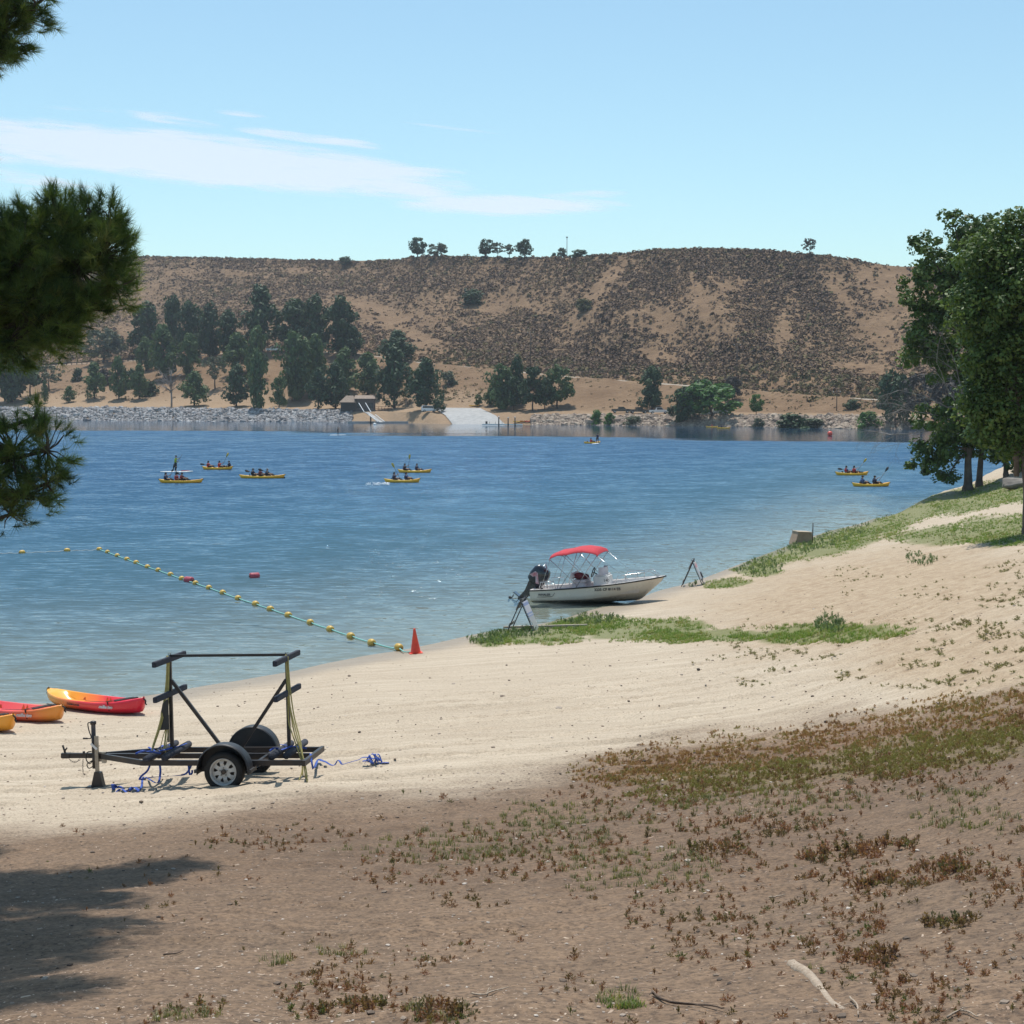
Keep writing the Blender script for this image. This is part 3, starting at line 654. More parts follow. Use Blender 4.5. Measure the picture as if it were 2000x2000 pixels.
# boulders of the shore protection
parts = []
def bmat():
    m, nt, b = nodes('riprap_stone'); a = N(nt, 'ShaderNodeAttribute', attribute_name='rnd')
    f = noise(nt, .8, 4, .6, N(nt, 'ShaderNodeNewGeometry').outputs['Position'])
    c = ramp(nt, a.outputs['Fac'], [(0, (.16, .15, .15)), (.25, (.30, .29, .29)), (.48, (.50, .49, .485)), (.52, (.16, .115, .085)), (.8, (.34, .25, .18)), (1, (.48, .38, .28))])
    nt.links.new(mixc(nt, math_(nt, 'MULTIPLY', f, .5), c, (.15, .14, .135)), b.inputs['Base Color']); b.inputs['Roughness'].default_value = .9; return m
for q in range(3):
    n = 2600; u = np.concatenate([RNG.uniform(-60, 690, n), RNG.uniform(1040, 1800, n)]); u = u[(u < 690) | (u > 1045)]
    i = np.clip(((u-FU[0])/6).astype(int), 0, len(FU)-1); s = np.where(u < 700, RNG.uniform(1.8, 3.15, len(u)), RNG.uniform(1.8, 3.0, len(u)))
    k = np.floor(s).astype(int); t = s-k; D = KD[k, i]*(1-t)+KD[k+1, i]*t; x = AX[i]*D+RNG.uniform(-.8, .8, len(u)); z = zfar_fast(x, D, i)
    sz = RNG.lognormal(-.75, .35, len(u)); rn = np.where(u < 760, RNG.uniform(0, .48, len(u)), RNG.uniform(.53, 1, len(u)))
    parts.append(scatter(lumpy(q+30, IV, .75, .3)-[0, 0, .2], IF, np.stack([x, D, z+.1], 1), RNG.uniform(0, 6.28, len(u)), sz, tilt=RNG.uniform(-.6, .6, len(u)), rnd=rn))
V_, F_, r_ = merge(parts)
tag(link_mesh('boulders', np_mesh('boulders', V_, F_, bmat(), False, {'rnd': r_})), kind='stuff')
# ---- tree makers (unit height, unit width)
def leafquads(C, Rr, n, size, seed, flat=.0, up=.35):
    """n leaf quads spread over clumps centred C with radius Rr"""
    r = np.random.default_rng(seed); m_ = len(C); ci = r.integers(0, m_, n); d = r.normal(size=(n, 3)); d /= np.linalg.norm(d, axis=1)[:, None]
    rad = Rr[ci]*r.uniform(.55, 1.05, n)**.6; P_ = C[ci]+d*rad[:, None]*[1, 1, .8]
    nrm = d+r.normal(size=(n, 3))*.55+[0, 0, up]; nrm /= np.linalg.norm(nrm, axis=1)[:, None]
    t = np.cross(nrm, r.normal(size=(n, 3))); t /= np.linalg.norm(t, axis=1)[:, None]; b = np.cross(nrm, t); s = size*r.uniform(.6, 1.3, n)[:, None]
    V = np.stack([P_-t*s, P_+b*s*.55, P_+t*s, P_-b*s*.55], 1).reshape(-1, 3); F = np.arange(n*4).reshape(n, 4)
    cr = r.random(m_); rn = np.clip(cr[ci]*.6+r.random(n)*.4, 0, 1); return V, F, np.repeat(rn, 4)
def far_crown(kind, seed):
    r = np.random.default_rng(seed); n = 60; C = []; Rr = []
    for i in range(n):
        a = r.uniform(0, 2*PI)
        if kind == 'pine':
            z = r.uniform(.16, .97); w = .5*min(1, (1.02-z)*1.9)*min(1, (z-.05)*3.2)**.6; q = r.uniform(.15, .85)*w; cr = .09+.08*r.random()
        elif kind == 'tall':
            z = r.uniform(.08, .97); w = .5*min(1, (1.03-z)*3.0)**.7*(.82+.18*math.sin(z*17+seed)); q = r.uniform(.1, .85)*w; cr = .085+.075*r.random()
        elif kind == 'round':
            z = r.uniform(.22, .95); w = .5*math.sqrt(max(0, 1-((z-.55)/.45)**2)); q = w*r.uniform(.3, .95); cr = .07+.07*r.random()
        elif kind == 'sparse':
            z = r.uniform(.35, .95); w = .5*math.sqrt(max(.05, 1-((z-.65)/.36)**2)); q = w*r.uniform(.2, 1.0); cr = .04+.05*r.random()
        else:
            z = r.uniform(.02, .85); w = .5*math.sqrt(max(0, 1-(z/.95)**2)); q = w*r.uniform(.2, .95); cr = .1+.08*r.random()
        C.append((q*math.cos(a), q*math.sin(a), z)); Rr.append(cr)
    k = {'pine': 2600, 'tall': 3000, 'round': 2400, 'sparse': 1000, 'bush': 1100}[kind]
    return leafquads(np.array(C), np.array(Rr), k, .045 if kind != 'bush' else .07, seed)
def far_trunk(kind, seed):
    r = random.Random(seed); mb = MB(); top = {'pine': .8, 'tall': .85, 'round': .6, 'sparse': .75, 'bush': .4, 'bare': .9}[kind]
    lean = r.uniform(-.05, .05); pts = [(lean*(i/4)**2*2+r.uniform(-.01, .01), r.uniform(-.01, .01), top*i/4-.02) for i in range(5)]
    mb.tube(pts, [.03, .024, .019, .012, .005], 6)
    nb = 26 if kind == 'bare' else 7
    for i in range(nb):
        z = r.uniform(.3, .85)*top; a = r.uniform(0, 6.28); L_ = r.uniform(.2, .42); p0 = Vector((lean*(z/top)**2*2, 0, z)); p1 = p0+Vector((math.cos(a)*L_*.5, math.sin(a)*L_*.5, .10)); p2 = p0+Vector((math.cos(a)*L_, math.sin(a)*L_, .24 if kind != 'bare' else .15+.2*r.random()))
        mb.tube([p0, p1, p2], [.011, .007, .002], 4)
        if kind == 'bare':
            for j in range(4):
                b = a+r.uniform(-1, 1); q = p1.lerp(p2, r.random()); mb.tube([q, q+Vector((math.cos(b)*.14, math.sin(b)*.14, r.uniform(-.05, .12)))], [.005, .001], 3)
    return mb
M_BARK = mat('bark', (.11, .08, .06), (.05, .036, .028), .9, 2.0)
M_GREYBARK = mat('dead_wood', (.30, .27, .25), (.16, .14, .13), .9, 2.0)
LM = {'dark': leafmat('pine_needles_dark', [(.022, .046, .024), (.040, .075, .032), (.062, .105, .042)], .7, .1),
      'mid': leafmat('pine_needles_mid', [(.040, .075, .030), (.072, .120, .042), (.11, .165, .058)], .7, .15),
      'grey': leafmat('grey_green_leaves', [(.065, .085, .055), (.105, .125, .08), (.15, .155, .10)], .8, .1),
      'bright': leafmat('bright_leaves', [(.035, .085, .022), (.065, .15, .035), (.10, .20, .05)], .6, .3),
      'olive': leafmat('olive_leaves', [(.05, .06, .03), (.09, .10, .045), (.13, .13, .06)], .8, .15),
      'dull': leafmat('dull_purple_twigs', [(.045, .042, .040), (.075, .065, .055), (.10, .085, .07)], .9, 0)}
_cc = {}
def crown_mesh(kind, col, s):
    k = (kind, col, s)
    if k not in _cc:
        V, F, r_ = far_crown(kind, s*13+hash_(kind)); _cc[k] = np_mesh('crown', V, F, LM[col], False, {'rnd': r_})
    return _cc[k]
def hash_(t): return sum(ord(c) for c in t)
_tc = {}
def trunk_mesh(kind, s, grey=False):
    k = (kind, s, grey)
    if k not in _tc: _tc[k] = far_trunk(kind, s*7+hash_(kind)).mesh('trunk', M_GREYBARK if grey else M_BARK)
    return _tc[k]
_ti = [0]
WF_ = {'pine': 1.3, 'tall': 1.55, 'round': 1.12, 'sparse': 1.25, 'bush': 1.1, 'bare': 1.0}
def crest(u, p):
    if p.y < 1090: return p
    c = int(round((u-FU[0])/6)); D = KD[10, c]; x = (u-1000)/FPX/math.cos(TH)*D; return Vector((x, D, float(zfar(x, D)[0])))
def far_tree(u, vb, vt, wpx, kind, col, label, group='trees and bushes on the far bank', name=None, cat=None):
    p = GF(u, vb); p = crest(u, p); h = (vb-vt)*p.y/FPX*1.0; w_ = wpx*p.y/FPX*WF_[kind]
    _ti[0] += 1; s = _ti[0] % 4
    nm = name or {'pine': 'pine_tree', 'tall': 'pine_tree', 'round': 'leafy_tree', 'sparse': 'thin_tree', 'bush': 'bush', 'bare': 'bare_tree'}[kind]
    e = empty(nm, (p.x, p.y, p.z-.15), _ti[0]*2.1, label, cat or {'bush': 'bush'}.get(kind, 'tree'), group); e.scale = (w_, w_, h)
    t = link_mesh('trunk', trunk_mesh(kind, s, kind == 'bare'), None, e)
    if kind != 'bare': link_mesh('crown', crown_mesh(kind, col, s), None, e)
    else: e.scale = (w_*1.1, w_*1.1, h)
    if kind == 'bush': bpy.data.objects.remove(t); link_mesh('stem', trunk_mesh('bush', s), None, e)
    return e
TREES = [
 (22,786,640,70,'tall','dark','dark tree half behind the pine branches at the left edge of the far bank'),
 (59,773,712,52,'sparse','grey','grey-green tree with a crooked trunk at the left end of the far bank'),
 (96,764,712,46,'sparse','grey','thin grey-green tree right of the crooked-trunk tree on the far bank'),
 (88,787,745,14,'pine','mid','small slim sapling standing on the left end of the shore terrace'),
 (135,786,755,25,'pine','mid','small cone-shaped tree on the terrace above the pale boulders'),
 (151,744,716,22,'bush','dark','round dark bush high on the bare slope at left'),
 (185,779,710,42,'pine','mid','slightly leaning tree standing first in the row left of the bare tree'),
 (172,786,766,10,'sparse','mid','tiny thin sapling just left of the slightly leaning terrace tree'),
 (203,752,714,34,'bush','dull','dull purple bush behind the slightly leaning terrace tree'),
 (232,780,700,38,'pine','mid','tree second in the row left of the bare tree on the far terrace'),
 (254,758,716,26,'bush','dark','dark bush between the second and third terrace trees'),
 (272,780,714,34,'pine','mid','tree third in the row just left of the bare tree on the far terrace'),
 (293,772,738,34,'bush','dark','dark rounded bush right beside the third terrace tree'),
 (335,794,712,60,'bare','dull','leafless grey tree standing on the shore above the pale boulders'),
 (380,793,728,52,'pine','mid','leaning spreading tree right of the leafless tree on the shore'),
 (420,760,694,42,'sparse','grey','see-through grey-green tree on the slope behind the shore row'),
 (462,794,716,52,'pine','dark','dense dark tree on a short trunk at the middle of the shore row'),
 (504,800,688,34,'tall','mid','tall narrow tree leaning over the boulders in the middle of the shore row'),
 (545,800,738,34,'round','mid','small round tree at the right end of the boulder shore'),
 (371,732,652,34,'tall','mid','tall narrow tree on the slope above the leaning spreading tree'),
 (285,725,662,40,'pine','mid','tree on the slope just below the guard rail'),
 (320,740,640,62,'pine','mid','broad tree on the slope above the leafless tree'),
 (464,732,654,58,'pine','mid','broad tree on the slope above the dense dark shore tree'),
 (502,745,638,34,'tall','mid','slim tall tree right of the broad slope tree'),
 (203,708,640,72,'round','grey','wide hazy grey-green tree beside the guard rail'),
 (288,696,596,54,'tall','dark','leftmost of the tall dark pines behind the guard rail'),
 (338,696,584,40,'tall','dark','second tall dark pine from the left in the upper grove'),
 (372,698,590,42,'tall','dark','third tall dark pine from the left in the upper grove'),
 (410,698,593,38,'tall','dark','fourth tall dark pine from the left in the upper grove'),
 (448,694,610,44,'tall','dark','lower dark pine left of the biggest pine in the upper grove'),
 (511,690,564,76,'pine','dark','biggest dark pine rising highest from the upper grove'),
 (578,686,586,60,'tall','dark','tall dark pine first right of the biggest pine'),
 (619,690,578,46,'tall','dark','tall dark pine second right of the biggest pine'),
 (664,692,586,56,'tall','dark','tall dark pine at the right end of the upper grove'),
 (690,696,640,40,'pine','dark','lower dark pine at the foot of the right end of the upper grove'),
 (775,712,648,62,'pine','dark','dark pine standing alone on the hill foot above the boathouse'),
 (577,782,650,54,'tall','mid','tall tree left of the boathouse reaching up to the road'),
 (616,765,660,42,'tall','mid','tall narrow tree behind the two dark trees left of the boathouse'),
 (622,800,722,44,'pine','dark','dark tree standing nearest the left wall of the boathouse yard'),
 (655,799,712,56,'pine','dark','dark broad tree directly left of the boathouse roof'),
 (672,768,684,52,'pine','mid','mid-green tree rising behind the boathouse roof at left'),
 (718,776,694,60,'pine','mid','mid-green tree rising behind the boathouse roof at right'),
 (770,798,678,72,'pine','dark','big dark tree right behind the boathouse deck'),
 (832,800,704,66,'pine','dark','big dark tree nearest the top left of the boat ramp'),
 (858,806,776,26,'round','dark','small dark tree beside the parked white van'),
 (878,752,722,32,'bush','grey','grey-green bush on the dry slope above the boat ramp'),
 (934,793,770,16,'round','mid','small green sapling at the top of the boat ramp'),
 (957,793,758,24,'pine','mid','small tree at the left edge of the picnic grove'),
 (978,800,712,42,'tall','mid','tall tree at the left side of the picnic grove'),
 (1010,792,700,28,'tall','dark','narrow dark tree rising behind the picnic grove'),
 (1003,801,736,44,'round','dark','dark round tree second from the left in the picnic grove'),
 (1040,802,718,54,'round','dark','biggest dark tree at the centre of the picnic grove'),
 (1064,800,735,40,'round','dark','dark tree right of centre in the picnic grove'),
 (1088,798,714,64,'round','mid','broad green tree at the right end of the picnic grove'),
 (1274,800,719,44,'tall','dark','tall dark tree standing beside the white pickup truck'),
 (1336,828,756,44,'tall','dark','dark conical tree at the waterline left of the bright green tree'),
 (1390,818,744,112,'round','bright','broad bright green tree over the parked cars on the far shore'),
 (1372,772,740,46,'round','dark','dark tree top showing behind the bright green tree'),
 (1431,784,736,38,'round','dull','dull dark tree behind the right end of the bright green tree'),
 (1477,810,770,30,'round','bright','small round green tree alone on the dry slope'),
 (1548,836,802,66,'bush','dark','large dark green bush at the waterline'),
 (1588,836,814,44,'bush','grey','low grey bush right beside the large dark waterline bush'),
 (1482,834,814,24,'bush','grey','small grey bush in the boulders below the small round tree'),
 (1696,838,800,46,'bush','bright','bright green bush at the waterline near the right end of the far shore'),
 (1665,798,776,34,'bush','dark','dark bush on the dry slope above the bright waterline bush'),
 (1165,830,797,22,'bush','bright','bright green bush left of a pair on the boulders right of the picnic grove'),
 (1191,830,804,22,'bush','bright','bright green bush right of a pair on the boulders below the black pickups'),
 (1238,830,812,34,'bush','grey','low grey-green bush in the boulders below the white pickup truck'),
 (1748,838,722,70,'round','dark','dark tree on the far shore behind the dead branches'),
 (1800,838,730,80,'sparse','dull','dull grey tree on the far shore behind the big leafy tree'),
 (1860,838,735,90,'round','dull','dull dark tree on the far shore hidden mostly by the big leafy tree'),
 (818,499,462,36,'round','dark','round dark tree leftmost on the hill crest'),
 (856,500,474,36,'round','grey','lower grey-green tree beside the round dark crest tree'),
 (949,502,467,32,'round','dark','dark tree left of the see-through trees on the hill crest'),
 (973,502,472,22,'sparse','grey','see-through tree touching the dark tree on the hill crest'),
 (995,502,474,24,'sparse','grey','see-through tree standing between dark trees on the hill crest'),
 (1024,502,464,30,'round','dark','dark upright tree right of the see-through trees on the crest'),
 (1081,501,489,10,'bush','dark','tiny dark bush left of the lamp post on the crest'),
 (1096,501,481,20,'round','grey','small tree touching the lamp post on the crest'),
 (1131,501,485,34,'bush','dark','low flat dark bush right of the lamp post on the crest'),
 (1581,499,465,26,'sparse','dull','lone see-through tree at the right end of the crest'),
 (677,519,500,30,'bush','dark','dark green bush just under the left part of the crest'),
 (920,594,562,46,'bush','dark','big dark green bush halfway up the hillside'),
 (1140,606,582,34,'bush','olive','olive green bush on the hillside below the lamp post'),
]
for t in TREES: far_tree(*t)
# ---- boat ramp, boathouse, deck, docks
M_CONC = mat('pale_concrete', (.38, .375, .365), (.28, .28, .275), .9, .6)
M_WOODG = mat('weathered_boards', (.15, .125, .11), (.09, .075, .068), .9, 1.5)
M_WHITE = mat('white_paint', (.78, .78, .77), (.62, .62, .62), .45, 3)
M_DARKP = mat('dark_pile', (.05, .045, .04), (.03, .028, .025), .8, 3)
M_ROOF = mat('brown_shingles', (.30, .23, .18), (.20, .155, .12), .9, 2)
M_REDW = mat('red_brown_wood', (.20, .085, .05), (.13, .055, .035), .8, 2)
M_GLASSD = mat('dark_glass', (.03, .035, .04), (.02, .022, .025), .12, 2)
def drape(poly_px, name, m, lift=.25, n=24):
    A, B, C_, D_ = [GF(*q) for q in poly_px]; vs = []; fs = []
    for i in range(n+1):
        for j in range(n+1):
            p = A.lerp(B, i/n).lerp(D_.lerp(C_, i/n), j/n); vs.append((p.x, p.y, float(zfar(p.x, p.y)[0])+lift))
    for i in range(n):
        for j in range(n): a = i*(n+1)+j; fs.append((a, a+n+1, a+n+2, a+1))
    mb = MB(); mb.add(vs, fs, True); return mb.build(name, m)
tag(drape([(893,829),(1001,830),(938,799),(845,799)], 'boat_ramp', M_CONC), kind='structure')
def wpos(u, v, y): return Py(u, v, y)
hp = GF(712, 804); sc_ = hp.y/FPX
hb_ = empty('boathouse', (hp.x, hp.y+1, hp.z), 0, 'small grey wooden boathouse with brown roof and two dark windows beside the ramp', 'building')
MB().box((0, 2.5, 2.1), (6.0, 5, 4.2)).build('wall', M_WOODG, hb_)
MB().prism([(-3.4, 0), (3.5, 0), (3.0, 1.15), (-3.9, 1.15)], 'y', 0, 0, None)
mb = MB(); mb.add([(-3.4,-.6,4.2),(3.4,-.6,4.2),(2.9,2.5,5.3),(-3.4,2.5,5.3),(3.4,5.6,4.2),(-3.4,5.6,4.2),(-3.4,-.6,4.05),(3.4,-.6,4.05),(3.4,5.6,4.05),(-3.4,5.6,4.05)], [(0,1,2,3),(3,2,4,5),(0,3,5),(1,4,2),(6,9,8,7),(0,6,7,1),(1,7,8,4),(4,8,9,5),(5,9,6,0)]); mb.build('roof', M_ROOF, hb_)
for x in (-1.9, 1.9):
    w_ = MB().box((x, -.03, 2.0), (1.5, .08, 1.7)).build('window', M_DARKP, hb_); MB().box((x, -.09, 2.0), (1.2, .04, 1.4)).build('pane', M_GLASSD, w_)
wg = MB().box((-5.4, 2.0, 1.6), (4.8, 5, 3.2)).build('side_wing', M_DARKP, hb_)
mb = MB(); mb.add([(-8.3,-1.1,3.0),(-2.9,-1.1,3.0),(-3.9,2.0,5.2),(-6.2,2.0,5.2),(-8.3,5,3.0),(-2.9,5,3.0)], [(0,1,2,3),(0,3,4),(4,3,2,5),(1,5,2),(0,4,5,1)]); mb.build('wing_roof', M_ROOF, wg)
dk = empty('deck_railing', (hp.x+5.2, hp.y+.6, hp.z), 0, 'red-brown wooden deck railing at the right side of the boathouse', 'railing')
for i in range(6): MB().box((-1.8+i*1.05, 0, .8), (.12, .12, 1.6)).build('post', M_REDW, dk)
for z in (.5, 1.0, 1.55): MB().box((.85, -.08, z), (5.4, .05, .14)).build('rail', M_REDW, dk)
wp = Pz(790, 826, 0)
tag(MB().box((wp.x, wp.y-1.0, .15), (35, .5, .5)).box((wp.x-1, wp.y+.2, .5), (36, 1.0, .12)).build('sea_wall', M_CONC), 'long low pale concrete edge at the waterline below the boathouse', 'wall')
# gangway with white hand rails running down to the water
gp = Pz(733, 826.5, 0)
gw = empty('gangway', (gp.x, gp.y-.5, 0), 0, 'narrow gangway with white hand rails sloping down below the boathouse', 'gangway')
MB().beam((-3.2, 6.5, 3.3), (2.2, -2, .3), 1.5, .12).build('walkway', M_CONC, gw)
for dy in (-.8, .8):
    for (a, b) in (((-4.6+dy*1.3, 6.5, 6.2), (-2.6+dy*1.3, 3.0, 3.4)), ((-1.2+dy*1.3, 2.5, 2.6), (2.0+dy*1.3, -2, .5))):
        MB().beam(a, b, .16).build('hand_rail', M_WHITE, gw)
pp = Pz(725, 826, 0); tag(MB().tube([(pp.x, pp.y-1.5, -1), (pp.x, pp.y-1.5, 2.0)], .22, 8).sphere((pp.x, pp.y-1.5, 2.0), (.25, .25, .12)).build('piling', M_DARKP), 'single black piling beside the gangway rails', 'piling')
bp = Pz(732, 829.5, 0); tag(MB().sphere((bp.x, bp.y, .12), (.5, .5, .38)).tube([(bp.x, bp.y, .4), (bp.x, bp.y, .62)], .07, 8).build('buoy', M_WHITE), 'white mooring buoy floating below the gangway', 'buoy')
dp_ = Pz(981, 831.5, 0)
dock = empty('floating_dock', (dp_.x, dp_.y, 0), R(-4), 'white floating dock with dark pilings at the foot of the boat ramp', 'dock')
MB().box((0, 0, .3), (11.2, 1.8, .34)).build('float', M_WHITE, dock); MB().box((0, 0, .49), (10.6, 1.5, .05)).build('decking', M_CONC, dock)
for x, h in ((-.9, 2.4), (1.7, 2.2), (3.6, 2.3)):
    q = MB().tube([(x, -.95, -1), (x, -.95, h)], .17, 8).build('piling', M_DARKP, dock); MB().lathe([(.2, h), (.12, h+.15), (.02, h+.28)], 8, Matrix.Translation((x, -.95, 0))).build('cap', M_WHITE, q)
MB().box((-4.4, 0, .85), (.55, .5, .75), None, .04).build('dock_box', M_DARKP, dock)
for x in (-3.6, -1.9, -.1): MB().tube([(x, .6, .5), (x, .6, 1.15)], .05, 6).build('cleat_post', M_DARKP, dock)
# ---- lamp post on the crest, power poles, guard rail
def pole(u, vb, vt, r0, lab, cat, nm, m, arm=True, dm=300):
    p = crest(u, GF(u, vb, dm)); h = (vb-vt)*p.y/FPX; e = empty(nm, (p.x, p.y, p.z-.3), 0, lab, cat)
    MB().tube([(0, 0, 0), (0, 0, h)], [r0, r0*.7], 8).build('pole', m, e)
    if arm: MB().box((0, 0, h-.8), (2.2, .14, .16)).build('cross_arm', m, e); [MB().tube([(x, 0, h-.72), (x, 0, h-.45)], .07, 6).build('insulator', M_WHITE, e) for x in (-.9, .9)]
    else: MB().box((0, 0, h), (.9, .7, .5), None, .1).build('lamp_head', m, e)
    return e
M_GREYM = mat('galvanised_steel', (.38, .38, .38), (.28, .28, .28), .5, 4, .6)
pole(1106, 501, 460, .18, 'tall thin lamp post standing on the hill crest', 'lamp post', 'lamp_post', M_GREYM, False)
pole(1036, 722, 645, .17, 'wooden power pole rising behind the picnic grove', 'utility pole', 'power_pole', M_BARK)
pole(1439, 745, 668, .17, 'wooden power pole on the hill foot behind the bright green tree', 'utility pole', 'power_pole', M_BARK)
pole(1634, 803, 760, .14, 'short wooden power pole on the dry slope at right', 'utility pole', 'power_pole', M_BARK)
g0 = None; gr = empty('guard_rail', GF(116, 713)[:], 0, 'long dark wooden guard rail along the road above the left terrace', 'guard rail')
pts = []
for u in np.linspace(60, 330, 28): q = GF(u, float(I(u, ROAD))+1.2); pts.append(q-gr.location)
for i in range(0, 28, 1): MB().box((pts[i].x, pts[i].y, pts[i].z+.5), (.25, .25, 1.1)).build('post', M_DARKP, gr)
mb = MB()
for i in range(27): mb.beam(pts[i]+Vector((0, -.2, .85)), pts[i+1]+Vector((0, -.2, .85)), .1, .38)
mb.build('rail', M_DARKP, gr)
# ---- vehicles
M_BLACKP = mat('black_car_paint', (.02, .02, .022), (.015, .015, .016), .25, 3, 0, 0, None, .5, .6)
M_WHITEP = mat('white_car_paint', (.8, .8, .8), (.74, .74, .74), .3, 3, 0, 0, None, .5, .6)
M_SILVP = mat('silver_car_paint', (.42, .44, .46), (.38, .40, .42), .3, 3, .6, 0, None, .5, .6)
M_TYRE = mat('tyre_rubber', (.022, .021, .02), (.012, .012, .012), .85, 6, 0, .3)
M_RIM = mat('painted_rim', (.62, .61, .58), (.48, .46, .43), .5, 8)
def car(u, v, kind, m, label, heading=0.0, yoff=0):
    p = GF(u, v); e = empty({'pickup': 'pickup_truck', 'suv': 'parked_van', 'car': 'parked_car'}[kind], (p.x, p.y+yoff, float(zfar(p.x, p.y+yoff)[0])+.02), heading, label, {'pickup': 'truck', 'suv': 'van', 'car': 'car'}[kind], 'vehicles parked on the far shore')
    L_, W_ = (5.6, 1.9) if kind == 'pickup' else (4.6, 1.8)
    if kind == 'pickup':
        prof = [(-2.8, .45), (2.75, .45), (2.8, .95), (2.6, 1.12), (1.35, 1.2), (.75, 1.78), (-.75, 1.8), (-.95, 1.15), (-2.8, 1.12)]; win = [(1.22, 1.22), (.72, 1.7), (-.65, 1.72), (-.7, 1.22)]
    elif kind == 'suv':
        prof = [(-2.3, .4), (2.3, .4), (2.35, .9), (2.0, 1.15), (1.4, 1.25), (.9, 1.95), (-2.1, 2.0), (-2.35, 1.2)]; win = [(1.3, 1.27), (.9, 1.82), (-2.0, 1.86), (-2.15, 1.27)]
    else:
        prof = [(-2.25, .35), (2.25, .35), (2.3, .75), (1.9, .95), (1.0, 1.02), (.4, 1.45), (-.9, 1.47), (-1.7, 1.05), (-2.3, .98)]; win = [(.9, 1.04), (.36, 1.39), (-.85, 1.4), (-1.5, 1.06)]
    MB().prism(prof, 'y', -W_/2, W_/2).build('body', m, e)
    for s in (-1, 1): MB().prism(win, 'y', s*(W_/2+.005), s*(W_/2+.03)).build('side_window', M_GLASSD, e)
    for x in (-L_*.33, L_*.32):
        for s in (-1, 1):
            wl = MB().tube([(x, s*(W_/2-.12), .36), (x, s*(W_/2+.04), .36)], .37, 16).build('wheel', M_TYRE, e)
            MB().tube([(x, s*(W_/2+.03), .36), (x, s*(W_/2+.055), .36)], .2, 12).build('rim', M_RIM, wl)
    if kind == 'pickup': MB().box((-1.85, 0, 1.135), (1.7, 1.6, .05)).build('load_bed', M_GLASSD, e)
    return e
car(1213, 806.5, 'pickup', M_BLACKP, 'black pickup truck, left of the two black ones on the far shore')
car(1247, 807.5, 'pickup', M_BLACKP, 'black pickup truck parked just left of the tall dark tree', .1)
car(1287, 808.5, 'pickup', M_WHITEP, 'white pickup truck parked right of the tall dark tree')
car(1365, 810.5, 'car', M_WHITEP, 'white car in the shade under the bright green tree', .3)
car(1380, 811, 'car', M_SILVP, 'silver car in the shade under the bright green tree', .2, -3)
car(1408, 811, 'suv', M_WHITEP, 'white van at the right end of the cars under the bright green tree')
car(838, 805, 'suv', M_WHITEP, 'white van parked beside the top left of the boat ramp', .2)
car(534, 687, 'pickup', M_WHITEP, 'white truck on the upper road right of the biggest pine')
tc_ = GF(40, 776); tag(MB().lathe([(.35, 0), (.38, .9), (.30, 1.05), (.1, 1.15)], 10, Matrix.Translation(tc_)).build('trash_can', M_DARKP), 'dark trash can on the terrace below the crooked-trunk tree', 'trash can')
for k, (u, v) in enumerate([(1016, 803), (1046, 804), (1080, 802)]):
    p = GF(u, v); e = empty('picnic_table', p[:], .1*k, ['dark picnic table under the left side of the picnic grove', 'dark picnic table under the centre of the picnic grove', 'dark picnic table under the right side of the picnic grove'][k], 'picnic table', 'picnic tables in the grove')
    MB().box((0, 0, .75), (1.9, .75, .05)).build('table_top', M_WOODG, e)
    for s in (-1, 1):
        MB().box((0, s*.7, .44), (1.9, .26, .05)).build('bench', M_WOODG, e); MB().beam((s*.7, -.7, 0), (s*.7, .2, .73), .08).beam((s*.7, .7, 0), (s*.7, -.2, .73), .07).build('leg', M_WOODG, e)
# ------------------------------------------------------------------ kayaks, paddlers, buoys, the moored boat
def gradmat(name, stops, axis=0, scale=1.0, off=.5, rough=.38):
    m, nt, b = nodes(name); tc = N(nt, 'ShaderNodeTexCoord'); sp = N(nt, 'ShaderNodeSeparateXYZ'); nt.links.new(tc.outputs['Object'], sp.inputs[0])
    f = math_(nt, 'MULTIPLY_ADD', sp.outputs[axis], scale); f.node.inputs[2].default_value = off
    wob = math_(nt, 'ADD', f, math_(nt, 'MULTIPLY', math_(nt, 'SUBTRACT', noise(nt, 2.2, 4, .6, tc.outputs['Object']), .5), .14))
    c = ramp(nt, wob, stops); scf = noise(nt, 40, 4, .7, tc.outputs['Object'])
    nt.links.new(mixc(nt, ramp(nt, scf, [(.55, (0,)*3), (.75, (.25,)*3)]), c, (.55, .42, .34)), b.inputs['Base Color'])
    b.inputs['Roughness'].default_value = rough; return m
M_KY = gradmat('yellow_polyethylene', [(0, (.80, .44, .03)), (.5, (.86, .50, .035)), (1, (.84, .38, .02))], 0, .25)
M_STRAP = mat('black_webbing', (.02, .02, .022), (.012, .012, .013), .8, 20)
def kayak_rings(L_, W=.40, bow=.17):
    rings = []; n = 26
    for i in range(n+1):
        t = -1+2*i/n; a = abs(t); x = t*L_/2
        b = W*max(.0, 1-a**2.7)**.75+.012; k = .13*a**4; g = .27+(bow if t > 0 else bow*.8)*a**2.6
        if i in (0, n): k = g-.05
        ck = sstep(.80, .64, a); fl = float(.12*ck+(g+.005)*(1-ck)); fw = .78-.1*(1-ck)
        half = [(0, k), (.42*b, k+.012), (.78*b, k+.075), (.97*b, k+.15 if g-k > .2 else (k+g)/2), (b, g-.055), (.985*b, g-.012), (.93*b, g), (.84*b, g-.01), (fw*b, fl+.02 if ck > 0 else g+.0), (.4*b, fl), (0, fl)]
        ring = [(x, -p[0], p[1]) for p in half]+[(x, p[0], p[1]) for p in half[-2:0:-1]]
        rings.append(ring)
    return rings
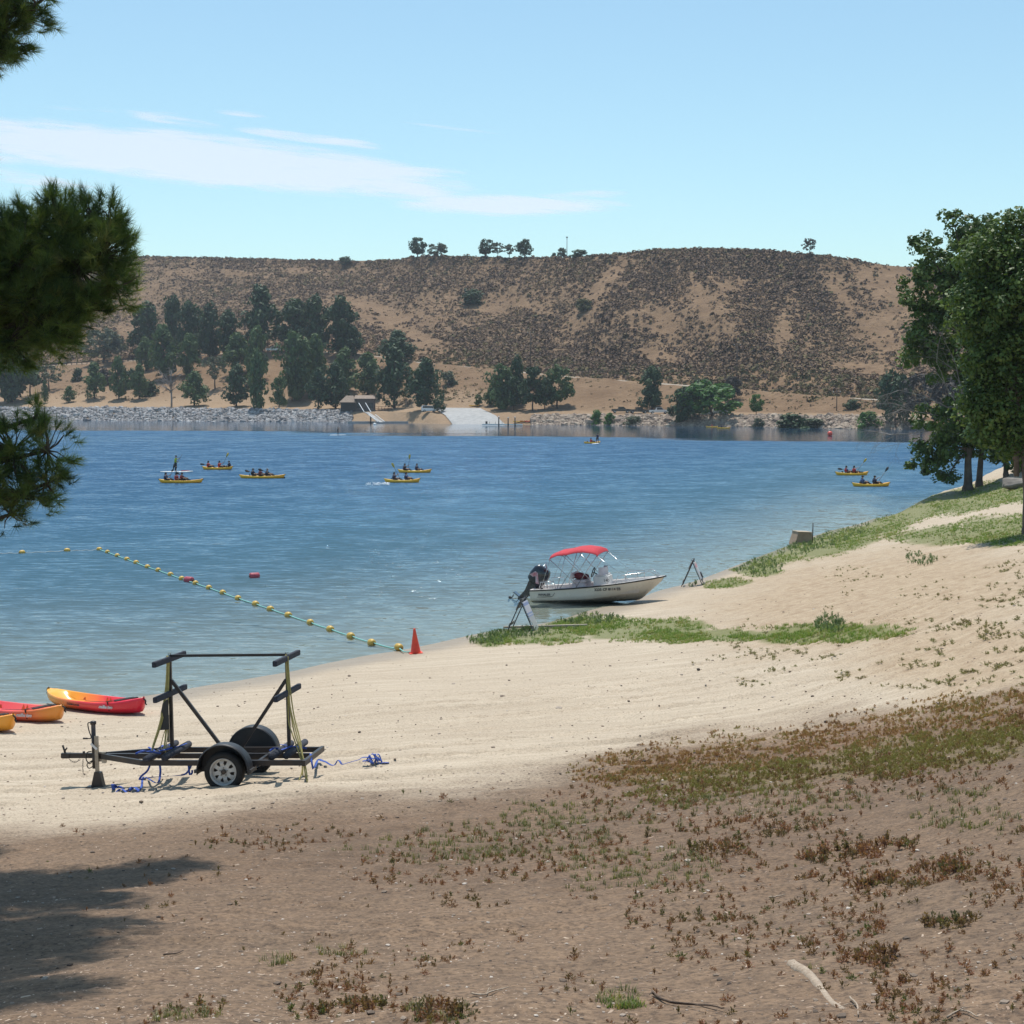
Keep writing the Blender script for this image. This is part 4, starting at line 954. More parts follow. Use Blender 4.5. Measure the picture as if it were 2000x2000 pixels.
def seats_mb(L_, n=2):
    mb = MB()
    for i in range(n):
        x = (-.22+.42*i/(max(n-1, 1)))*L_
        mb.box((x, 0, .2), (.36, .40, .07), None, .02); mb.box((x-.2, 0, .34), (.05, .38, .26), Matrix.Rotation(-.25, 4, 'Y'), .015)
    return mb
def make_kayak(L_, m, label, group, loc, rz, seats=2, name='kayak'):
    e = empty(name, loc, rz, label, 'kayak', group)
    MB().loft(kayak_rings(L_)).build('hull', m, e)
    seats_mb(L_, seats).build('seat', M_STRAP, e)
    for s in (-1, 1):
        x = s*L_/2; MB().tube([(x*.97, -.03, .40), (x*1.02, 0, .40), (x*1.03, 0, .33), (x*.99, .02, .36)], .014, 6).build('carry_handle', M_STRAP, e)
    return e
# ---- people
M_SKIN = mat('skin', (.42, .25, .17), (.34, .19, .125), .55, 12)
def cloth(n, c): return mat(n, c, tuple(x*.7 for x in c), .85, 10)
M_CL = {k: cloth(k+'_cloth', c) for k, c in dict(navy=(.02, .028, .07), red=(.36, .035, .04), black=(.016, .016, .02), blue=(.05, .10, .24), lime=(.35, .48, .06), grey=(.12, .12, .13), white=(.7, .7, .7), maroon=(.16, .03, .04)).items()}
M_HAIR = mat('dark_hair', (.018, .012, .01), (.010, .007, .006), .8, 20)
def skin_body(J, E, name):
    """J joints: name -> (pos, radius); E edges; grown with a Skin modifier and smoothed"""
    names = list(J); me = bpy.data.meshes.new('skel'); me.from_pydata([J[n][0] for n in names], [(names.index(a), names.index(b)) for a, b in E], [])
    ob = bpy.data.objects.new('skel', me); COL.objects.link(ob); md = ob.modifiers.new('s', 'SKIN'); sv = me.skin_vertices[0].data
    for i, n in enumerate(names): sv[i].radius = (J[n][1], J[n][1]*(.8 if n in ('chest', 'belly', 'pelvis') else 1)) if isinstance(J[n][1], float) else J[n][1]
    sv[names.index('pelvis')].use_root = True
    ob.modifiers.new('d', 'SUBSURF').levels = 1; ob.modifiers['d'].render_levels = 1
    out = bpy.data.meshes.new_from_object(ob.evaluated_get(bpy.context.evaluated_depsgraph_get())); bpy.data.objects.remove(ob)
    out.polygons.foreach_set('use_smooth', [True]*len(out.polygons)); return out
def fingers(mb, h, d, side):
    d = Vector(d).normalized(); up = Vector((0, 0, 1)); s = d.cross(up)
    if s.length < .1: s = Vector((0, 1, 0))
    s.normalize(); u2 = s.cross(d)
    for i, L_ in enumerate((.066, .076, .072, .056)):
        p = Vector(h)+s*(i-1.5)*.020+d*.03; a = p+d*L_*.55; b = a-u2*L_*.4+d*.01; c = b-u2*.012-d*L_*.35
        mb.tube([p, a, b, c], [.011, .010, .009, .007], 5)
    p = Vector(h)+s*side*.04; mb.tube([p, p+s*side*.02+d*.03-u2*.02, p+d*.045-u2*.04], [.013, .011, .008], 5)
_body = {}
def body_mesh(pose):
    if pose in _body: return _body[pose]
    if pose.startswith('sit'):
        LH, RH = {'sit_low': ((.42, .24, .36), (.38, -.24, .34)), 'sit_up': ((.40, .10, .66), (.34, -.30, .30)), 'sit_rest': ((.26, .18, .24), (.24, -.20, .22))}[pose]
        J = {'pelvis': ((0, 0, .12), .13), 'belly': ((-.02, 0, .28), .12), 'chest': ((0, 0, .46), .135), 'neck': ((.01, 0, .60), .052), 'head': ((.02, 0, .70), .082), 'crown': ((.01, 0, .79), .07)}
        sh = .46; hip = [(.06, .10, .11), (.40, .17, .30), (.74, .12, .10), (.84, .12, .14)]
    else:
        LH, RH = (.44, -.02, 1.38), (.36, -.10, .98)
        J = {'pelvis': ((0, 0, .92), .125), 'belly': ((0, 0, 1.06), .11), 'chest': ((.03, 0, 1.26), .13), 'neck': ((.05, 0, 1.42), .05), 'head': ((.07, 0, 1.54), .082), 'crown': ((.06, 0, 1.63), .07)}
        hip = [(.0, .10, .86), (.06, .14, .47), (-.02, .17, .07), (.13, .18, .03)]
    cz = J['chest'][0][2]; cx = J['chest'][0][0]
    E = [('pelvis', 'belly'), ('belly', 'chest'), ('chest', 'neck'), ('neck', 'head'), ('head', 'crown')]
    for s, H in ((1, LH), (-1, RH)):
        n = 'L' if s > 0 else 'R'; shd = (cx, s*.165, cz+.06); el = ((shd[0]+H[0])/2-.02, s*.24+(H[1]-s*.2)*.3, (shd[2]+H[2])/2-.08)
        J[n+'sh'] = (shd, .058); J[n+'el'] = (el, .040); J[n+'wr'] = (tuple(Vector(el).lerp(Vector(H), .85)), .027); J[n+'hd'] = (H, .034)
        E += [('chest', n+'sh'), (n+'sh', n+'el'), (n+'el', n+'wr'), (n+'wr', n+'hd')]
        hp_ = [(p[0], s*p[1], p[2]) for p in hip]
        for q, (p, r_) in enumerate(zip(hp_, (.085, .062, .040, .030))):
            J[n+'l%d' % q] = (p, r_); E.append((('pelvis' if q == 0 else n+'l%d' % (q-1)), n+'l%d' % q))
    me = skin_body(J, E, pose); mb = MB(); mb.v = [v.co[:] for v in me.vertices]; mb.f = [tuple(p.vertices) for p in me.polygons]; mb.sm = [True]*len(mb.f)
    hx, _, hz = J['head'][0]
    mb.tube([(hx+.07, 0, hz+.02), (hx+.105, 0, hz-.015), (hx+.075, 0, hz-.025)], [.010, .014, .010], 6)           # nose
    for s in (-1, 1): mb.sphere((hx-.005, s*.082, hz), (.018, .01, .03), 6, 5); mb.sphere((hx+.078, s*.03, hz+.02), (.008, .012, .008), 6, 4)
    for s, H, el in ((1, LH, J['Lel'][0]), (-1, RH, J['Rel'][0])): fingers(mb, H, Vector(H)-Vector(el), -s)
    me2 = mb.mesh('body', M_SKIN, False); _body[pose] = (me2, J, LH, RH); return _body[pose]
def ring(cx, cy, cz, rx, ry, n=14): return [(cx+rx*math.cos(2*PI*i/n), cy+ry*math.sin(2*PI*i/n), cz) for i in range(n)]
def person(loc, rz, pose, top, legs, label, hat=None, vest=None, scale=1.0, group='people on the water'):
    me, J, LH, RH = body_mesh(pose); e = empty('person', loc, rz, label, 'person', group); e.scale = (scale,)*3
    link_mesh('body', me, None, e)
    pz = J['pelvis'][0]; bz = J['belly'][0]; cz = J['chest'][0]; nz = J['neck'][0]
    mb = MB().loft([ring(pz[0], 0, pz[2]-.02, .13, .165), ring(bz[0], 0, bz[2], .125, .155), ring(cz[0], 0, cz[2]-.05, .135, .18), ring(cz[0], 0, cz[2]+.08, .12, .20), ring(nz[0], 0, nz[2]-.03, .07, .085)])
    for n in 'LR':
        a = Vector(J[n+'sh'][0]); b = Vector(J[n+'el'][0]); mb.tube([a, a.lerp(b, .75)], [.078, .058], 10)
    mb.build('shirt', M_CL[top], e)
    if vest:
        v = MB().loft([ring(bz[0]-.01, 0, bz[2]-.02, .165, .185), ring(cz[0], 0, cz[2]-.06, .185, .205), ring(cz[0], 0, cz[2]+.08, .165, .20), ring(nz[0], 0, nz[2]-.055, .11, .13)])
        v.tube([(nz[0]-.07, -.1, nz[2]-.05), (nz[0]-.10, 0, nz[2]+.0), (nz[0]-.07, .1, nz[2]-.05)], .03, 6); v.build('life_vest', M_CL[vest], e)
    mb = MB()
    for n in 'LR':
        P_ = [Vector(J['pelvis'][0])*.4+Vector(J[n+'l0'][0])*.6, Vector(J[n+'l0'][0]), Vector(J[n+'l0'][0]).lerp(Vector(J[n+'l1'][0]), .85)]; mb.tube(P_, [.125, .112, .085], 10)
        if legs == 'black': mb.tube([J[n+'l1'][0], J[n+'l2'][0]], [.075, .05], 8)
    mb.build('shorts', M_CL[legs], e)
    hx, _, hz = J['head'][0]
    if hat: MB().sphere((hx-.005, 0, hz+.06), (.105, .10, .085), 12, 6).lathe([(.10, -.004), (.155, -.01), (.155, .004), (.10, .012)], 16, Matrix.Translation((hx+.02, 0, hz+.055))).build('hat', M_CL[hat], e)
    else: MB().sphere((hx-.022, 0, hz+.045), (.098, .093, .10), 12, 7).tube([(hx-.08, 0, hz+.02), (hx-.10, 0, hz-.06)], [.05, .03], 7).build('hair', M_HAIR, e)
    return e, LH, RH
M_PBL = mat('yellow_paddle_blade', (.50, .38, .06), (.40, .30, .04), .4, 6)
M_SHAFT = mat('dark_paddle_shaft', (.04, .04, .045), (.025, .025, .028), .4, 8)
def paddle(P0, d, L_, label, blade=None, both=True, name='paddle'):
    d = Vector(d).normalized(); e = empty(name, P0, 0, label, 'paddle', 'paddles in use on the lake'); c = Vector((0, 0, 0))
    a, b = -d*L_/2, d*L_/2
    MB().tube([a*.8, b*.8], .018, 8).build('shaft', M_SHAFT, e)
    for k, q in enumerate((a, b) if both else (a,)):
        s = Vector((d.z, 0, -d.x)); s = s.normalized() if s.length > .1 else Vector((1, 0, 0)); nn_ = d.cross(s).normalized()
        dd_ = q.normalized(); o = q*.74; pts = []; m_ = MB()
        prof = [(0, .02), (.08, .05), (.2, .09), (.36, .10), (.46, .07), (.5, .02)]
        fr_ = [[o+dd_*p[0]+s*p[1]+nn_*.008, o+dd_*p[0]-s*p[1]+nn_*.008, o+dd_*p[0]-s*p[1]-nn_*.008, o+dd_*p[0]+s*p[1]-nn_*.008] for p in prof]
        m_.loft(fr_).build('blade', blade or M_PBL, e)
    return e
def wpt(u, v): p = Pz(u, v, 0); return p
def crew(u0, u1, v, seats, lab, L_=None, flip=False, seatn=2, mt=None, rz0=0):
    """kayak spanning u0..u1 with people at the given fractions; seats: (frac, pose, top, vest, hat, label, paddle)"""
    p = wpt((u0+u1)/2, v-2); Lk = (u1-u0)*p.y/FPX; rz = math.atan2(-p.x, p.y)*0+rz0+(PI if flip else 0)
    L_ = L_ or min(max(Lk, 3.2), 4.6); sc_ = Lk/L_/max(math.cos(rz0), .5)
    k = make_kayak(L_, mt or M_KY, lab, 'yellow kayaks out on the lake', (p.x, p.y, -.06), rz, seatn)
    for (fr, pose, top, vest, hat, pl_, pd) in seats:
        x = (fr-.5)*Lk; px_, py_ = p.x+x*math.cos(rz0), p.y+x*math.sin(rz0)
        face = 0 if not pd or pd[0] >= 0 else PI
        e, LH, RH = person((px_, py_, .08), rz0+(PI if (pd and pd[0] < 0) or (pd is None and False) else 0), pose, top, 'black', pl_, hat, vest)
        if pd and len(pd) > 1:
            a, b = Vector(LH), Vector(RH); d = (b-a); c = (a+b)/2+Vector((.03, 0, 0)); M = Matrix.Rotation(e.rotation_euler.z, 4, 'Z')
            paddle(Vector(e.location)+(M @ c), (M @ d) if pd[2] is None else pd[2], 2.2, pd[1], M_PBL if pd[3] else M_SHAFT)
S = 'sit_low'; U = 'sit_up'; T = 'sit_rest'
crew(310, 397, 945, [(.16, U, 'navy', 'navy', None, 'person in a navy vest at the rear of the kayak below the paddleboard', (1, 'raised dark paddle held by the rear paddler below the paddleboard', (.45, -.25, 1), False)),
     (.40, T, 'maroon', 'red', None, 'person in a red vest seated in the middle of the kayak below the paddleboard', None), (.52, S, 'maroon', 'red', 'black', 'person in a red vest and black cap, foremost below the paddleboard', (1, 'dark paddle held low by the third person below the paddleboard', (.5, .6, -.35), False))],
     'yellow kayak carrying three people just below the white paddleboard')
crew(395, 455, 919, [(.2, S, 'red', 'red', None, 'child in a red vest at the left end of the kayak right of the paddleboard', (1, 'dark paddle held low at the left end of the kayak right of the paddleboard', (1, .5, -.15), False)),
     (.56, U, 'red', 'red', None, 'child in a red vest in the middle of the kayak right of the paddleboard', (1, 'yellow-bladed paddle raised over the kayak right of the paddleboard', (.45, .2, 1), True)),
     (.88, T, 'navy', 'navy', 'black', 'person in dark clothes at the right end of the kayak right of the paddleboard', (-1,))],
     'yellow kayak carrying three people right of the standing paddler')
crew(467, 557, 936, [(.30, S, 'navy', 'black', 'black', 'person in black bending forward, left of the three crouched people', (1, 'black-bladed paddle stretching along the kayak with three crouched people', (1, -.3, -.22), False)),
     (.46, S, 'maroon', 'maroon', None, 'person in dark red in the middle of the kayak with three crouched people', None),
     (.61, S, 'grey', 'navy', 'grey', 'person with a light cap at the front of the kayak with three crouched people', (1, 'black-bladed paddle dipping beside the front crouched person', (1, .2, -.35), False))],
     'yellow kayak with three crouched people in the middle left of the lake')
crew(752, 819, 944, [(.27, U, 'navy', 'navy', None, 'person in navy paddling hard at the rear of the nearer kayak of the centre pair', (1, 'paddle raised high to the left at the nearer kayak of the centre pair', (-.5, -.2, 1), True)),
     (.62, S, 'blue', 'navy', None, 'person in blue at the front of the nearer kayak of the centre pair', None)],
     'yellow kayak nearer of the centre pair, leaving white splashes behind')
crew(777, 843, 925, [(.20, U, 'black', 'navy', 'black', 'person in a dark hat at the rear of the farther kayak of the centre pair', (1, 'paddle raised upright at the farther kayak of the centre pair', (.12, -.2, 1), True)),
     (.56, T, 'navy', 'navy', 'black', 'person in a dark cap at the front of the farther kayak of the centre pair', (1,))],
     'yellow kayak farther of the centre pair')
crew(1632, 1695, 930, [(.33, S, 'blue', 'red', None, 'person in a red and blue vest, rear of the farther kayak on the right', (1, 'dark-bladed paddle trailing left from the farther kayak on the right', (1, .1, -.16), False)),
     (.57, U, 'red', 'red', None, 'person in red at the front of the farther kayak on the right', (1, 'yellow-bladed paddle raised from the farther kayak on the right', (.75, .1, 1), True))],
     'yellow kayak with a dark bow tip, farther of the pair on the right')
crew(1667, 1735, 952, [(.25, S, 'blue', 'blue', 'black', 'person in a blue vest and dark hat, rear of the nearer right-hand kayak', None),
     (.60, U, 'navy', 'navy', 'black', 'person in a navy vest at the front of the nearer kayak on the right', (1, 'dark paddle raised from the nearer kayak on the right', (.7, .1, 1), False))],
     'plain yellow kayak nearer of the pair on the right')
crew(1143, 1170, 868, [(.4, S, 'red', 'red', None, 'person in red sitting in the small distant kayak at the centre', (1,))], 'small distant yellow kayak pointing towards the camera at the centre of the lake', rz0=.5)
crew(1379, 1402, 836.5, [(.5, T, 'red', 'red', None, 'tiny person in the left of two kayaks close to the far shore', (1,))], 'tiny yellow kayak, left of the two close under the far shore')
crew(1400, 1427, 838.5, [(.35, T, 'navy', 'navy', None, 'tiny person in the right of two kayaks close to the far shore', (1,))], 'tiny yellow kayak, right of the two close under the far shore')
M_BOARD = mat('white_board', (.80, .80, .79), (.72, .72, .71), .35, 4)
def sup(u0, u1, v, label, red=False, rz=0):
    p = wpt((u0+u1)/2, v); L_ = 3.3; e = empty('paddleboard', (p.x, p.y, -.02), rz, label, 'paddleboard')
    rings = []
    for i in range(15):
        t = -1+i/7; b = .38*max(0, 1-abs(t)**2.6)**.7+.01; z = .05*max(t, 0)**2; rings.append([(t*L_/2, -b, z+.05), (t*L_/2, -b*.9, z), (t*L_/2, b*.9, z), (t*L_/2, b, z+.05), (t*L_/2, b*.85, z+.10), (t*L_/2, -b*.85, z+.10)])
    MB().loft(rings).build('deck', M_BOARD, e)
    if red: MB().box((.9, 0, .115), (.9, .3, .03), None, .01).tube([(.5, -.1, .14), (1.3, -.1, .14)], .05, 8).build('deck_bag', M_CL['red'], e)
    MB().add([(-1.4, -.01, 0), (-1.1, -.01, 0), (-1.38, -.01, -.2), (-1.4, .01, 0), (-1.1, .01, 0), (-1.38, .01, -.2)], [(0,1,2),(5,4,3),(0,2,5,3),(1,4,5,2)]).build('fin', M_STRAP, e)
    return p
p = sup(308, 382, 922, 'white paddleboard with a red bag carrying the standing paddler', True)
p2 = Vector((wpt(343, 922).x, p.y, .09)); e, LH, RH = person(p2, 0, 'stand', 'lime', 'black', 'person in a lime top standing on the white paddleboard with a long paddle', 'black', None, .95)
paddle(p2+Vector((.25, -.06, .95)), (.62, .0, 1), 2.1, 'long paddle reaching from the standing paddler down into the water', M_SHAFT, False)
p = sup(1154, 1172, 867, 'small distant board under the dark standing figure at the centre of the lake', rz=1.2)
e, LH, RH = person(Vector((p.x+.3, p.y, .09)), 1.2, 'stand', 'navy', 'black', 'person in dark clothes standing on the distant board beside the small kayak', 'black', None, 1.0)
p = sup(652, 668, 850, 'distant white paddleboard on the calm water in front of the boathouse', rz=.3)
e, LH, RH = person(Vector((p.x, p.y, .09)), .3, 'stand', 'black', 'black', 'person in black standing on the distant white paddleboard before the boathouse', None, None, .95)
# white water thrown up behind the nearer centre kayak
M_FOAM = mat('white_water', (.8, .82, .84), (.6, .66, .7), .6, 5)
parts = []; n = 160; fu = RNG.uniform(0, 1, n)**1.4; pp = np.array([wpt(760-46*f_, 946+RNG.normal()*1.3)[:] for f_ in fu]); pp[:, 2] = RNG.uniform(.0, .07, n)
V_, F_, r_ = scatter(lumpy(3, IV, .5), IF, pp, RNG.uniform(0, 6, n), RNG.uniform(.02, .09, n)*(1.2-.6*fu))
tag(link_mesh('splash', np_mesh('splash', V_, F_, M_FOAM, True, {'rnd': r_})), kind='stuff')
M_KR = mat('red_polyethylene', (.66, .05, .03), (.55, .03, .02), .4, 3); M_KO = mat('orange_polyethylene', (.8, .28, .04), (.7, .2, .02), .4, 3)
for u, v, m_, rz_, lab in ((1013, 825.5, M_KY, .1, 'pale yellow kayak on the far shore, leftmost of three beside the dock'), (1026, 824.5, M_KO, .25, 'orange kayak on the far shore, middle of three beside the dock'), (1036, 825, M_KR, -.1, 'red kayak on the far shore, right of three beside the dock'), (926, 794, M_KY, -.2, 'bright yellow kayak lying at the top of the boat ramp')):
    p = GF(u, v); make_kayak(3.4, m_, lab, 'kayaks lying on the far shore', (p.x, p.y, float(zfar(p.x, p.y)[0])+.1), rz_)
# ---- float line
M_FLOAT = mat('yellow_float', (.60, .40, .075), (.45, .28, .05), .5, 10, 0, .2)
M_FBAND = mat('wet_dark_underside', (.10, .08, .04), (.06, .05, .03), .6, 8)
M_ROPE = mat('turquoise_rope', (.25, .55, .50), (.16, .42, .38), .7, 60)
M_ROPEW = mat('pale_rope', (.55, .55, .52), (.4, .4, .38), .7, 60)
FL = [(43,1078),(131,1074),(194,1072),(210,1077.5),(229,1084.5),(248,1091.5),(266,1098),(288,1106.5),(309,1113),(333,1121.5),(355,1129.5),(382,1138.5),(408,1147.5),(435,1157),(465,1168),(499,1179),(528,1189),(563,1201),(606,1215.5),(645,1228.5),(685,1242),(726,1255),(779,1268.5)]
fm = MB().lathe([(.02, -.135), (.07, -.13), (.105, -.09), (.118, -.02), (.118, .02), (.105, .09), (.07, .13), (.02, .135)], 16, Matrix.Rotation(PI/2, 4, 'Y')).mesh('float_body', M_FLOAT)
eb = MB().tube([(-.16, 0, 0), (-.128, 0, 0)], .03, 8).tube([(.128, 0, 0), (.16, 0, 0)], .03, 8).mesh('end_collar', M_FBAND)
pf = [Pz(u, v+2.5, 0)+Vector((0, 0, .035)) for u, v in FL]; LABF = {0: 'leftmost yellow float of the line, near the edge of the photo', 1: 'second yellow float from the left, just before the corner of the line', 2: 'yellow float at the far corner where the line turns', 22: 'yellow float lying at the shoreline beside the orange cone'}
proto = None
for i, p in enumerate(pf):
    a = pf[max(i-1, 0)]; b = pf[min(i+1, len(pf)-1)]; rz = math.atan2(b.y-a.y, b.x-a.x)
    if proto is None:
        proto = empty('line_float'); link_mesh('float_body', fm, None, proto); link_mesh('end_collar', eb, None, proto); o = proto
    else: o = copy_tree(proto)
    o.location = p if i < 22 else Vector((p.x, p.y, max(gz(p.x, p.y), 0)+.1)); o.rotation_euler = (random.uniform(-.2, .2), random.uniform(-.08, .08), rz+random.uniform(-.15, .15))
    tag(o, LABF.get(i, ('yellow float number %d counted along the turquoise rope from the far corner to the cone' % (i-1))), 'float', 'yellow floats on the swimming line')
cone_p = G(812, 1276)
rp = []
for i in range(2, len(pf)-1):
    for t in np.linspace(0, 1, 6, endpoint=False): q = pf[i].lerp(pf[i+1], t); rp.append((q.x, q.y, .045-.02*math.sin(PI*t)))
q = pf[-1]; rp.append((q.x, q.y, max(gz(q.x, q.y), 0)+.08)); rp += [(cone_p.x-.35, cone_p.y+.1, cone_p.z+.03), (cone_p.x-.1, cone_p.y, cone_p.z+.03)]
tag(MB().tube(rp, .020, 6).build('float_rope', M_ROPE), 'turquoise rope running from the cone out along the yellow floats', 'rope')
rp = [(p.x, p.y, .0+.012*math.sin(i*1.7)) for i in range(3) for p in [pf[i]]]; rp = [Pz(-30, 1082, 0)[:]]+rp
rr_ = []
for i in range(len(rp)-1):
    for t in np.linspace(0, 1, 14, endpoint=False): a = Vector(rp[i]).lerp(Vector(rp[i+1]), t); rr_.append((a.x, a.y, .012+.02*math.sin(t*21+i)))
tag(MB().tube(rr_, .014, 5).build('far_rope', M_ROPEW), 'pale half-sunk rope between the far floats at the left edge', 'rope')
M_PINK = mat('faded_red_foam', (.42, .07, .10), (.30, .045, .07), .6, 10)
for (u, v, rz, lab) in ((497, 1125, .5, 'faded red cylinder float drifting alone right of the float line'), (369, 1133, -.6, 'faded red cylinder float touching the yellow float line')):
    p = Pz(u, v+3, 0); e = empty('cylinder_float', (p.x, p.y, .07), rz, lab, 'float', 'faded red cylinder floats'); MB().lathe([(.05, -.2), (.12, -.19), (.135, -.15), (.135, .15), (.12, .19), (.05, .2)], 16, Matrix.Rotation(PI/2, 4, 'Y')).build('foam_body', M_PINK, e)
    MB().tube([(-.24, 0, 0), (.24, 0, 0)], .03, 8).build('core_tube', M_FBAND, e)
p = Pz(1621, 851, 0); e = empty('marker_buoy', (p.x, p.y, 0), 0, 'round orange-red marker buoy on the calm water at right', 'buoy')
MB().sphere((0, 0, .42), .52, 18, 12).build('ball', mat('orange_red_vinyl', (.72, .09, .05), (.62, .06, .04), .4, 4), e); MB().tube([(0, 0, .92), (0, 0, 1.06)], .09, 8).build('top_eye', M_FBAND, e)
# ---- motor boat
BL = 4.85
bpos = Pz(1040, 1172, 0); byaw = R(-17)
boat = empty('motor_boat', (bpos.x+.15, bpos.y+.35, -.17), 0, 'small white motor boat with a red canopy and black outboard, bow on the sand', 'motor boat')
boat.rotation_euler = (0, R(-3.6), byaw)
M_GEL = mat('cream_gelcoat', (.66, .62, .54), (.58, .54, .46), .25, 1.2, 0, 0, None, .5, .3)
M_GELI = mat('inner_white_gelcoat', (.68, .66, .64), (.56, .54, .52), .4, 3)
M_RUB = mat('black_rubber', (.018, .018, .018), (.012, .012, .012), .6, 10)
M_SS = mat('stainless_tube', (.62, .62, .63), (.5, .5, .52), .22, 10, 1.0)
def hull_par(t):
    x = t*BL; b = .80+.10*math.sin(min(t/.55, 1)*PI/2)*1.0; b *= (1-max(0, (t-.52)/.48)**2.3*.93)
    zg = .58+.30*t**1.7; zk = .0+.06*max(0, (t-.55)/.45)**1.5+.62*max(0, (t-.8)/.2)**2.2; zc = .20+.34*max(0, (t-.35)/.65)**1.5; bc = b*(.93-.33*max(0, (t-.4)/.6)**1.3)
    return x, b, zg, zk, zc, bc
rings = []; inner = []; rail = []
NT = 30
for i in range(NT+1):
    t = i/NT; x, b, zg, zk, zc, bc = hull_par(t); zk = min(zk, zg-.06); zc = max(min(zc, zg-.05), zk+.02); kx = .0
    rake = .0 if t < .8 else 0
    h = [(0, zk), (bc*.45, zk+(zc-zk)*.35+.0), (bc*.55, zk+(zc-zk)*.28), (bc*.9, zc-.03), (bc, zc), (bc+(b-bc)*.35, zc+(zg-zc)*.3), (bc+(b-bc)*.45, zc+(zg-zc)*.36), (b*.985, zg-.10), (b, zg-.02), (b, zg), (b-.09, zg+.012), (b-.11, zg-.03), (max(b-.15, .01), max(.34, zk+.03) if t < .86 else zg-.04), (0, max(.32, zk+.02) if t < .86 else zg-.03)]
    h = [(max(p[0], .004) if 0 < j < len(h)-1 else 0, p[1]) for j, p in enumerate(h)]
    rk = .8*max(0, (t-.62)/.38)**2; rings.append([(x-max(zg-p[1], 0)*rk, -p[0], p[1]) for p in h]+[(x-max(zg-p[1], 0)*rk, p[0], p[1]) for p in h[-2:0:-1]]); rail.append((x, b, zg))
def sub(rings, idx): return [[r_[k] for k in idx] for r_ in rings]
nh = 14; full = len(rings[0])
hb = MB(); outer_idx = list(range(10, -1, -1))[1:]; 
lo_idx = [full-k for k in range(9, 0, -1)]+list(range(0, 10))      # port gunwale .. keel .. starboard gunwale
hb.loft(sub(rings, lo_idx), close=False, caps=False)
hb.add([rings[0][k] for k in lo_idx], [tuple(range(len(lo_idx)))]); hull = hb.build('hull', M_GEL, boat)
hi_idx = list(range(9, full-8)); MB().loft(sub(rings, hi_idx), close=False, caps=False).add([rings[0][k] for k in hi_idx], [tuple(range(len(hi_idx)))]).build('inner_liner', M_GELI, boat)
rl = [(x, -b-.012, z-.015) for x, b, z in rail]+[(BL+.03, 0, rail[-1][2]-.01)]+[(x, b+.012, z-.015) for x, b, z in rail[::-1]]
MB().tube([(-.01, rl[-1][1]*.0, rl[0][2])]+rl, .026, 8).build('rub_rail', M_RUB, boat)
MB().box((.04, 0, .53), (.08, 1.5, .12)).box((.32, 0, .42), (.5, 1.5, .05)).build('splash_well', M_GELI, boat)
# lettering on the near (starboard) side
xn, bn_, zgn, *_ = hull_par(.12); 
M_INK = mat('black_vinyl', (.03, .03, .035), (.02, .02, .022), .5, 8)
def side_M(x, z, t0):
    _, b0, zg0, _, zc0, bc0 = hull_par(t0); _, b1, *_ = hull_par(t0+.04); an = math.atan2(b1-b0, .04*BL)
    tilt = math.atan2((b0-bc0)*.5, zg0-zc0)
    return Matrix.Translation((x, -b0-.028+(zg0-z)*(b0-bc0)*.75/(zg0-zc0), z)) @ Matrix.Rotation(-an, 4, 'Z') @ Matrix.Rotation(PI/2+tilt*.6, 4, 'X')
text_mesh('WHALER', .115, M_INK, hull, side_M(.33, .37, .12), 'name_lettering', .004, .002)
def hp_pt(x, z): 
    t = x/BL; _, b0, zg0, _, zc0, bc0 = hull_par(t); return (x, -b0-.022+(zg0-z)*(b0-bc0)*.75/(zg0-zc0), z)
MB().tube([hp_pt(x, z) for x, z in ((.28, .325), (.6, .325), (.80, .33), (.88, .36), (.96, .46))], .007, 5).build('name_swoosh', M_INK, hull)
text_mesh('3235 CF 8114 EB', .135, M_INK, hull, side_M(2.44, .50, .55), 'registration_number', .004, .003)
# console, wheel, windshield, seat
MB().box((2.55, .05, .66), (.55, .80, .70), None, .06).build('console', M_GELI, boat)
text_mesh('140', .15, M_INK, boat, Matrix.Translation((2.66, -.362, .76)) @ Matrix.Rotation(PI/2, 4, 'X'), 'console_number', .003)
M_SHIELD = mat('clear_grey_plastic', (.45, .46, .52), (.38, .39, .45), .15, 3)
MB().loft([[(2.5+.25*math.sin(a), .05+.42*math.cos(a+0), z) for a in np.linspace(0, PI, 9)] for z in (1.0, 1.28)], close=False, caps=False).build('windshield', M_SHIELD, boat)
MB().tube([(2.20+.12*math.sin(a)*.5, .05+.17*math.cos(a), 1.08+.17*math.sin(a)) for a in np.linspace(0, 2*PI, 20, endpoint=False)], .018, 6, closed=True).tube([(2.22, .05, 1.08), (2.35, .05, 1.0)], .02, 6).tube([(2.2, -.12, 1.08), (2.2, .22, 1.08)], .012, 5).build('steering_wheel', M_RUB, boat)
M_SEAT = mat('white_vinyl_cushion', (.66, .60, .60), (.52, .44, .45), .5, 5)
MB().box((1.75, .05, .55), (.5, .95, .42), None, .04).box((1.75, .05, .80), (.52, .98, .10), None, .04).build('seat_box', M_SEAT, boat)
MB().tube([(1.55, -.4, .98), (1.55, .5, .98)], .03, 6).box((1.5, .05, 1.0), (.10, .9, .22), None, .03).build('seat_back', M_SEAT, boat)
tag(MB().sphere((0, 0, .12), (.22, .16, .13), 12, 8).sphere((.18, .1, .10), (.16, .12, .1), 10, 7).build('life_jackets', M_CL['maroon']), 'dark red life jackets heaped on the boat seat beside the wheel', 'life jacket')
lj = COL.objects['life_jackets']; 
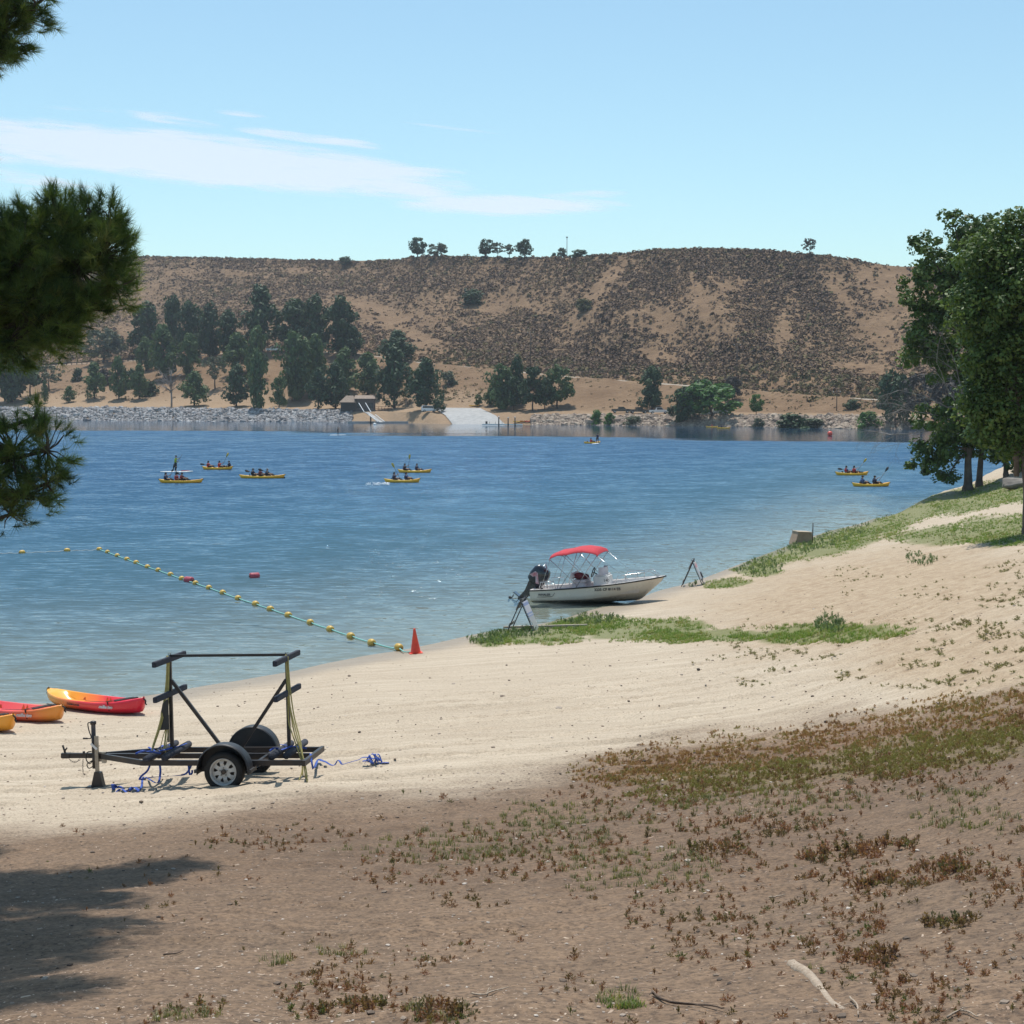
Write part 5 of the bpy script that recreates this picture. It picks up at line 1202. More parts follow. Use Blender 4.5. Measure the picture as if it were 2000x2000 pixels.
# bow rails, gunwale rails
for s in (-1, 1):
    P_ = [];
    for t in (.66, .68, .74, .82, .90, .955): x, b, zg, *_ = hull_par(t); P_.append((x, s*(b-.07), zg+(.02 if t in (.66, .955) else .26)))
    MB().tube(P_, .014, 6).tube([(P_[3][0], P_[3][1], P_[3][2]), (P_[3][0], P_[3][1], P_[3][2]-.24)], .012, 6).build('bow_rail', M_SS, boat)
    P_ = [(x, s*.72, z) for x, z in ((.35, .60), (.42, .85), (.9, .86), (.96, .62))]; MB().tube(P_, .014, 6).build('stern_rail', M_SS, boat)
# canopy
M_CANV = mat('red_canvas', (.52, .035, .05), (.42, .025, .04), .85, 9, 0, .3, 14)
def arch(x, z, w=.86, h=.16, n=14): return [(x, w*math.cos(a)*(-1), z+h*math.sin(a)**.8 if math.sin(a) > 0 else z) for a in np.linspace(0, PI, n)]
AR = [(.60, 1.73, .10), (.66, 1.82, .15), (1.0, 1.90, .16), (1.4, 1.90, .18), (1.75, 1.95, .19), (2.1, 1.96, .18), (2.5, 1.90, .17), (2.72, 1.84, .15), (2.78, 1.76, .10)]
AR = [(.82+(x-.6)*.826, z-.10+.06*(x-.6)/2.18, h*.85) for x, z, h in AR]
cb_ = MB(); cb_.loft([arch(x, z, .88, h) for x, z, h in AR], close=False, caps=False); cb_.loft([arch(x, z-.012, .875, h) for x, z, h in AR], close=False, caps=False)
top = cb_.build('canopy', M_CANV, boat)
for (x0, z0, xs, zs) in ((1.75, 1.94, 1.75, .60), (.64, 1.76, 1.2, .95), (2.74, 1.78, 2.0, 1.08)):
    for s in (-1, 1): pass
fb = MB()
for s in (-1, 1):
    y = s*.84; yb = s*.80; m0 = (1.72, yb, .62); hub = (1.48, y, 1.20)
    for (xt, zt, xb, zb_) in ((.86, 1.66, 1.85, .66), (1.45, 1.83, 1.05, .62), (2.05, 1.88, 1.15, .62), (2.59, 1.74, 1.75, .64)):
        fb.tube([(xt, y, zt), (xb, yb, zb_)], .013, 6)
    fb.tube([(1.45, y, 1.82), (2.45, yb, .72)], .011, 5).tube([(.85, y, 1.66), (.42, s*.74, .62)], .008, 5).tube([(2.59, y, 1.74), (3.7, s*.68, .82)], .007, 5)
for x, z, h in ((.88, 1.73, .12), (1.46, 1.82, .15), (2.05, 1.88, .15), (2.56, 1.79, .12)): fb.tube([(p[0], p[1]*.985, p[2]-.02) for p in arch(x, z, .86, h)], .012, 6)
fb.build('canopy_frame', M_SS, boat)
MB().tube([(.45, .0, .55), (.45, .0, 1.52)], .022, 7).tube([(.45, 0, 1.5), (.40, -.22, .6)], .010, 5).tube([(.45, 0, 1.5), (.5, .25, .6)], .010, 5).tube([(.45, -.03, 1.45), (.0, -.2, .98)], .010, 5).build('tow_pylon', M_SS, boat)
# outboard, tilted up out of the water
M_OBK = mat('black_engine_gloss', (.016, .019, .028), (.012, .014, .02), .22, 4, 0, 0, None, .5, .7)
ob_ = empty('outboard_motor', (-.08, 0, .62)); ob_.parent = boat; ob_.rotation_euler = (0, R(42), 0); ob_.scale = (1.15,)*3
cw = []
for z, l0, l1, w_ in ((.10, -.24, .20, .16), (.16, -.34, .24, .21), (.36, -.38, .25, .23), (.58, -.37, .22, .225), (.70, -.30, .16, .18), (.74, -.20, .08, .11)):
    cw.append([(x_, y_, z) for x_, y_ in [((l0+l1)/2+(l1-l0)/2*math.copysign(abs(math.cos(a))**.6, math.cos(a)), w_*math.copysign(abs(math.sin(a))**.6, math.sin(a))) for a in np.linspace(0, 2*PI, 20, endpoint=False)]])
cl_ = MB().loft(cw).build('cowling', M_OBK, ob_)
MB().prism([(-.30, .30), (-.22, .50), (-.12, .50), (.12, .24), (.02, .20), (-.12, .38), (-.18, .30)], 'y', -.236, -.229).build('side_graphic', mat('red_silver_decal', (.42, .12, .14), (.5, .5, .54), .4, 9), cl_)
MB().prism([(-.24, .12), (.16, .12), (.08, -.25), (.06, -.55), (-.16, -.55), (-.14, -.25)], 'y', -.07, .07).build('midsection', M_OBK, ob_)
lw = MB().prism([(-.38, -.72), (.10, -.72), (.10, -.75), (-.38, -.75)], 'y', -.13, .13).prism([(-.18, -.75), (.05, -.75), (.06, -1.12), (-.10, -1.2), (-.14, -1.0)], 'y', -.025, .025).lathe([(.005, .20), (.04, .12), (.055, .0), (.055, -.16), (.03, -.24)], 12, Matrix.Translation((-.04, 0, -.98)) @ Matrix.Rotation(PI/2, 4, 'Y')).build('lower_unit', M_OBK, ob_); lw.location.z = .2
pb = MB().lathe([(.05, -.05), (.045, .06), (.02, .09)], 10, Matrix.Translation((-.34, 0, -.98)) @ Matrix.Rotation(-PI/2, 4, 'Y'))
for k in range(3):
    M = Matrix.Translation((-.34, 0, -.98)) @ Matrix.Rotation(k*2*PI/3, 4, 'X') @ Matrix.Rotation(.45, 4, 'Z'); pb.add([(0, -.03, .04), (.01, -.08, .11), (.0, -.04, .17), (-.01, .04, .16), (0, .05, .09), (0, .02, .04), (.008, 0, .1)], [(0,1,6),(1,2,6),(2,3,6),(3,4,6),(4,5,6),(5,0,6)], True, M)
pb.build('propeller', M_RUB, lw)
MB().box((.10, 0, -.12), (.10, .30, .34), None, .02).tube([(.1, -.16, .05), (.1, .16, .05)], .035, 8).build('mounting_bracket', M_OBK, ob_)
MB().tube([(.10, 0, .15), (.5, -.3, .18), (.62, -.28, .02)], .03, 6).tube([(.1, .05, .1), (.45, .2, .1), (.6, .2, 0)], .025, 6).build('cable', M_RUB, ob_)
bpy.context.view_layer.update()
_bm = boat.matrix_world.copy(); lj.location = _bm @ Vector((1.72, -.12, .86)); lj.rotation_euler = (0, 0, byaw)
# ------------------------------------------------------------------ kayak trailer
M_STEEL = mat('black_painted_steel', (.030, .030, .034), (.055, .042, .036), .45, 6, .3, .15)
M_PLASF = mat('black_plastic_fender', (.026, .027, .031), (.018, .018, .02), .5, 5, 0, .1)
M_GALV = mat('worn_bare_steel', (.42, .39, .34), (.26, .22, .18), .5, 9, .7, .1)
M_YST = mat('faded_yellow_webbing', (.46, .40, .15), (.34, .29, .10), .85, 30)
M_BST = mat('blue_webbing', (.04, .10, .42), (.02, .05, .22), .8, 25)
M_PAD = mat('dark_carpet_wrap', (.05, .055, .075), (.03, .032, .04), .95, 30, 0, .4)
def ribbon(mb, pts, w, th=.003, side=(1, 0, 0)):
    pts = [Vector(p) for p in pts]; rings = []; sd0 = Vector(side)
    for i, p in enumerate(pts):
        d = (pts[min(i+1, len(pts)-1)]-pts[max(i-1, 0)]).normalized(); sd = sd0-d*sd0.dot(d); sd = sd.normalized() if sd.length > .05 else d.orthogonal().normalized(); n = d.cross(sd)*th/2; sd = sd*w/2
        rings.append([p-sd-n, p+sd-n, p+sd+n, p-sd+n])
    mb.loft(rings); return mb
def smooth_path(P_, k=6):
    P_ = [Vector(p) for p in P_]; out = []
    for i in range(len(P_)-1):
        a, b, c, d = P_[max(i-1, 0)], P_[i], P_[i+1], P_[min(i+2, len(P_)-1)]
        for j in range(k):
            t = j/k; out.append(.5*((2*b)+(c-a)*t+(2*a-5*b+4*c-d)*t*t+(3*b-a-3*c+d)*t**3))
    return out+[P_[-1]]
TP = G(440, 1538.5); yaw = R(-6.5)
xd = Vector((math.cos(yaw), math.sin(yaw), .028)).normalized(); yd0 = Vector((-math.sin(yaw), math.cos(yaw), 0))
q = TP+yd0*1.55; sl0 = (gz(q.x, q.y)-TP.z)/1.55; sl_ = sl0*.45; yd = (yd0+Vector((0, 0, sl_))); yd = (yd-xd*yd.dot(xd)).normalized(); zd = xd.cross(yd)
TM = Matrix((xd, yd, zd)).transposed().to_4x4(); TM.translation = TP+Vector((0, 0, .005))
tr = empty('kayak_trailer', label='black steel kayak trailer with tall double rack and white spoked wheel on the sand', cat='trailer'); tr.matrix_world = TM
NY, CY, FY = .20, .75, 1.27
ZR = .37
mb = MB()
for y in (NY, FY): mb.box((-.095, y, ZR), (2.47, .055, .08))
mb.box((-.095, CY, ZR+.002), (2.40, .05, .076)); mb.beam((-2.22, CY, ZR), (-1.36, CY, ZR), .07, .08)
for y in (NY, FY): mb.beam((-1.33, y, ZR), (-2.2, CY+(y-CY)*.08, ZR+.01), .05, .08)
mb.box((1.165, CY, ZR), (.05, 1.21, .082)); mb.box((-1.34, CY, ZR-.004), (.045, 1.15, .07)); mb.box((.0, CY, ZR-.09), (.07, 1.4, .07))
mb.box((.45, CY, ZR-.004), (.045, 1.15, .065))
mb.build('frame', M_STEEL, tr)
cp = MB().box((-2.53, CY, ZR+.01), (.62, .065, .075)).prism([(-2.82, ZR-.03), (-2.70, ZR-.03), (-2.70, ZR+.05), (-2.80, ZR+.05), (-2.84, ZR+.01)], 'y', CY-.045, CY+.045).beam((-2.78, CY, ZR+.05), (-2.82, CY, ZR+.17), .03, .02).beam((-2.80, CY, ZR+.06), (-2.75, CY, ZR+.13), .02, .02).tube([(-2.48, CY, ZR+.04), (-2.48, CY, ZR+.075)], .02, 8)
cp.build('coupler', M_STEEL, tr)
MB().box((-2.16, CY-.05, ZR), (.12, .03, .15)).box((-2.13, CY-.06, ZR-.01), (.06, .05, .17)).build('hinge_bracket', M_GALV, tr)
# jack
_inv = TM.inverted(); jg = TM @ Vector((-2.29, CY-.06, 0)); jz = (_inv @ Vector((jg.x, jg.y, gz(jg.x, jg.y)))).z
jx, jy = -2.29, CY-.06
jk = MB().tube([(jx, jy, ZR+.55), (jx, jy, ZR-.18)], .034, 12).lathe([(.03, 0), (.047, .005), (.047, .05), (.02, .06)], 12, Matrix.Translation((jx, jy, ZR+.50))).box((jx+.03, jy-.01, ZR+.0), (.10, .05, .12)).build('tongue_jack', M_STEEL, tr)
MB().box((jx+.055, jy-.03, ZR+.02), (.055, .04, .62)).build('slide_plate', M_GALV, jk)
MB().tube([(jx+.05, jy-.02, ZR-.2), (jx+.05, jy-.02, jz+.14)], .026, 10).build('jack_leg', M_GALV, jk)
MB().prism([(jx-.045, jz-.03), (jx+.17, jz-.03), (jx+.15, jz+.03), (jx+.11, jz+.22), (jx+.02, jz+.23)], 'y', jy-.075, jy+.035).box((jx-.05, jy-.03, jz-.01), (.12, .16, .03)).build('jack_foot', M_STEEL, jk)
MB().tube(smooth_path([(jx-.03, jy, ZR+.53), (jx-.085, jy, ZR+.52), (jx-.07, jy, ZR+.40), (jx-.04, jy, ZR+.31), (jx-.06, jy, ZR+.285), (jx-.17, jy, ZR+.285)], 4), .009, 7).tube([(jx-.17, jy, ZR+.285), (jx-.10, jy, ZR+.285)], .014, 8).build('crank_handle', M_STEEL, jk)
MB().box((jx+.02, jy-.055, ZR+.17), (.13, .006, .035), Matrix.Rotation(.75, 4, 'Y')).build('jack_sticker', M_WHITE, jk)
MB().tube(smooth_path([(jx-.03, jy-.03, ZR+.09), (jx-.10, jy-.03, ZR+.07), (jx-.12, jy-.03, ZR-.03), (jx-.07, jy-.03, ZR-.10), (jx-.02, jy-.03, ZR-.06)], 4), .009, 6).tube(smooth_path([(jx-.02, jy-.05, ZR-.05), (jx-.10, jy-.05, ZR-.11), (jx-.07, jy-.05, ZR-.17), (jx-.01, jy-.05, ZR-.14)], 4), .008, 6).build('tie_cable', M_RUB, jk)
# safety chain: links
def chain(path, m, parent, r=.011):
    mb = MB(); L_ = 0; P_ = smooth_path(path, 8); step = r*2.6; acc = 0; pos = [P_[0]]
    for a, b in zip(P_, P_[1:]):
        acc += (b-a).length
        if acc > step: pos.append(b); acc = 0
    for i in range(len(pos)-1):
        a, b = pos[i], pos[i+1]; d = (b-a).normalized(); s = d.cross(Vector((0, 1, 0)) if i % 2 else Vector((1, .3, 0))); s = s.normalized() if s.length > .1 else Vector((1, 0, 0)); c = (a+b)/2
        mb.tube([c+d*r*1.6*math.cos(t)+s*r*math.sin(t) for t in np.linspace(0, 2*PI, 8, endpoint=False)], .0035, 4, closed=True)
    mb.build('safety_chain', m, parent)
chain([(-2.700, CY-.04, ZR-.04), (-2.650, CY-.05, ZR-.08), (-2.580, CY-.05, ZR-.08), (-2.530, CY-.04, ZR-.04)], M_STEEL, tr)
chain([(-2.480, CY-.04, ZR-.04), (-2.485, CY-.05, ZR-.15), (-2.480, CY-.05, ZR-.27)], M_STEEL, tr)
# wheels and fenders
RT = .30
def wheel(y, side):
    w_ = empty('wheel', (0, y, RT-.015+(0 if side > 0 else (sl0-sl_)*1.5))); w_.parent = tr
    My = Matrix.Rotation(PI/2*side, 4, 'X')     # local z -> outwards
    W_ = .10
    ty = MB().lathe([(.195, -W_*.8), (.22, -W_), (.262, -W_*1.02), (.285, -W_*.85), (RT-.003, -W_*.55), (RT, 0), (RT-.003, W_*.55), (.285, W_*.85), (.262, W_*1.02), (.22, W_), (.195, W_*.8), (.19, 0)], 48, My, False)
    ty.f += []; 
    for k in range(48):
        a = 2*PI*k/48
        for zz in (-.045, 0, .045): ty.box(((RT+.001)*math.cos(a+zz*1.5), (RT+.001)*math.sin(a+zz*1.5), 0), (.006, .022, .03), None) if False else None
    ty.build('tyre', M_TYRE, w_)
    rm = MB().lathe([(.198, .085), (.192, .075), (.185, .055), (.178, .03), (.178, -.07)], 40, My, False).lathe([(.2, .084), (.205, .088), (.198, .094), (.19, .085)], 40, My, False)
    # spoked face: eight flat spokes between dark triangular openings
    zf = .050
    face = []; n8 = 8
    def P3(r_, a, z): return My @ Vector((r_*math.cos(a), r_*math.sin(a), z))
    vs = []; fs = []
    for k in range(n8):
        a = 2*PI*k/n8+.2; da = PI/n8
        o0, o1 = P3(.180, a-da*.62, zf-.015), P3(.180, a+da*.62, zf-.015); i0, i1 = P3(.088, a-da*.98, zf), P3(.088, a+da*.98, zf); m0, m1 = P3(.125, a-da*.55, zf+.012), P3(.125, a+da*.55, zf+.012)
        b = len(vs); vs += [o0, o1, m1, m0, i0, i1]; fs += [(b, b+1, b+2, b+3), (b+3, b+2, b+5, b+4)]
        b = len(vs); vs += [P3(.18, a+da*.62, zf-.015), P3(.18, a+2*da-da*.62, zf-.015), P3(.160, a+2*da-da*.60, zf-.010), P3(.160, a+da*.60, zf-.010)]; fs.append((b, b+1, b+2, b+3))
    rm.add(vs, fs, False)
    rm.lathe([(.09, zf), (.085, zf+.004), (.05, zf-.004), (.0, zf-.004)], 32, My, False); rm.build('rim', M_RIM, w_)
    MB().lathe([(.175, -.02), (.0, -.02)], 24, My, False).lathe([(.037, zf-.006), (.037, zf+.03), (.030, zf+.042), (.0, zf+.044)], 20, My, False).build('hub', mat('rusty_hub', (.10, .07, .05), (.05, .04, .035), .7, 20), w_)
    nb = MB()
    for k in range(5): a = 2*PI*k/5+.3; nb.tube([P3(.058, a, zf-.005), P3(.058, a, zf+.016)], .011, 6)
    nb.build('lug_nuts', M_GALV, w_)
    fe = MB(); arcs = []
    for rr_, yy in ((.40, -.11), (.395, .11)): pass
    A_ = np.linspace(R(-8), R(188), 26)
    def arc(r_, yo, z0=RT+.02): return [Vector((r_*math.cos(a), y+yo, z0-.015+r_*math.sin(a)*.99)) for a in A_]
    o = -1 if side > 0 else 1
    prof = [(.385, -.125*1), (.40, -.118), (.405, -.10), (.405, .10), (.40, .118), (.36 if True else .4, .122)]
    if side < 0: prof = [(.365, -.122), (.40, -.118), (.405, -.10), (.405, .10), (.40, .118), (.385, .125)]
    fe.loft([[p for p in r_] for r_ in zip(*[arc(r_, yo) for r_, yo in prof])], close=False, caps=False)
    fe.loft([[p for p in r_] for r_ in zip(*[arc(r_-.006, yo) for r_, yo in prof])], close=False, caps=False)
    fe.tube(arc(.388, -.125), .007, 5)
    fe.box((.41, y, RT+.0), (.05, .23, .05)).box((-.41, y, RT+.0), (.05, .23, .05)); fe.build('fender', M_PLASF, tr)
    MB().beam((-.36, y+.11*side, RT+.06), (.36, y+.11*side, RT+.06), .01, .02).build('fender_bracket', M_STEEL, tr) if False else None
    # closed inner wall of the fender
    iw = MB(); c0 = Vector((0, y+side*.118, RT+.0)); pts = arc(.398, side*.118); iw.add([c0]+pts, [(0, i+1, i+2) for i in range(len(pts)-1)]); iw.build('fender_skirt', M_PLASF, tr)
wheel(0, 1); wheel(1.55, -1)
for y in (NY, FY): MB().beam((-.32, y, ZR-.05), (.0, y, ZR-.10), .05, .018).beam((0, y, ZR-.10), (.36, y, ZR-.04), .05, .018).box((.40, y, ZR-.06), (.04, .06, .1)).build('leaf_spring', M_STEEL, tr)
# rack
ZT = 1.90; UX = (-1.06, .79)
for x in UX:
    MB().box((x, CY, (ZR+ZT)/2), (.05, .05, ZT-ZR)).build('upright', M_STEEL, tr)
    MB().tube([(x-.02, CY, ZT+.0), (x-.02, CY, ZT+.055), (x+.02, CY, ZT+.055), (x+.02, CY, ZT+.0)], .006, 5).build('ring_bolt', M_STEEL, tr)
    for z in (ZT-.03, ZT-.56):
        MB().box((x, CY-.052 if False else CY, z+.0), (.062, 1.42, .085), None, .008).build('cross_bar', M_PAD, tr)
MB().beam((UX[0], CY, ZT+.02), (UX[1], CY, ZT+.02), .035, .04).build('top_bar', M_STEEL, tr)
MB().beam((UX[0]+.02, CY, ZT-.36), (-.20, CY, ZR+.04), .045, .05).build('brace', M_STEEL, tr)
MB().beam((UX[1]-.02, CY, ZT-.36), (-.02, CY, ZR+.04), .045, .05).build('brace', M_STEEL, tr)
for x, y0, y1, r_ in ((-1.22, .02, 1.40, .05), (-.98, .16, 1.30, .055), (.66, .22, 1.34, .055), (.86, .30, 1.44, .055)):
    MB().tube([(x, y0, ZR+.085), (x, y1, ZR+.085)], r_, 10).build('padded_bunk', M_PAD, tr)
    MB().tube([(x, y0-.004, ZR+.085), (x, y0+.02, ZR+.085)], r_*.45, 8)
# black cloth panel tied to the front upright
mb = MB(); mb.prism([(-1.085, 1.26), (-1.06, 1.26), (-1.06, .80), (-1.20, .79), (-1.185, 1.05), (-1.15, 1.2)], 'y', CY-.12, CY-.11); mb.build('black_flap', mat('black_vinyl_flap', (.03, .03, .033), None, .6, 8), tr)
MB().box((-1.10, CY-.04, .80), (.03, .02, .42)).build('flap_pole', M_GALV, tr)
# ---- straps: their own things
bpy.context.view_layer.update()
def W3(p): return TM @ Vector(p)
def strap(paths, m, label, name='strap', w=.026, local=True):
    mb = MB()
    for P_ in paths:
        Q = smooth_path(P_, 6)
        if local: Q = [W3(p) for p in Q]
        ribbon(mb, Q, w, .003, (1, .2, 0))
    return tag(mb.build(name, m), label, 'strap', 'straps hanging from the trailer')
x0, x1 = UX
strap([[(x0-.02, CY-.06, ZT+.03), (x0-.03, CY-.05, 1.5), (x0-.09, CY-.12, 1.0), (x0-.20, CY-.20, .62), (x0-.25, CY-.25, ZR+.10)],
       [(x0-.01, CY-.06, ZT+.03), (x0-.05, CY-.06, 1.45), (x0-.12, CY-.14, .95), (x0-.22, CY-.24, .56), (x0-.23, CY-.26, ZR+.05)],
       [(x0+.01, CY-.05, ZT), (x0-.02, CY-.06, 1.3), (x0-.05, CY-.1, .8), (x0-.08, CY-.15, ZR+.1)]], M_YST, 'faded yellow straps hanging from the front upright of the trailer')
strap([[(x0-.03, CY-.08, .9), (x0-.10, CY-.1, .7), (x0-.14, CY-.15, .5)], [(x0-.02, CY-.08, .8), (x0-.05, CY-.1, .6), (x0-.06, CY-.15, .45)]], M_YST, 'short thin yellow strap ends beside the black flap of the trailer', w=.012)
strap([[(x1+.0, CY-.06, ZT+.03), (x1+.03, CY-.07, 1.5), (x1+.06, CY-.1, 1.1), (x1+.14, CY-.2, .75), (x1+.28, CY-.35, .45), (x1+.33, CY-.5, .16)],
       [(x1+.03, CY-.06, ZT+.0), (x1+.06, CY-.07, 1.4), (x1+.12, CY-.12, 1.0), (x1+.24, CY-.25, .65), (x1+.32, CY-.4, .35), (x1+.38, CY-.52, .12)],
       [(x1+.0, CY-.06, ZT-.1), (x1+.02, CY-.07, 1.3), (x1+.03, CY-.1, .9), (x1+.12, CY-.2, .7), (x1+.30, CY-.4, .3), (x1+.28, CY-.55, .10)],
       [(x1+.02, CY-.06, ZT-.2), (x1+.05, CY-.1, 1.2), (x1+.16, CY-.2, .8), (x1+.36, CY-.45, .3), (x1+.42, CY-.6, .09)]], M_YST, 'bunch of faded yellow straps hanging from the rear upright down to the sand', w=.02)
strap([[(x0-.42, .30, ZR+.12), (x0-.30, .36, ZR+.16), (x0-.15, .50, ZR+.12), (x0+.05, .62, ZR+.15)], [(x0-.40, .80, ZR+.13), (x0-.25, .70, ZR+.09), (x0-.12, .60, ZR+.16)], [(x0-.35, .25, ZR+.14), (x0-.2, .22, ZR+.17), (x0-.02, .30, ZR+.12)],
       [(x0-.1, .9, ZR+.15), (x0+.05, .75, ZR+.14), (x0+.15, 1.0, ZR+.15)], [(x0-.3, 1.0, ZR+.08), (x0-.2, .9, ZR+.14), (x0-.15, .7, ZR+.15)]], M_BST, 'bright blue straps knotted round the front padded bunks of the trailer', w=.03)
strap([[(-1.22, .2, ZR-.03), (-1.26, .18, .25), (-1.34, .15, .18), (-1.36, .12, .13), (-1.28, .12, .15), (-1.1, .14, .17), (-.8, .18, .18), (-.66, .2, .21), (-.58, .2, .33)]], M_BST, 'blue strap hanging in a loop under the front of the trailer frame', w=.03)
gp_ = [G(281, 1524), G(275, 1541), G(255, 1545), G(237, 1543), G(222, 1545), G(200, 1550)]
strap([[W3((-1.06, .18, ZR-.03)), W3((-1.05, .16, .22)), W3((-1.09, .12, .08))]+[p+Vector((0, 0, .015)) for p in gp_]], M_BST, 'dark blue strap hanging from the frame and lying on the sand beside the jack', w=.032, local=False)
g2 = [G(*q) for q in ((222, 1544), (232, 1541), (248, 1543), (262, 1544), (270, 1547))]
strap([[p+Vector((0, 0, .03+.03*(i % 2))) for i, p in enumerate(g2)], [g2[0]+Vector((0, 0, .01)), g2[0]+Vector((-.01, 0, .10)), g2[1]+Vector((-.02, 0, .03))]], M_BST, 'bright blue strap end crumpled on the sand right of the jack foot', w=.05, local=False)
strap([[(-.62, .2, ZR-.03), (-.60, .16, .24), (-.58, .14, .20), (-.55, .14, .23), (-.55, .15, .27)]], M_BST, 'short blue strap loop hanging just before the front of the fender', w=.03)
strap([[(.55, .5, ZR+.12), (.62, .55, ZR+.16), (.70, .6, ZR+.12), (.85, .7, ZR+.16)], [(.6, .9, ZR+.15), (.75, .8, ZR+.15), (.9, .75, ZR+.14), (1.05, .8, ZR+.1)]], M_BST, 'blue straps wrapped round the rear padded bunks of the trailer', w=.03)
g3 = [G(*q) for q in ((621, 1491), (629, 1497), (637, 1499), (645, 1499.5), (653, 1499), (661, 1498), (668, 1498), (676, 1498.5), (684, 1499), (692, 1497.5), (700, 1496), (709, 1495), (718, 1494), (727, 1495), (735, 1496))]
mb = MB(); ribbon(mb, smooth_path([W3((1.16, .6, ZR+.06)), W3((1.22, .5, .22))]+[Vector((p.x, p.y, max(gz(p.x+a, p.y+b) for a in (-.06, 0, .06) for b in (-.1, -.05, 0, .05, .1))+.05)) for p in g3], 5), .045, .004, (.3, 1, 0))
for k in range(10):
    a = random.uniform(0, 6.28); p = g3[-1]+Vector((random.uniform(-.08, .1), random.uniform(-.08, .08), .02)); ribbon(mb, smooth_path([p, p+Vector((math.cos(a)*.09, math.sin(a)*.08, random.uniform(.03, .14))), p+Vector((math.cos(a)*.17, math.sin(a)*.1, random.uniform(.0, .04)))], 4), .035, .004, (.3, 1, .3))
p = g3[-1]; ribbon(mb, [p, p+Vector((.12, 0, .02)), p+Vector((.20, .02, .012))], .04, .006, (0, 1, 0))
tag(mb.build('strap', M_BST), 'blue strap trailing over the sand to a crumpled end right of the trailer', 'strap', 'straps hanging from the trailer')
# ------------------------------------------------------------------ kayaks drawn up on the sand
def beach_kayak(pa, pb, m, label, sink, txt, pitch=0, L_=None, roll=0):
    """pa, pb: image points of the two ends' ground contact"""
    A_, B_ = G(*pa), G(*pb); d = B_-A_; hl = math.hypot(d.x, d.y); L_ = L_ or hl+.45; c = (A_+B_)/2
    e = empty('beach_kayak', (c.x, c.y, c.z-sink), 0, label, 'kayak', 'kayaks drawn up on the sand')
    e.rotation_euler = (roll, -math.atan2(d.z, hl)+pitch, math.atan2(d.y, d.x)); e.scale = (1, 1, 1.04)
    h = MB().loft(kayak_rings(L_, .42, .15)).build('hull', m, e)
    for s in (-1, 1):
        x = s*L_/2*.98; MB().tube(smooth_path([(x-.05*s, -.03, .40), (x+.06*s, 0, .38), (x+.10*s, 0, .33), (x+.06*s, .01, .30), (x+.12*s, .0, .27)], 3), .016, 6).build('carry_handle', M_STRAP, e)
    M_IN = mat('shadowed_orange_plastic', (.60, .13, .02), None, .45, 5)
    for cx, k in ((-.33, 4), (.0, 2)):
        for j in range(k):
            x = cx*L_+j*.13; MB().add([(x-.06, .335, .10), (x+.06, .335, .10), (x, .345, .27), (x-.06, .28, .10), (x+.06, .28, .10), (x, .335, .25)], [(0,2,1),(3,4,5),(3,5,2,0),(4,1,2,5),(0,1,4,3)]).build('foot_rest', M_IN, e)
    hb_ = MB(); ribbon(hb_, smooth_path([(L_*.27, -.33, .12), (L_*.275, -.375, .30), (L_*.27, -.35, .325), (L_*.26, -.1, .325), (L_*.26, .1, .325), (L_*.27, .35, .325)], 4), .04, .006, (1, 0, 0)); ribbon(hb_, smooth_path([(L_*.05, -.385, .285), (L_*.18, -.36, .295), (L_*.28, -.32, .315), (L_*.36, -.24, .345)], 4), .03, .006, (0, 1, 0)); hb_.build('seat_strap', M_STRAP, e)
    hb2 = MB(); ribbon(hb2, smooth_path([(L_*.31, -.28, .33), (L_*.33, 0, .345), (L_*.35, .24, .35)], 4), .09, .02, (1, 0, 0)); hb2.build('stowed_seat', M_STRAP, e)
    M_W = mat('white_decal', (.75, .75, .75), None, .5, 6)
    lb = [hb_]; yy = -.405
    if txt:
        text_mesh('malibu two', .10, M_W, h, Matrix.Translation((L_*.20, -.418, .17)) @ Matrix.Rotation(.13, 4, 'Z') @ Matrix.Rotation(PI/2-.12, 4, 'X'), 'logo_lettering', .003, .004, .3)
        text_mesh('OCEAN KAYAK', .075, M_INK, h, Matrix.Translation((-L_*.13, -.432, .16)) @ Matrix.Rotation(PI/2-.12, 4, 'X'), 'maker_lettering', .003, .001, .2)
    return e, h, L_
k1 = gradmat('yellow_to_red_polyethylene', [(0, (.88, .42, .04)), (.16, (.88, .36, .03)), (.36, (.86, .17, .03)), (.50, (.78, .035, .04)), (1, (.72, .02, .05))], 0, .30, .50, .32)
k2 = gradmat('pink_red_to_orange_polyethylene', [(0, (.76, .07, .10)), (.70, (.82, .13, .10)), (.88, (.87, .22, .07)), (1, (.90, .34, .06))], 0, .30, .52, .32)
k3 = gradmat('yellow_orange_polyethylene', [(0, (.8, .15, .03)), (.6, (.88, .26, .03)), (1, (.92, .38, .04))], 0, .30, .5, .32)
beach_kayak((106, 1375), (272, 1396), k1, 'kayak fading from yellow to red, farthest right of the three on the sand', .03, True)
beach_kayak((-62, 1392), (112, 1411), k2, 'pinkish red kayak with an orange bow, middle of the three on the sand', .03, True)
beach_kayak((-150, 1408), (17, 1431), k3, 'yellow-orange kayak cut off by the left edge of the photo', .03, False)
# ------------------------------------------------------------------ cone
cn = empty('traffic_cone', cone_p[:], .2, 'orange-red traffic cone at the shoreline end of the yellow float line', 'cone'); cn.rotation_euler = (0, R(-3), .2)
M_CONE = mat('orange_red_plastic', (.80, .075, .03), (.68, .05, .025), .45, 5)
MB().lathe([(.155, .03), (.145, .05), (.10, .30), (.055, .55), (.03, .70), (.026, .72), (.018, .72)], 24).build('cone_body', M_CONE, cn)
MB().box((0, 0, .015), (.38, .38, .03), None, .01).build('cone_base', M_CONE, cn)
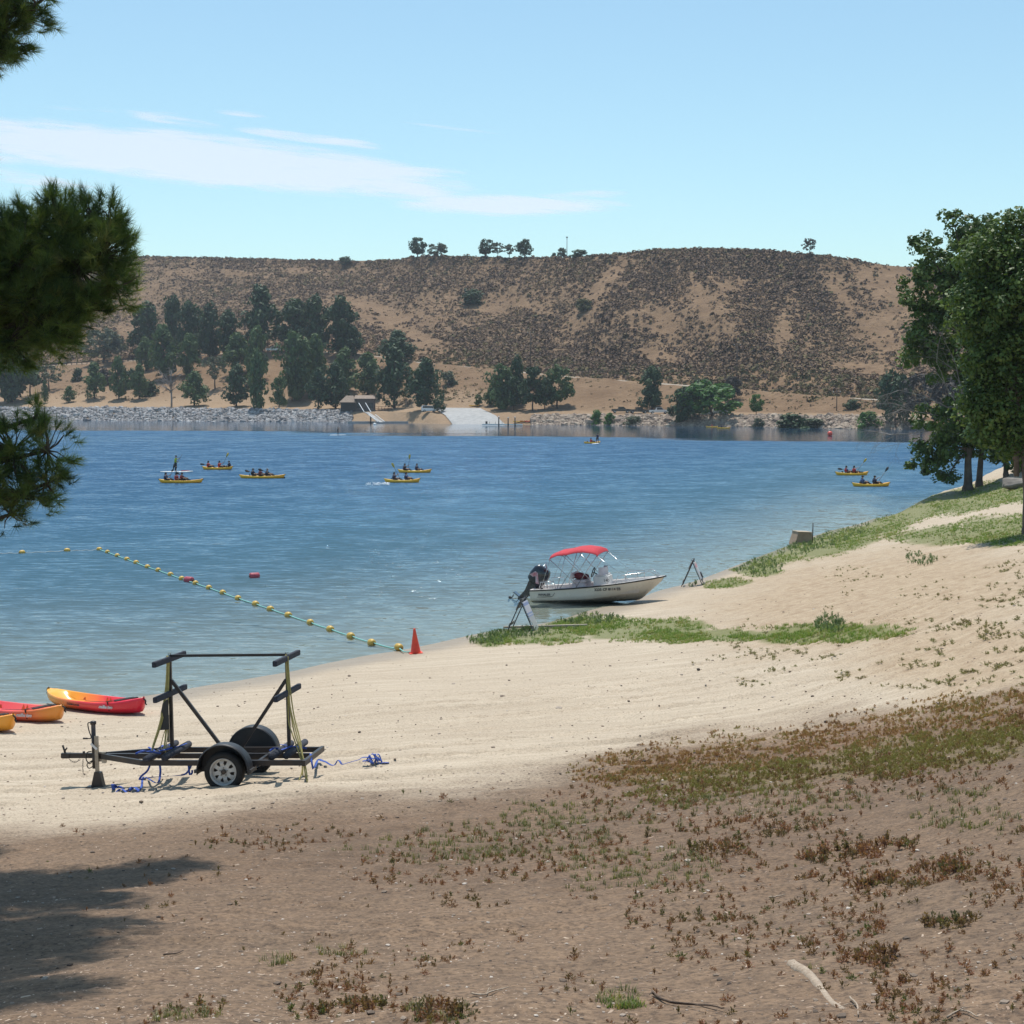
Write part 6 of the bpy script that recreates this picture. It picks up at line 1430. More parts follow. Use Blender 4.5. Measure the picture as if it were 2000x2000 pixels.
# ------------------------------------------------------------------ folding A-frame signs
M_LEG = mat('dark_weathered_legs', (.055, .06, .075), (.11, .11, .12), .6, 6)
M_PANEL = mat('grey_plastic_panel', (.34, .33, .30), (.26, .25, .23), .6, 5)
def banded(name, c):
    m, nt, b = nodes(name); tc = N(nt, 'ShaderNodeTexCoord'); sp = N(nt, 'ShaderNodeSeparateXYZ'); nt.links.new(tc.outputs['Object'], sp.inputs[0])
    f = math_(nt, 'ADD', sp.outputs[2], math_(nt, 'MULTIPLY', noise(nt, 6, 3, .6, tc.outputs['Object']), .02)); nt.links.new(ramp(nt, f, c, 'CONSTANT'), b.inputs['Base Color']); b.inputs['Roughness'].default_value = .5; return m
MB1 = banded('faded_notice_white_blue', [(0, (.42, .42, .42)), (.40, (.42, .42, .42)), (.46, (.27, .31, .46)), (.50, (.5, .5, .54)), (.53, (.27, .31, .46)), (.58, (.52, .50, .54)), (.80, (.25, .29, .46)), (.88, (.45, .46, .55))])
MB2 = banded('faded_notice_pink_white', [(0, (.55, .55, .58)), (.66, (.55, .54, .56)), (.72, (.62, .34, .36)), (.86, (.55, .5, .48))])
def aframe(pn, pf_, rz, label, mp_, h, sp_, wd, arrow=False):
    g = G(*pn); e = empty('folding_sign', g[:], rz, label, 'sign', 'folding A-frame signs on the shore')
    s2 = sp_/2; 
    for y in (0, wd):
        gl_, gr_ = (0, 0)
        MB().beam((-s2, y, -.02), (.035, y, h+.05), .028, .05, (0, 1, 0)).build('leg', M_LEG, e); MB().beam((s2, y, -.02), (-.035, y, h+.05), .028, .05, (0, 1, 0)).build('leg', M_LEG, e)
    def face(side, z0, z1, m, nm, off=.02, ys=(0, 1)):
        x_ = lambda z: side*s2*(1-z/h); y0, y1 = wd*ys[0], wd*ys[1]; o = side*off
        return MB().add([(x_(z0)+o, y0, z0), (x_(z0)+o, y1, z0), (x_(z1)+o, y1, z1), (x_(z1)+o, y0, z1), (x_(z0)+o*1.8, y0, z0), (x_(z0)+o*1.8, y1, z0), (x_(z1)+o*1.8, y1, z1), (x_(z1)+o*1.8, y0, z1)], [(0,1,2,3),(4,7,6,5),(0,4,5,1),(1,5,6,2),(2,6,7,3),(3,7,4,0)]).build(nm, m, e)
    face(-1, h*.68, h*.95, M_PANEL, 'upper_panel'); face(-1, h*.14, h*.26, M_PANEL, 'lower_panel')
    face(1, h*.30, h*.93, mp_, 'notice_panel', .02)
    if arrow:
        face(1, h*.22, h*.30, M_LEG, 'dark_bracket', .03, (.0, .9)); face(1, h*.3, h*.52, M_LEG, 'dark_bracket', .05, (.80, 1.02)); face(1, h*.03, h*.10, M_LEG, 'dark_bracket', .03, (.3, 1.0))
    else: face(1, h*.02, h*.30, mat('pale_lower_panel', (.50, .51, .48), None, .6, 5), 'lower_notice_panel', .02, (.15, 1))
    MB().beam((0, -.02, h+.0), (0, wd+.02, h+.0), .03, .03).build('hinge_bar', M_LEG, e)
aframe((1017, 1233), None, R(-14), 'folding A-frame sign with faded white and blue notice, nearer one beside the boat stern', MB1, .98, .86, .62)
aframe((1352, 1145), None, R(-12), 'folding A-frame sign with pink-topped notice, farther one right of the boat bow', MB2, .98, .84, .6, True)
# plank, concrete block and rod, boulder, rod
a, b = G(984, 1228), G(1147, 1224); tag(MB().beam(a+Vector((0, 0, .05)), b+Vector((0, 0, .05)), .11, .06).build('plank', mat('bleached_wood', (.42, .37, .30), (.26, .22, .17), .9, 6)), 'long bleached plank lying behind the nearer folding sign', 'plank')
c = G(1566, 1060); u_ = c.y/FPX
bk = empty('concrete_block', c[:], .25, 'tan concrete block with sloping side among the grass at the shore', 'block')
mb = MB(); vs = [(-.62, -.35, -.3), (.45, -.35, -.3), (.45, .4, -.3), (-.62, .4, -.3), (-.34, -.33, .55), (.40, -.33, .50), (.40, .38, .52), (-.34, .38, .57)]
mb.add(vs, [(0,3,2,1),(4,5,6,7),(0,1,5,4),(1,2,6,5),(2,3,7,6),(3,0,4,7)]); mb.build('block_body', mat('tan_concrete', (.38, .28, .20), (.28, .20, .14), .95, 3, 0, .5), bk); MB().box((.03, .02, .56), (.80, .76, .05), Matrix.Rotation(.06, 4, 'Y'), .01).build('block_cap', mat('pale_cap', (.50, .40, .30), None, .95, 3), bk)
c = G(1587, 1060); tag(MB().tube([(c.x, c.y, c.z-.1), (c.x+.01, c.y, c.z+.98)], .024, 8).box((c.x, c.y, c.z+.6), (.06, .03, .06)).build('metal_stake', M_STEEL), 'thin dark metal stake standing right of the concrete block', 'stake')
def rock(pos, sx, sy, sz, label, m, seed, rz=0):
    V0, F0 = ico(4); r = np.random.default_rng(seed); W = V0.copy()
    for k in range(26):
        n_ = r.normal(size=3); n_ /= np.linalg.norm(n_); dd_ = W @ n_; lim = r.uniform(.55, .85); over = np.maximum(dd_-lim, 0); W -= over[:, None]*n_*.92
    W += (vnoise(V0[:, 0]*5, V0[:, 1]*5+V0[:, 2]*3, seed)[:, None]-.5)*.06*V0; W *= [sx, sy, sz]
    me = np_mesh('rock', W, F0, m, True); o = link_mesh('boulder', me); o.location = pos; o.rotation_euler = (0, 0, rz); return tag(o, label, 'boulder')
c = G(1985, 956); u_ = c.y/FPX; rock((c.x+.2, c.y+.8, c.z+.2), 42*u_, 26*u_, 17*u_, 'large grey boulder beside the right-hand tree trunks', mat('grey_granite', (.26, .23, .20), (.13, .115, .10), .9, 1.5, 0, .6), 5, .15)
# foreground sticks and root
def stick(pts_px, r0, m, label, nm, cat, lift=.012, forks=()):
    P_ = [G(*q)+Vector((0, 0, lift)) for q in pts_px]; P_ = smooth_path(P_, 4); n = len(P_); mb = MB().tube([p+Vector((0, 0, random.uniform(-.002, .003))) for p in P_], [r0*(1-.6*i/n) for i in range(n)], 7)
    for (i, px) in forks: a = P_[min(int(i*n), n-1)]; b = G(*px)+Vector((0, 0, lift*1.5)); mb.tube([a, a.lerp(b, .5)+Vector((0, 0, .01)), b], [r0*.5, r0*.4, r0*.2], 6)
    return tag(mb.build(nm, m), label, cat)
M_ST = mat('dry_brown_stick', (.12, .08, .055), (.06, .04, .03), .9, 30, 0, .4); M_STP = mat('pale_dry_wood', (.42, .34, .26), (.28, .21, .15), .9, 30, 0, .4)
stick([(1274, 1953), (1300, 1962), (1345, 1966), (1385, 1969), (1414, 1974)], .007, M_ST, 'long thin brown stick lying at the bottom centre of the photo', 'stick', 'stick', .015, [(.35, (1400, 1982)), (.1, (1268, 1960))])
stick([(922, 1952), (945, 1955), (965, 1949), (993, 1939)], .005, M_STP, 'short pale forked twig at the bottom centre, left of the brown stick', 'stick', 'stick', .012, [(.4, (960, 1942)), (.5, (985, 1952))])
stick([(1502, 1756), (1518, 1754), (1534, 1750)], .007, M_STP, 'short pale stick lying alone among the sprouts right of centre', 'stick', 'stick')
stick([(320, 1868), (342, 1862), (358, 1855)], .006, M_ST, 'short dark twig lying right of the pine shadow', 'stick', 'stick')
stick([(1548, 1886), (1575, 1902), (1600, 1925), (1622, 1950), (1650, 1968)], .035, M_STP, 'thick pale root breaking through the dirt at the lower right', 'exposed_root', 'root', -.012)
stick([(1660, 1948), (1674, 1965), (1676, 1985)], .005, M_STP, 'pale bent twig right of the thick root', 'stick', 'stick', .012, [(.5, (1640, 1975))])
stick([(1850, 1985), (1880, 1978), (1910, 1990)], .005, M_STP, 'thin pale twig at the bottom right corner', 'stick', 'stick', .012, [(.3, (1900, 1972))])
# ------------------------------------------------------------------ pine whose branches hang in from the left
rg = np.random.default_rng(11)
def tuft(n, L_, seed, spread=.9):
    r = np.random.default_rng(seed); V, F = [], []
    for i in range(n):
        a = r.uniform(0, 6.28); e = abs(r.normal(0, spread)); e = min(e, 1.9); z0 = r.uniform(0, .5)*L_
        d = np.array([math.sin(e)*math.cos(a), math.sin(e)*math.sin(a), math.cos(e)]); s = np.cross(d, r.normal(size=3)); s /= np.linalg.norm(s); w_ = .0022; b = np.array([0, 0, z0]); k = len(V)
        l = L_*r.uniform(.7, 1.1); V += [b-s*w_, b+s*w_, b+d*l+np.array([0, 0, -.01])*0]; F.append((k, k+1, k+2))
    return np.array(V), np.array(F)
PY = 14.0; px_m = FPX/PY
MASS = [(10,15,80,75),(72,8,42,34),(25,80,32,34),(8,60,50,60),
        (35,520,85,105),(120,465,75,72),(195,500,60,80),(222,560,44,46),(75,620,88,82),(150,590,66,58),(60,430,50,40),(110,410,40,30),(215,430,22,45),(175,420,30,40),(20,670,60,45),(105,660,50,45),(-90,520,110,150),(-200,480,130,170),(-120,650,100,80),(60,560,80,100),(30,600,90,90),(150,520,70,70),(90,500,80,80),
        (25,880,70,66),(92,880,48,58),(40,965,64,56),(92,945,40,40),(20,1005,40,34),(72,815,16,34),(-90,900,110,90),
        (-200,300,160,120),(-330,600,160,200),(-380,200,200,200),(-100,60,120,110),(-330,900,150,120),(-230,-200,200,180)]
W_PEN = {0:2.2,1:1.6,2:1.0,3:1.4}
tp, tz, tt = [], [], []
cs = []
for i, (u, v, ru, rv) in enumerate(MASS):
    onf = u+ru > 0; vol = ru*rv/5500.0; n = int((185 if onf else 60)*vol**1.0*(1.25 if u > 100 else 1.0)); dd_ = .45+.1*(i % 3)
    n = int(n*.85) if 24 <= i <= 29 else n
    sc_ = []
    for _k in range(20):
        d = rg.normal(size=3); d /= np.linalg.norm(d); sc_.append(d*rg.uniform(.25, 1.0)**.5)
    for _ in range(max(n, 12)):
        d = sc_[rg.integers(0, 20)]+rg.normal(size=3)*.15; r_ = min(np.linalg.norm(d), 1.12); d = d/np.linalg.norm(d)
        yy = PY+d[1]*r_*max(ru, rv)/px_m*.9; p = Py(u+d[0]*r_*ru, v-d[2]*r_*rv, yy)
        tp.append(p[:]); tz.append(math.atan2(d[1]*.5+rg.normal()*.3, d[0]+rg.normal()*.3)); tt.append(float(np.clip(math.acos(np.clip(d[2], -1, 1))*.75+rg.normal()*.25, 0, 2.4)))
        cs.append(i)
# crown overhead, above the picture: it throws the shadow at the lower left
for (u, v, r_, h_) in ((-60,1735,1.5,10.8),(80,1725,1.1,10.8),(190,1712,.8,10.8),(290,1700,.65,10.8),(-40,1830,1.2,10.5),(60,1810,.8,10.5),(160,1765,.5,10.8),(-150,1900,1.2,10.5),(30,1945,.42,10.5),(-30,1960,.6,10.5),(-250,1750,1.8,10.8),(110,1850,.35,10.5),(350,1692,.35,10.8),(-400,1700,2,10.8),(10,1890,.5,10.5)):
    g = G(u, v); c = g+Vector((-.05*h_, .34*h_, h_)); n = int(1200*r_**2)
    for _ in range(max(n, 50)):
        d = rg.normal(size=3); d /= np.linalg.norm(d); q = rg.uniform(.1, 1)**.4
        tp.append((c.x+d[0]*q*r_*1.08, c.y+d[1]*q*r_*1.08, c.z+d[2]*q*.5)); tz.append(rg.uniform(0, 6.28)); tt.append(rg.uniform(.3, 1.9)); cs.append(99)
# upright sprigs standing out of the top edge
for (u, v) in ((143, 372), (143, 385), (143, 400), (222, 372), (222, 388), (222, 405), (226, 420), (195, 385), (195, 400), (108, 386), (108, 398), (232, 428), (236, 445), (250, 470), (262, 500), (70, 790), (70, 802), (66, 818), (50, 412), (38, 436), (268, 560), (272, 535)):
    tp.append(Py(u, v+8, PY+rg.normal()*.1)[:]); tz.append(rg.uniform(0, 6)); tt.append(rg.uniform(0, .35)); cs.append(99)
for (u, v) in ((108, 60), (92, 20), (60, 95), (28, 118), (5, 112), (98, 5), (132, 945), (150, 900), (60, 1030), (30, 1035), (95, 1010), (118, 985), (150, 870)):
    tp.append(Py(u-6, v-6, PY+rg.normal()*.1)[:]); tz.append(rg.uniform(-.6, .6)); tt.append(rg.uniform(1.2, 1.9)); cs.append(99)
tp = np.array(tp); tz = np.array(tz); tt = np.array(tt); parts = []
sel = rg.integers(0, 5, len(tp))
for k in range(5):
    V0, F0 = tuft(44, .13, 100+k); q = sel == k
    parts.append(scatter(V0, F0, tp[q], tz[q], rg.uniform(.75, 1.15, q.sum()), tilt=tt[q], rnd=np.clip(rg.normal(.45, .25, q.sum()), 0, 1)))
V_, F_, r_ = merge(parts)
gp0 = G(0, 1650); tb = Vector((-6.9, PY+.4, 0)); tb.z = gz(tb.x, tb.y)-.1
pine = empty('pine_tree', tb[:], 0, 'dark long-needled pine whose branches hang in from the left edge, nearest the camera', 'tree')
M_NEED = leafmat('long_pine_needles', [(.040, .070, .028), (.085, .135, .042), (.14, .20, .055), (.21, .26, .075), (.27, .25, .10)], .45, .42, .5)
me = np_mesh('needles', V_-np.array(tb), F_, M_NEED, False, {'rnd': r_}); link_mesh('needles', me, None, pine)
mb = MB(); mb.tube([(0, 0, -.3), (.05, .02, 2), (-.05, .05, 4.5), (.05, 0, 7.5), (.1, 0, 15.5)], [.28, .24, .21, .16, .06], 12); mb.build('trunk', M_BARK, pine)
rnd = random.Random(4); lim = MB()
cents = [Py(u, v, PY)-tb for (u, v, ru, rv) in MASS]
for i, c in enumerate(cents):
    z0 = min(max(c.z-.5, 1.0), 9.0); a = Vector((0, 0, z0)); m_ = a.lerp(c, .5)+Vector((0, 0, -.12+rnd.uniform(-.1, .1))); lim.tube(smooth_path([a, m_, c], 4), [.06*(1-.09*k) for k in range(9)], 6)
tl_ = tp-np.array(tb)
for i in range(0, len(tl_), 3):
    p = Vector(tl_[i]); ci = cs[i]
    if ci == 99: c = min(cents, key=lambda q: (q-p).length)
    else: c = cents[ci]
    q = p+(c-p).normalized()*min((c-p).length, .5 if i % 9 else 2)
    lim.tube([p+Vector((0, 0, .02)), p.lerp(q, .5)+Vector((rnd.uniform(-.02, .02), 0, rnd.uniform(-.02, .03))), q], [.003, .006, .010], 4, False)
lim.build('limbs', M_BARK, pine)
# ------------------------------------------------------------------ broad-leaved trees on the right bank
def blob_leaves(E, ybase, dens, size, seed, spread=.8):
    r = np.random.default_rng(seed); C, Rr = [], []
    s0 = ybase/FPX
    for (u, v, ru, rv) in E:
        n = int(dens*ru*rv/3000)
        for _ in range(n):
            d = r.normal(size=3); d /= np.linalg.norm(d); k = r.uniform(.15, 1.15)**.5
            C.append(Py(u+d[0]*k*ru*.93, v-d[2]*k*rv*.93, ybase+d[1]*k*max(ru, rv)*s0*spread)[:]); Rr.append(r.uniform(.28, .62))
    C = np.array(C); Rr = np.array(Rr); return leafquads(C, Rr, len(C)*62, size, seed, up=.5)
M_SYC = leafmat('broad_green_leaves', [(.032, .062, .018), (.060, .105, .026), (.10, .155, .038), (.15, .20, .055)], .5, .22, .28)
def big_tree(name, base_px, E, trunks, label, seed, dens=38, size=.14, dead=None):
    b = G(*base_px); e = empty(name, b[:], 0, label, 'tree', 'leafy trees on the right bank')
    V, F, r_ = blob_leaves(E, b.y, dens, size, seed); link_mesh('crown', np_mesh('crown', V-np.array(b), F, M_SYC, False, {'rnd': r_}), None, e)
    rn = random.Random(seed)
    for (u0, v0, u1, v1, w0, yo) in trunks:
        a = Py(u0, v0, b.y+yo); a.z = min(a.z, gz(a.x, a.y)-.1); t_ = Py(u1, v1, b.y+yo*.6); w_ = w0*b.y/FPX/2
        P_ = [a-b, a.lerp(t_, .12)-b, a.lerp(t_, .4)-b+Vector((rn.uniform(-.1, .1), 0, 0)), t_-b]; MB().tube(smooth_path(P_, 4), [w_*(1.25 if k == 0 else 1.08 if k < 3 else 1-.05*k) for k in range(13)], 12).build('trunk', M_GRB, e)
    lm = MB(); top =  [Py(t_[2], t_[3], b.y)-b for t_ in trunks]
    for q in top: lm.tube([(q.x*.9, q.y, 2.0), tuple(q)], [.1, .1], 6)
    for i, (u, v, ru, rv) in enumerate(E):
        c = Py(u, v, b.y)-b; t0 = min(top, key=lambda q: (q-c).length); s = t0*.0+Vector((t0.x, t0.y, min(max(c.z*.75, 2.5), t0.z)))
        lm.tube(smooth_path([s, s.lerp(c, .5)+Vector((0, 0, .3)), c], 3), [.11-.014*k for k in range(7)], 6)
    lm.build('limbs', M_GRB, e); return e, b
M_GRB = mat('grey_brown_bark', (.17, .13, .105), (.08, .06, .05), .9, 1.6, 0, .6, 5)
ea, ba = big_tree('leafy_tree', (1898, 956), [(1885,500,88,70),(1830,560,76,60),(1868,575,60,60),(1930,520,60,60),(1920,465,70,42),(1860,640,85,66),(1800,655,40,40),(1842,712,66,38),(1930,600,66,110),(1930,745,56,70),(1862,822,74,54),(1825,885,45,42),(1802,905,32,18),(1850,932,30,16),(1930,862,46,32),(1788,585,28,34),(1955,560,62,130),(1950,710,60,95),(1900,560,60,90),(1990,620,40,160),(1900,845,66,40),(1840,870,46,28),(1965,820,50,60),(1800,470,22,22),(1860,425,30,14),(1780,690,22,26)],
     [(1890, 958, 1898, 780, 21, 0), (1912, 955, 1925, 700, 15, .6)], 'double-trunked leafy tree at the water edge on the right', 21)
big_tree('leafy_tree', (1965, 931), [(1968,860,48,44),(1955,790,55,70),(1985,900,36,24),(1975,700,60,80),(1945,890,26,14)], [(1965, 933, 1960, 760, 11, 0)], 'slim-trunked leafy tree behind the large boulder on the right', 22)
big_tree('leafy_tree', (2010, 1042), [(1965,480,46,50),(2015,560,90,110),(1985,610,76,110),(1970,700,70,80),(1985,790,72,100),(1955,655,36,50),(1950,815,34,40),(2060,880,70,60),(1990,850,56,40),(1970,440,30,26),(2000,418,22,18),(2100,600,100,180),(2150,800,90,120),(2090,450,80,80),(1945,560,36,40),(1938,735,30,34),(1905,600,56,60),(1915,690,46,50),(1920,830,44,42),(1925,500,50,40),(1900,780,36,36)],
     [(2008, 1048, 1986, 780, 22, 0)], 'leafy tree with a pale curved trunk at the right edge of the photo', 23, 34, .088)
# dead branches reaching out to the left over the water
rn = random.Random(9); db = MB()
def bough(p, d, L_, r_, depth):
    P_ = [p]; q = p
    for k in range(4): d = (d+Vector((rn.uniform(-.22, .22), rn.uniform(-.25, .25), rn.uniform(-.22, .16)))).normalized(); q = q+d*L_/4; P_.append(q)
    db.tube(P_, [r_*(1-.2*k) for k in range(5)], 5 if depth < 2 else 3, False)
    if depth < 4:
        for _ in range(4 if depth < 2 else 3):
            k = rn.randint(1, 4); nd = (d+Vector((rn.uniform(-.7, .5), rn.uniform(-.6, .6), rn.uniform(-.8, .6)))).normalized(); bough(P_[k], nd, L_*rn.uniform(.45, .7), r_*.5, depth+1)
for (u, v, du, dv, L_) in ((1860, 815, -1, .0, 3.4), (1858, 800, -1, .55, 3.6), (1865, 825, -1, -.28, 4.0), (1870, 790, -.6, .8, 3.4), (1880, 770, -.5, 1, 3)):
    p = Py(u, v, ba.y-.8)-ba; bough(p, Vector((du, rn.uniform(-.2, .2), dv)).normalized(), L_, .05, 0)
db.build('dead_branch', M_GREYBARK, ea)
# ------------------------------------------------------------------ ground cover: grass, weeds, litter
rh = np.random.default_rng(33)
def in_ells(L, n, jit=1.0):
    w_ = np.array([e[2]*e[3] for e in L], float); i = rh.choice(len(L), n, p=w_/w_.sum()); a = rh.uniform(0, 2*PI, n); r = np.sqrt(rh.random(n))*jit; E = np.array([(e+(0,))[:5] for e in L], float)[i]
    x = r*np.cos(a)*E[:, 2]; y = r*np.sin(a)*E[:, 3]; c, s = np.cos(E[:, 4]), np.sin(E[:, 4]); return E[:, 0]+x*c-y*s, E[:, 1]+x*s+y*c
def blades(n, h, w_, seed, lean=.5):
    r = np.random.default_rng(seed); V, F = [], []
    for i in range(n):
        a = r.uniform(0, 6.28); l = h*r.uniform(.5, 1.1); le = r.uniform(.1, lean); b = np.array([r.normal()*h*.25, r.normal()*h*.25, -.01]); s = np.array([-math.sin(a), math.cos(a), 0])*w_
        m_ = b+np.array([math.cos(a)*le*l*.35, math.sin(a)*le*l*.35, l*.6]); t = b+np.array([math.cos(a)*le*l, math.sin(a)*le*l, l]); k = len(V); V += [b-s, b+s, m_+s*.7, m_-s*.7, t]; F += [(k, k+1, k+2), (k, k+2, k+3), (k+3, k+2, k+4)]
    return np.array(V), np.array(F)
def weed(ns, h, leaf, seed, spread=.7):
    """low branching plant with small oval leaves"""
    r = np.random.default_rng(seed); V, F = [], []
    for i in range(ns):
        a = r.uniform(0, 6.28); e = abs(r.normal(0, spread)); e = min(e, 1.35); d = np.array([math.sin(e)*math.cos(a), math.sin(e)*math.sin(a), math.cos(e)]); l = h*r.uniform(.6, 1.1)
        s = np.cross(d, [0.1, .2, 1]); s /= np.linalg.norm(s); w_ = leaf*.09; k = len(V); V += [-s*w_, s*w_, d*l+s*w_*.6, d*l-s*w_*.6]; F += [(k, k+1, k+2), (k, k+2, k+3)]
        for j in range(6):
            t = .35+.65*j/5; p = d*l*t; q = r.normal(size=3)*.6+d*.9+[0, 0, .35]; q /= np.linalg.norm(q); u_ = np.cross(q, r.normal(size=3)); u_ /= np.linalg.norm(u_); L_ = leaf*r.uniform(.7, 1.2); k = len(V)
            V += [p, p+q*L_*.5+u_*L_*.3, p+q*L_, p+q*L_*.5-u_*L_*.3]; F += [(k, k+1, k+2), (k, k+2, k+3)]
    return np.array(V), np.array(F)
def place(u, v, scf, keep=None):
    x, y, z, ok = Gmany(u, v); ok &= (z > .03) & (y < 160); return x[ok], y[ok], z[ok], u[ok], v[ok]
M_GRASS = leafmat('green_grass', [(.10, .16, .04), (.14, .23, .045), (.19, .28, .06), (.26, .29, .09), (.33, .28, .13)], .6, .3)
M_GLAUC = leafmat('grey_green_herb', [(.12, .17, .085), (.18, .24, .12), (.25, .30, .17)], .7, .25)
M_WEED = leafmat('purslane', [(.13, .12, .06), (.18, .12, .075), (.25, .125, .085), (.31, .155, .11), (.14, .15, .065)], .55, .35, .3)
M_RUSTW = leafmat('rusty_ground_cover', [(.22, .125, .075), (.31, .165, .095), (.38, .22, .12), (.34, .25, .12), (.22, .20, .09)], .6, .35)
M_OLIVW = leafmat('olive_ground_cover', [(.22, .13, .075), (.25, .18, .085), (.25, .22, .085), (.30, .28, .11), (.28, .19, .10)], .6, .3)
def cover(name, protos, u, v, sc, m, rnd=None, fl=None):
    x, y, z, u, v = place(u, v, sc); s = sc(x, y, u, v); parts = []; sel = rh.integers(0, len(protos), len(x)); 
    r0 = np.clip(rh.normal(.5, .26, len(x))+.3*fbm(x*.8, y*.8, 2, 9), 0, 1) if rnd is None else rnd(x, y, u, v)
    for k, (V0, F0) in enumerate(protos):
        q = sel == k
        if q.sum(): parts.append(scatter(V0, F0, np.stack([x[q], y[q], z[q]], 1), rh.uniform(0, 6.28, q.sum()), s[q], rnd=r0[q]))
    V_, F_, r_ = merge(parts); return tag(link_mesh(name, np_mesh(name, V_, F_, m, False, {'rnd': r_})), kind='stuff')
GB = [blades(9, .10, .006, k, .8) for k in range(4)]
GR2 = [e for e in GREEN]
u, v = in_ells(GR2, 20000, 1.12); n_ = fbm(u*.02, v*.09, 3, 44); q = rh.random(len(u)) < sstep(-.55, .25, n_); far_s = lambda x, y, u, v: (.40+.55*rh.random(len(x)))*(1+.006*y)
cover('grass', GB, u[q], v[q], far_s, M_GRASS)
HL = [(950,1248,34,12,0),(1140,1210,66,10,0),(1000,1235,60,10,0),(1480,1108,44,14,0),(1550,1065,40,18,0),(1620,1050,70,16,-.3),(1620,1222,24,16,0),(1800,1095,26,9,0),(1730,1000,60,10,-.4),(1345,1138,14,8,0)]
HB = [weed(9, .18, .04, 70+k, .55) for k in range(3)]
u, v = in_ells(HL, 1300, 1.2); cover('shore_herbs', HB, u, v, lambda x, y, u, v: .4+.55*rh.random(len(x)), M_GLAUC)
# sparse olive tufts strewn over the sand on the right
u = np.concatenate([rh.uniform(1440, 2150, 2600), rh.uniform(1300, 1560, 160), rh.uniform(1600, 2100, 1600)]); v = np.concatenate([rh.uniform(1210, 1345, 2600), rh.uniform(1255, 1300, 160), rh.uniform(1010, 1190, 1600)])
n_ = fbm(u*.018, v*.07, 3, 91); q = rh.random(len(u)) < sstep(-.05, .5, n_+.15*(u-1700)/400)*1.0; cover('dry_tufts', [weed(10, .10, .03, 80+k, .9) for k in range(3)], u[q], v[q], lambda x, y, u, v: np.stack([.45+.6*rh.random(len(x))]*2+[.3+.35*rh.random(len(x))], 1), leafmat('dull_olive_tufts', [(.19, .15, .085), (.22, .19, .09), (.24, .24, .12), (.28, .22, .13)], .7, .3))
# rust and olive mats of low plants
WB = [weed(7+2*(k % 3), .05, .017, 50+k, .7+.12*k) for k in range(6)]
u, v = in_ells(RUST, 7000, 1.4); n_ = fbm(u*.03, v*.12, 3, 47)+.5*np.minimum(patch(u, v, RUST), .3); q = rh.random(len(u)) < sstep(-.45, .45, n_); cover('rust_ground_cover', WB, u[q], v[q], lambda x, y, u, v: .4+.65*rh.random(len(x)), M_RUSTW)
u, v = in_ells(OLIVE, 7500, 1.35); n_ = fbm(u*.03, v*.12, 3, 48)+.5*np.minimum(patch(u, v, OLIVE), .3); q = rh.random(len(u)) < sstep(-.45, .45, n_); cover('olive_ground_cover', WB, u[q], v[q], lambda x, y, u, v: .4+.65*rh.random(len(x)), M_OLIVW)
# scattered purslane on the bare dirt
CL = [(1540,1625,110,24,.05),(1390,1655,70,26,0),(1670,1665,85,20,-.1),(1760,1715,140,20,0),(1900,1700,90,26,.1),(1420,1690,90,14,0),(1560,1800,190,40,-.25),(1670,1810,60,22,0),(1690,1880,42,30,0),(1130,1665,110,30,0),(1000,1640,160,30,0),(880,1700,160,26,0),
      (720,1900,150,26,-.25),(640,1915,60,16,0),(850,1990,70,18,0),(690,1965,95,22,-.15),(370,1975,60,16,0),(1850,1815,36,16,0),(1800,1950,70,34,0),(1260,1555,140,22,0),(1500,1550,180,20,0),(1690,1545,120,24,0),(560,1640,120,18,0),(480,1660,90,12,0),(1330,1780,80,40,0),(1300,1600,120,26,0),(920,1760,60,14,0),(1950,1740,60,24,0),(1700,1500,200,20,0),(1900,1530,90,10,0)]
u1, v1 = in_ells(CL, 2600, 1.4); u2 = rh.uniform(-100, 2100, 3500); v2 = rh.uniform(1500, 2050, 3500); n_ = fbm(u2*.008, v2*.02, 4, 57)+.25*(u2-900)/900; q = (rh.random(3500) < sstep(-.1, .7, n_)) & (v2 > pl(u2, DIRTLINE)+10)
u = np.concatenate([u1, u2[q]]); v = np.concatenate([v1, v2[q]])
cover('purslane_sprouts', WB, u, v, lambda x, y, u, v: (.25+.6*rh.random(len(x))**1.8)*np.clip(.45+y*.05, .6, 1.4)*np.array([1.15]), M_WEED)
u, v = in_ells([(1060,1590,90,24,0),(850,1990,70,18,0),(660,1860,70,10,0),(540,1880,36,8,0),(1120,1590,120,20,0),(1300,1610,60,14,0),(1130,1735,26,12,0),(660,1660,30,8,0),(760,1640,30,10,0),(1210,1965,42,22,0),(1850,1558,90,10,0),(1900,1548,60,8,0),(370,1990,80,10,0),(1350,1570,60,16,0),(1580,1905,14,8,0),(1000,1640,200,40,0),(1250,1700,160,40,0),(850,1670,150,24,0),(1900,1600,120,24,0),(1500,1570,200,30,0)], 900, 1.0)
cover('grass_sprouts', [blades(12, .045, .0022, 90+k, 1.0) for k in range(3)], u, v, lambda x, y, u, v: (.7+.6*rh.random(len(x)))*np.clip(.5+y*.07, .7, 2), leafmat('pale_green_sprouts', [(.12, .125, .055), (.17, .17, .075), (.23, .21, .11)], .6, .3))
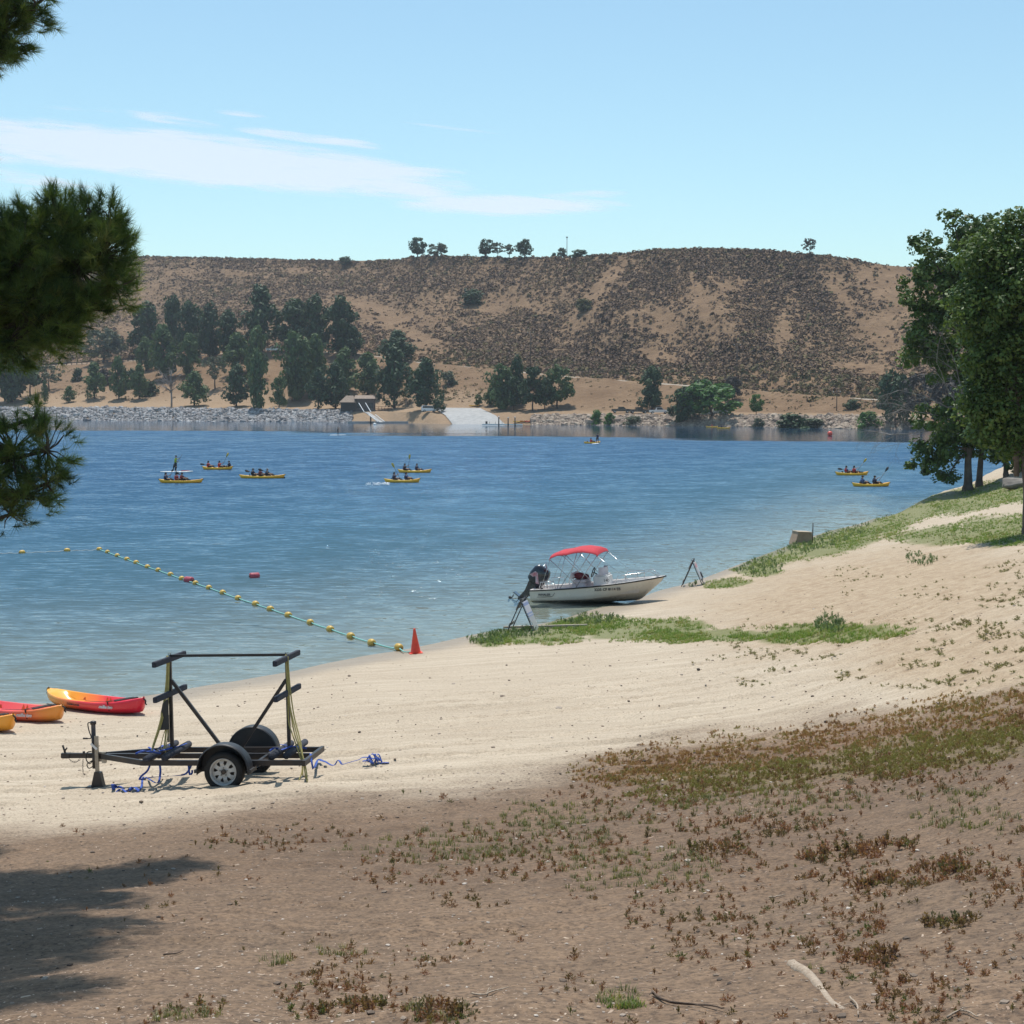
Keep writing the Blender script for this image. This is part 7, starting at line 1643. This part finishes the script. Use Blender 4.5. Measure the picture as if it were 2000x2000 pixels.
# wood chips, dead leaves, pebbles
n = 30000; u = rh.uniform(-150, 2150, n); v = rh.uniform(1380, 2080, n); keep = (v > pl(u, DIRTLINE)-20) & (rh.random(n) < np.clip(.25+.7*sstep(1100, 100, u)+.3*sstep(1700, 2050, v), 0, 1)); u, v = u[keep], v[keep]
chip = (np.array([(-1, -.3, 0), (1, -.22, .05), (.8, .3, .12), (-.9, .25, .03), (-1, -.3, -.15), (1, -.22, -.1), (.8, .3, -.05), (-.9, .25, -.1)])*.012, np.array([(0,1,2),(0,2,3),(0,4,5),(0,5,1),(1,5,6),(1,6,2),(2,6,7),(2,7,3),(3,7,4),(3,4,0)]))
cover('wood_chips', [chip], u, v, lambda x, y, u, v: rh.lognormal(-.4, .5, len(x))*np.clip(.35+y*.06, .5, 1.5), leafmat('chips_and_leaves', [(.10, .06, .04), (.20, .13, .085), (.30, .21, .15), (.48, .38, .29)], .8, 0))
n = 6000; u = rh.uniform(-150, 2150, n); v = np.concatenate([rh.uniform(1500, 2080, n//2), rh.uniform(1150, 1600, n-n//2)]); pm = (lumpy(5, IV, .7, .3)-[0, 0, .15])*.5
cover('pebbles', [(pm*.011, IF)], u, v, lambda x, y, u, v: rh.lognormal(.0, .5, len(x))*np.clip(.6+y*.07, .7, 2.6), leafmat('pebbles', [(.06, .045, .035), (.16, .12, .09), (.28, .22, .17), (.5, .44, .38)], .8, 0))
# a few clumps large enough to be told apart
def clump(uv, r_, ns, h, leaf, m, label, seed, nm='weed_clump', cat='weed'):
    g = G(*uv); V, F, rr_ = [], [], []; r = np.random.default_rng(seed); parts = []
    for k in range(ns):
        a = r.uniform(0, 6.28); d = math.sqrt(r.random())*r_; x, y = g.x+d*math.cos(a), g.y+d*math.sin(a)*1.1; z = gz(x, y); V0, F0 = weed(9, h, leaf, seed*31+k, .8) if m is not M_GRASS else blades(12, h, .003, seed*31+k, .9)
        parts.append(scatter(V0, F0, np.array([[x-g.x, y-g.y, z-g.z]]), np.array([a]), np.array([r.uniform(.7, 1.2)]), rnd=np.array([r.random()])))
    V_, F_, q_ = merge(parts); o = link_mesh(nm, np_mesh(nm, V_, F_, m, False, {'rnd': q_})); o.location = g; return tag(o, label, cat, 'larger weed clumps on the bare dirt')
clump((1545, 1622), .42, 34, .06, .018, M_WEED, 'wide dark red clump of purslane, left of the two big ones', 1)
clump((1672, 1666), .46, 40, .075, .024, M_WEED, 'wide flat dark green clump of purslane, right of the two big ones', 2)
clump((1395, 1665), .26, 20, .08, .024, M_WEED, 'bushy dark green purslane clump left of the wide dark red one', 3)
clump((1780, 1722), .36, 30, .07, .022, M_WEED, 'spreading purslane clump below the wide flat one', 4)
clump((1858, 1818), .13, 14, .055, .018, M_WEED, 'compact dark purslane clump near the right edge', 5)
clump((1700, 1880), .12, 15, .06, .018, M_WEED, 'tall dark purslane clump right of the thick root', 6)
clump((680, 1968), .17, 22, .045, .015, M_WEED, 'low reddish purslane clump at the bottom left of centre', 7)
clump((862, 1990), .11, 14, .055, .016, M_WEED, 'purslane clump cut by the bottom edge left of centre', 8)
clump((1215, 1968), .085, 16, .05, .0, M_GRASS, 'small bright green grass tuft left of the long brown stick', 9, 'grass_tuft', 'grass tuft')
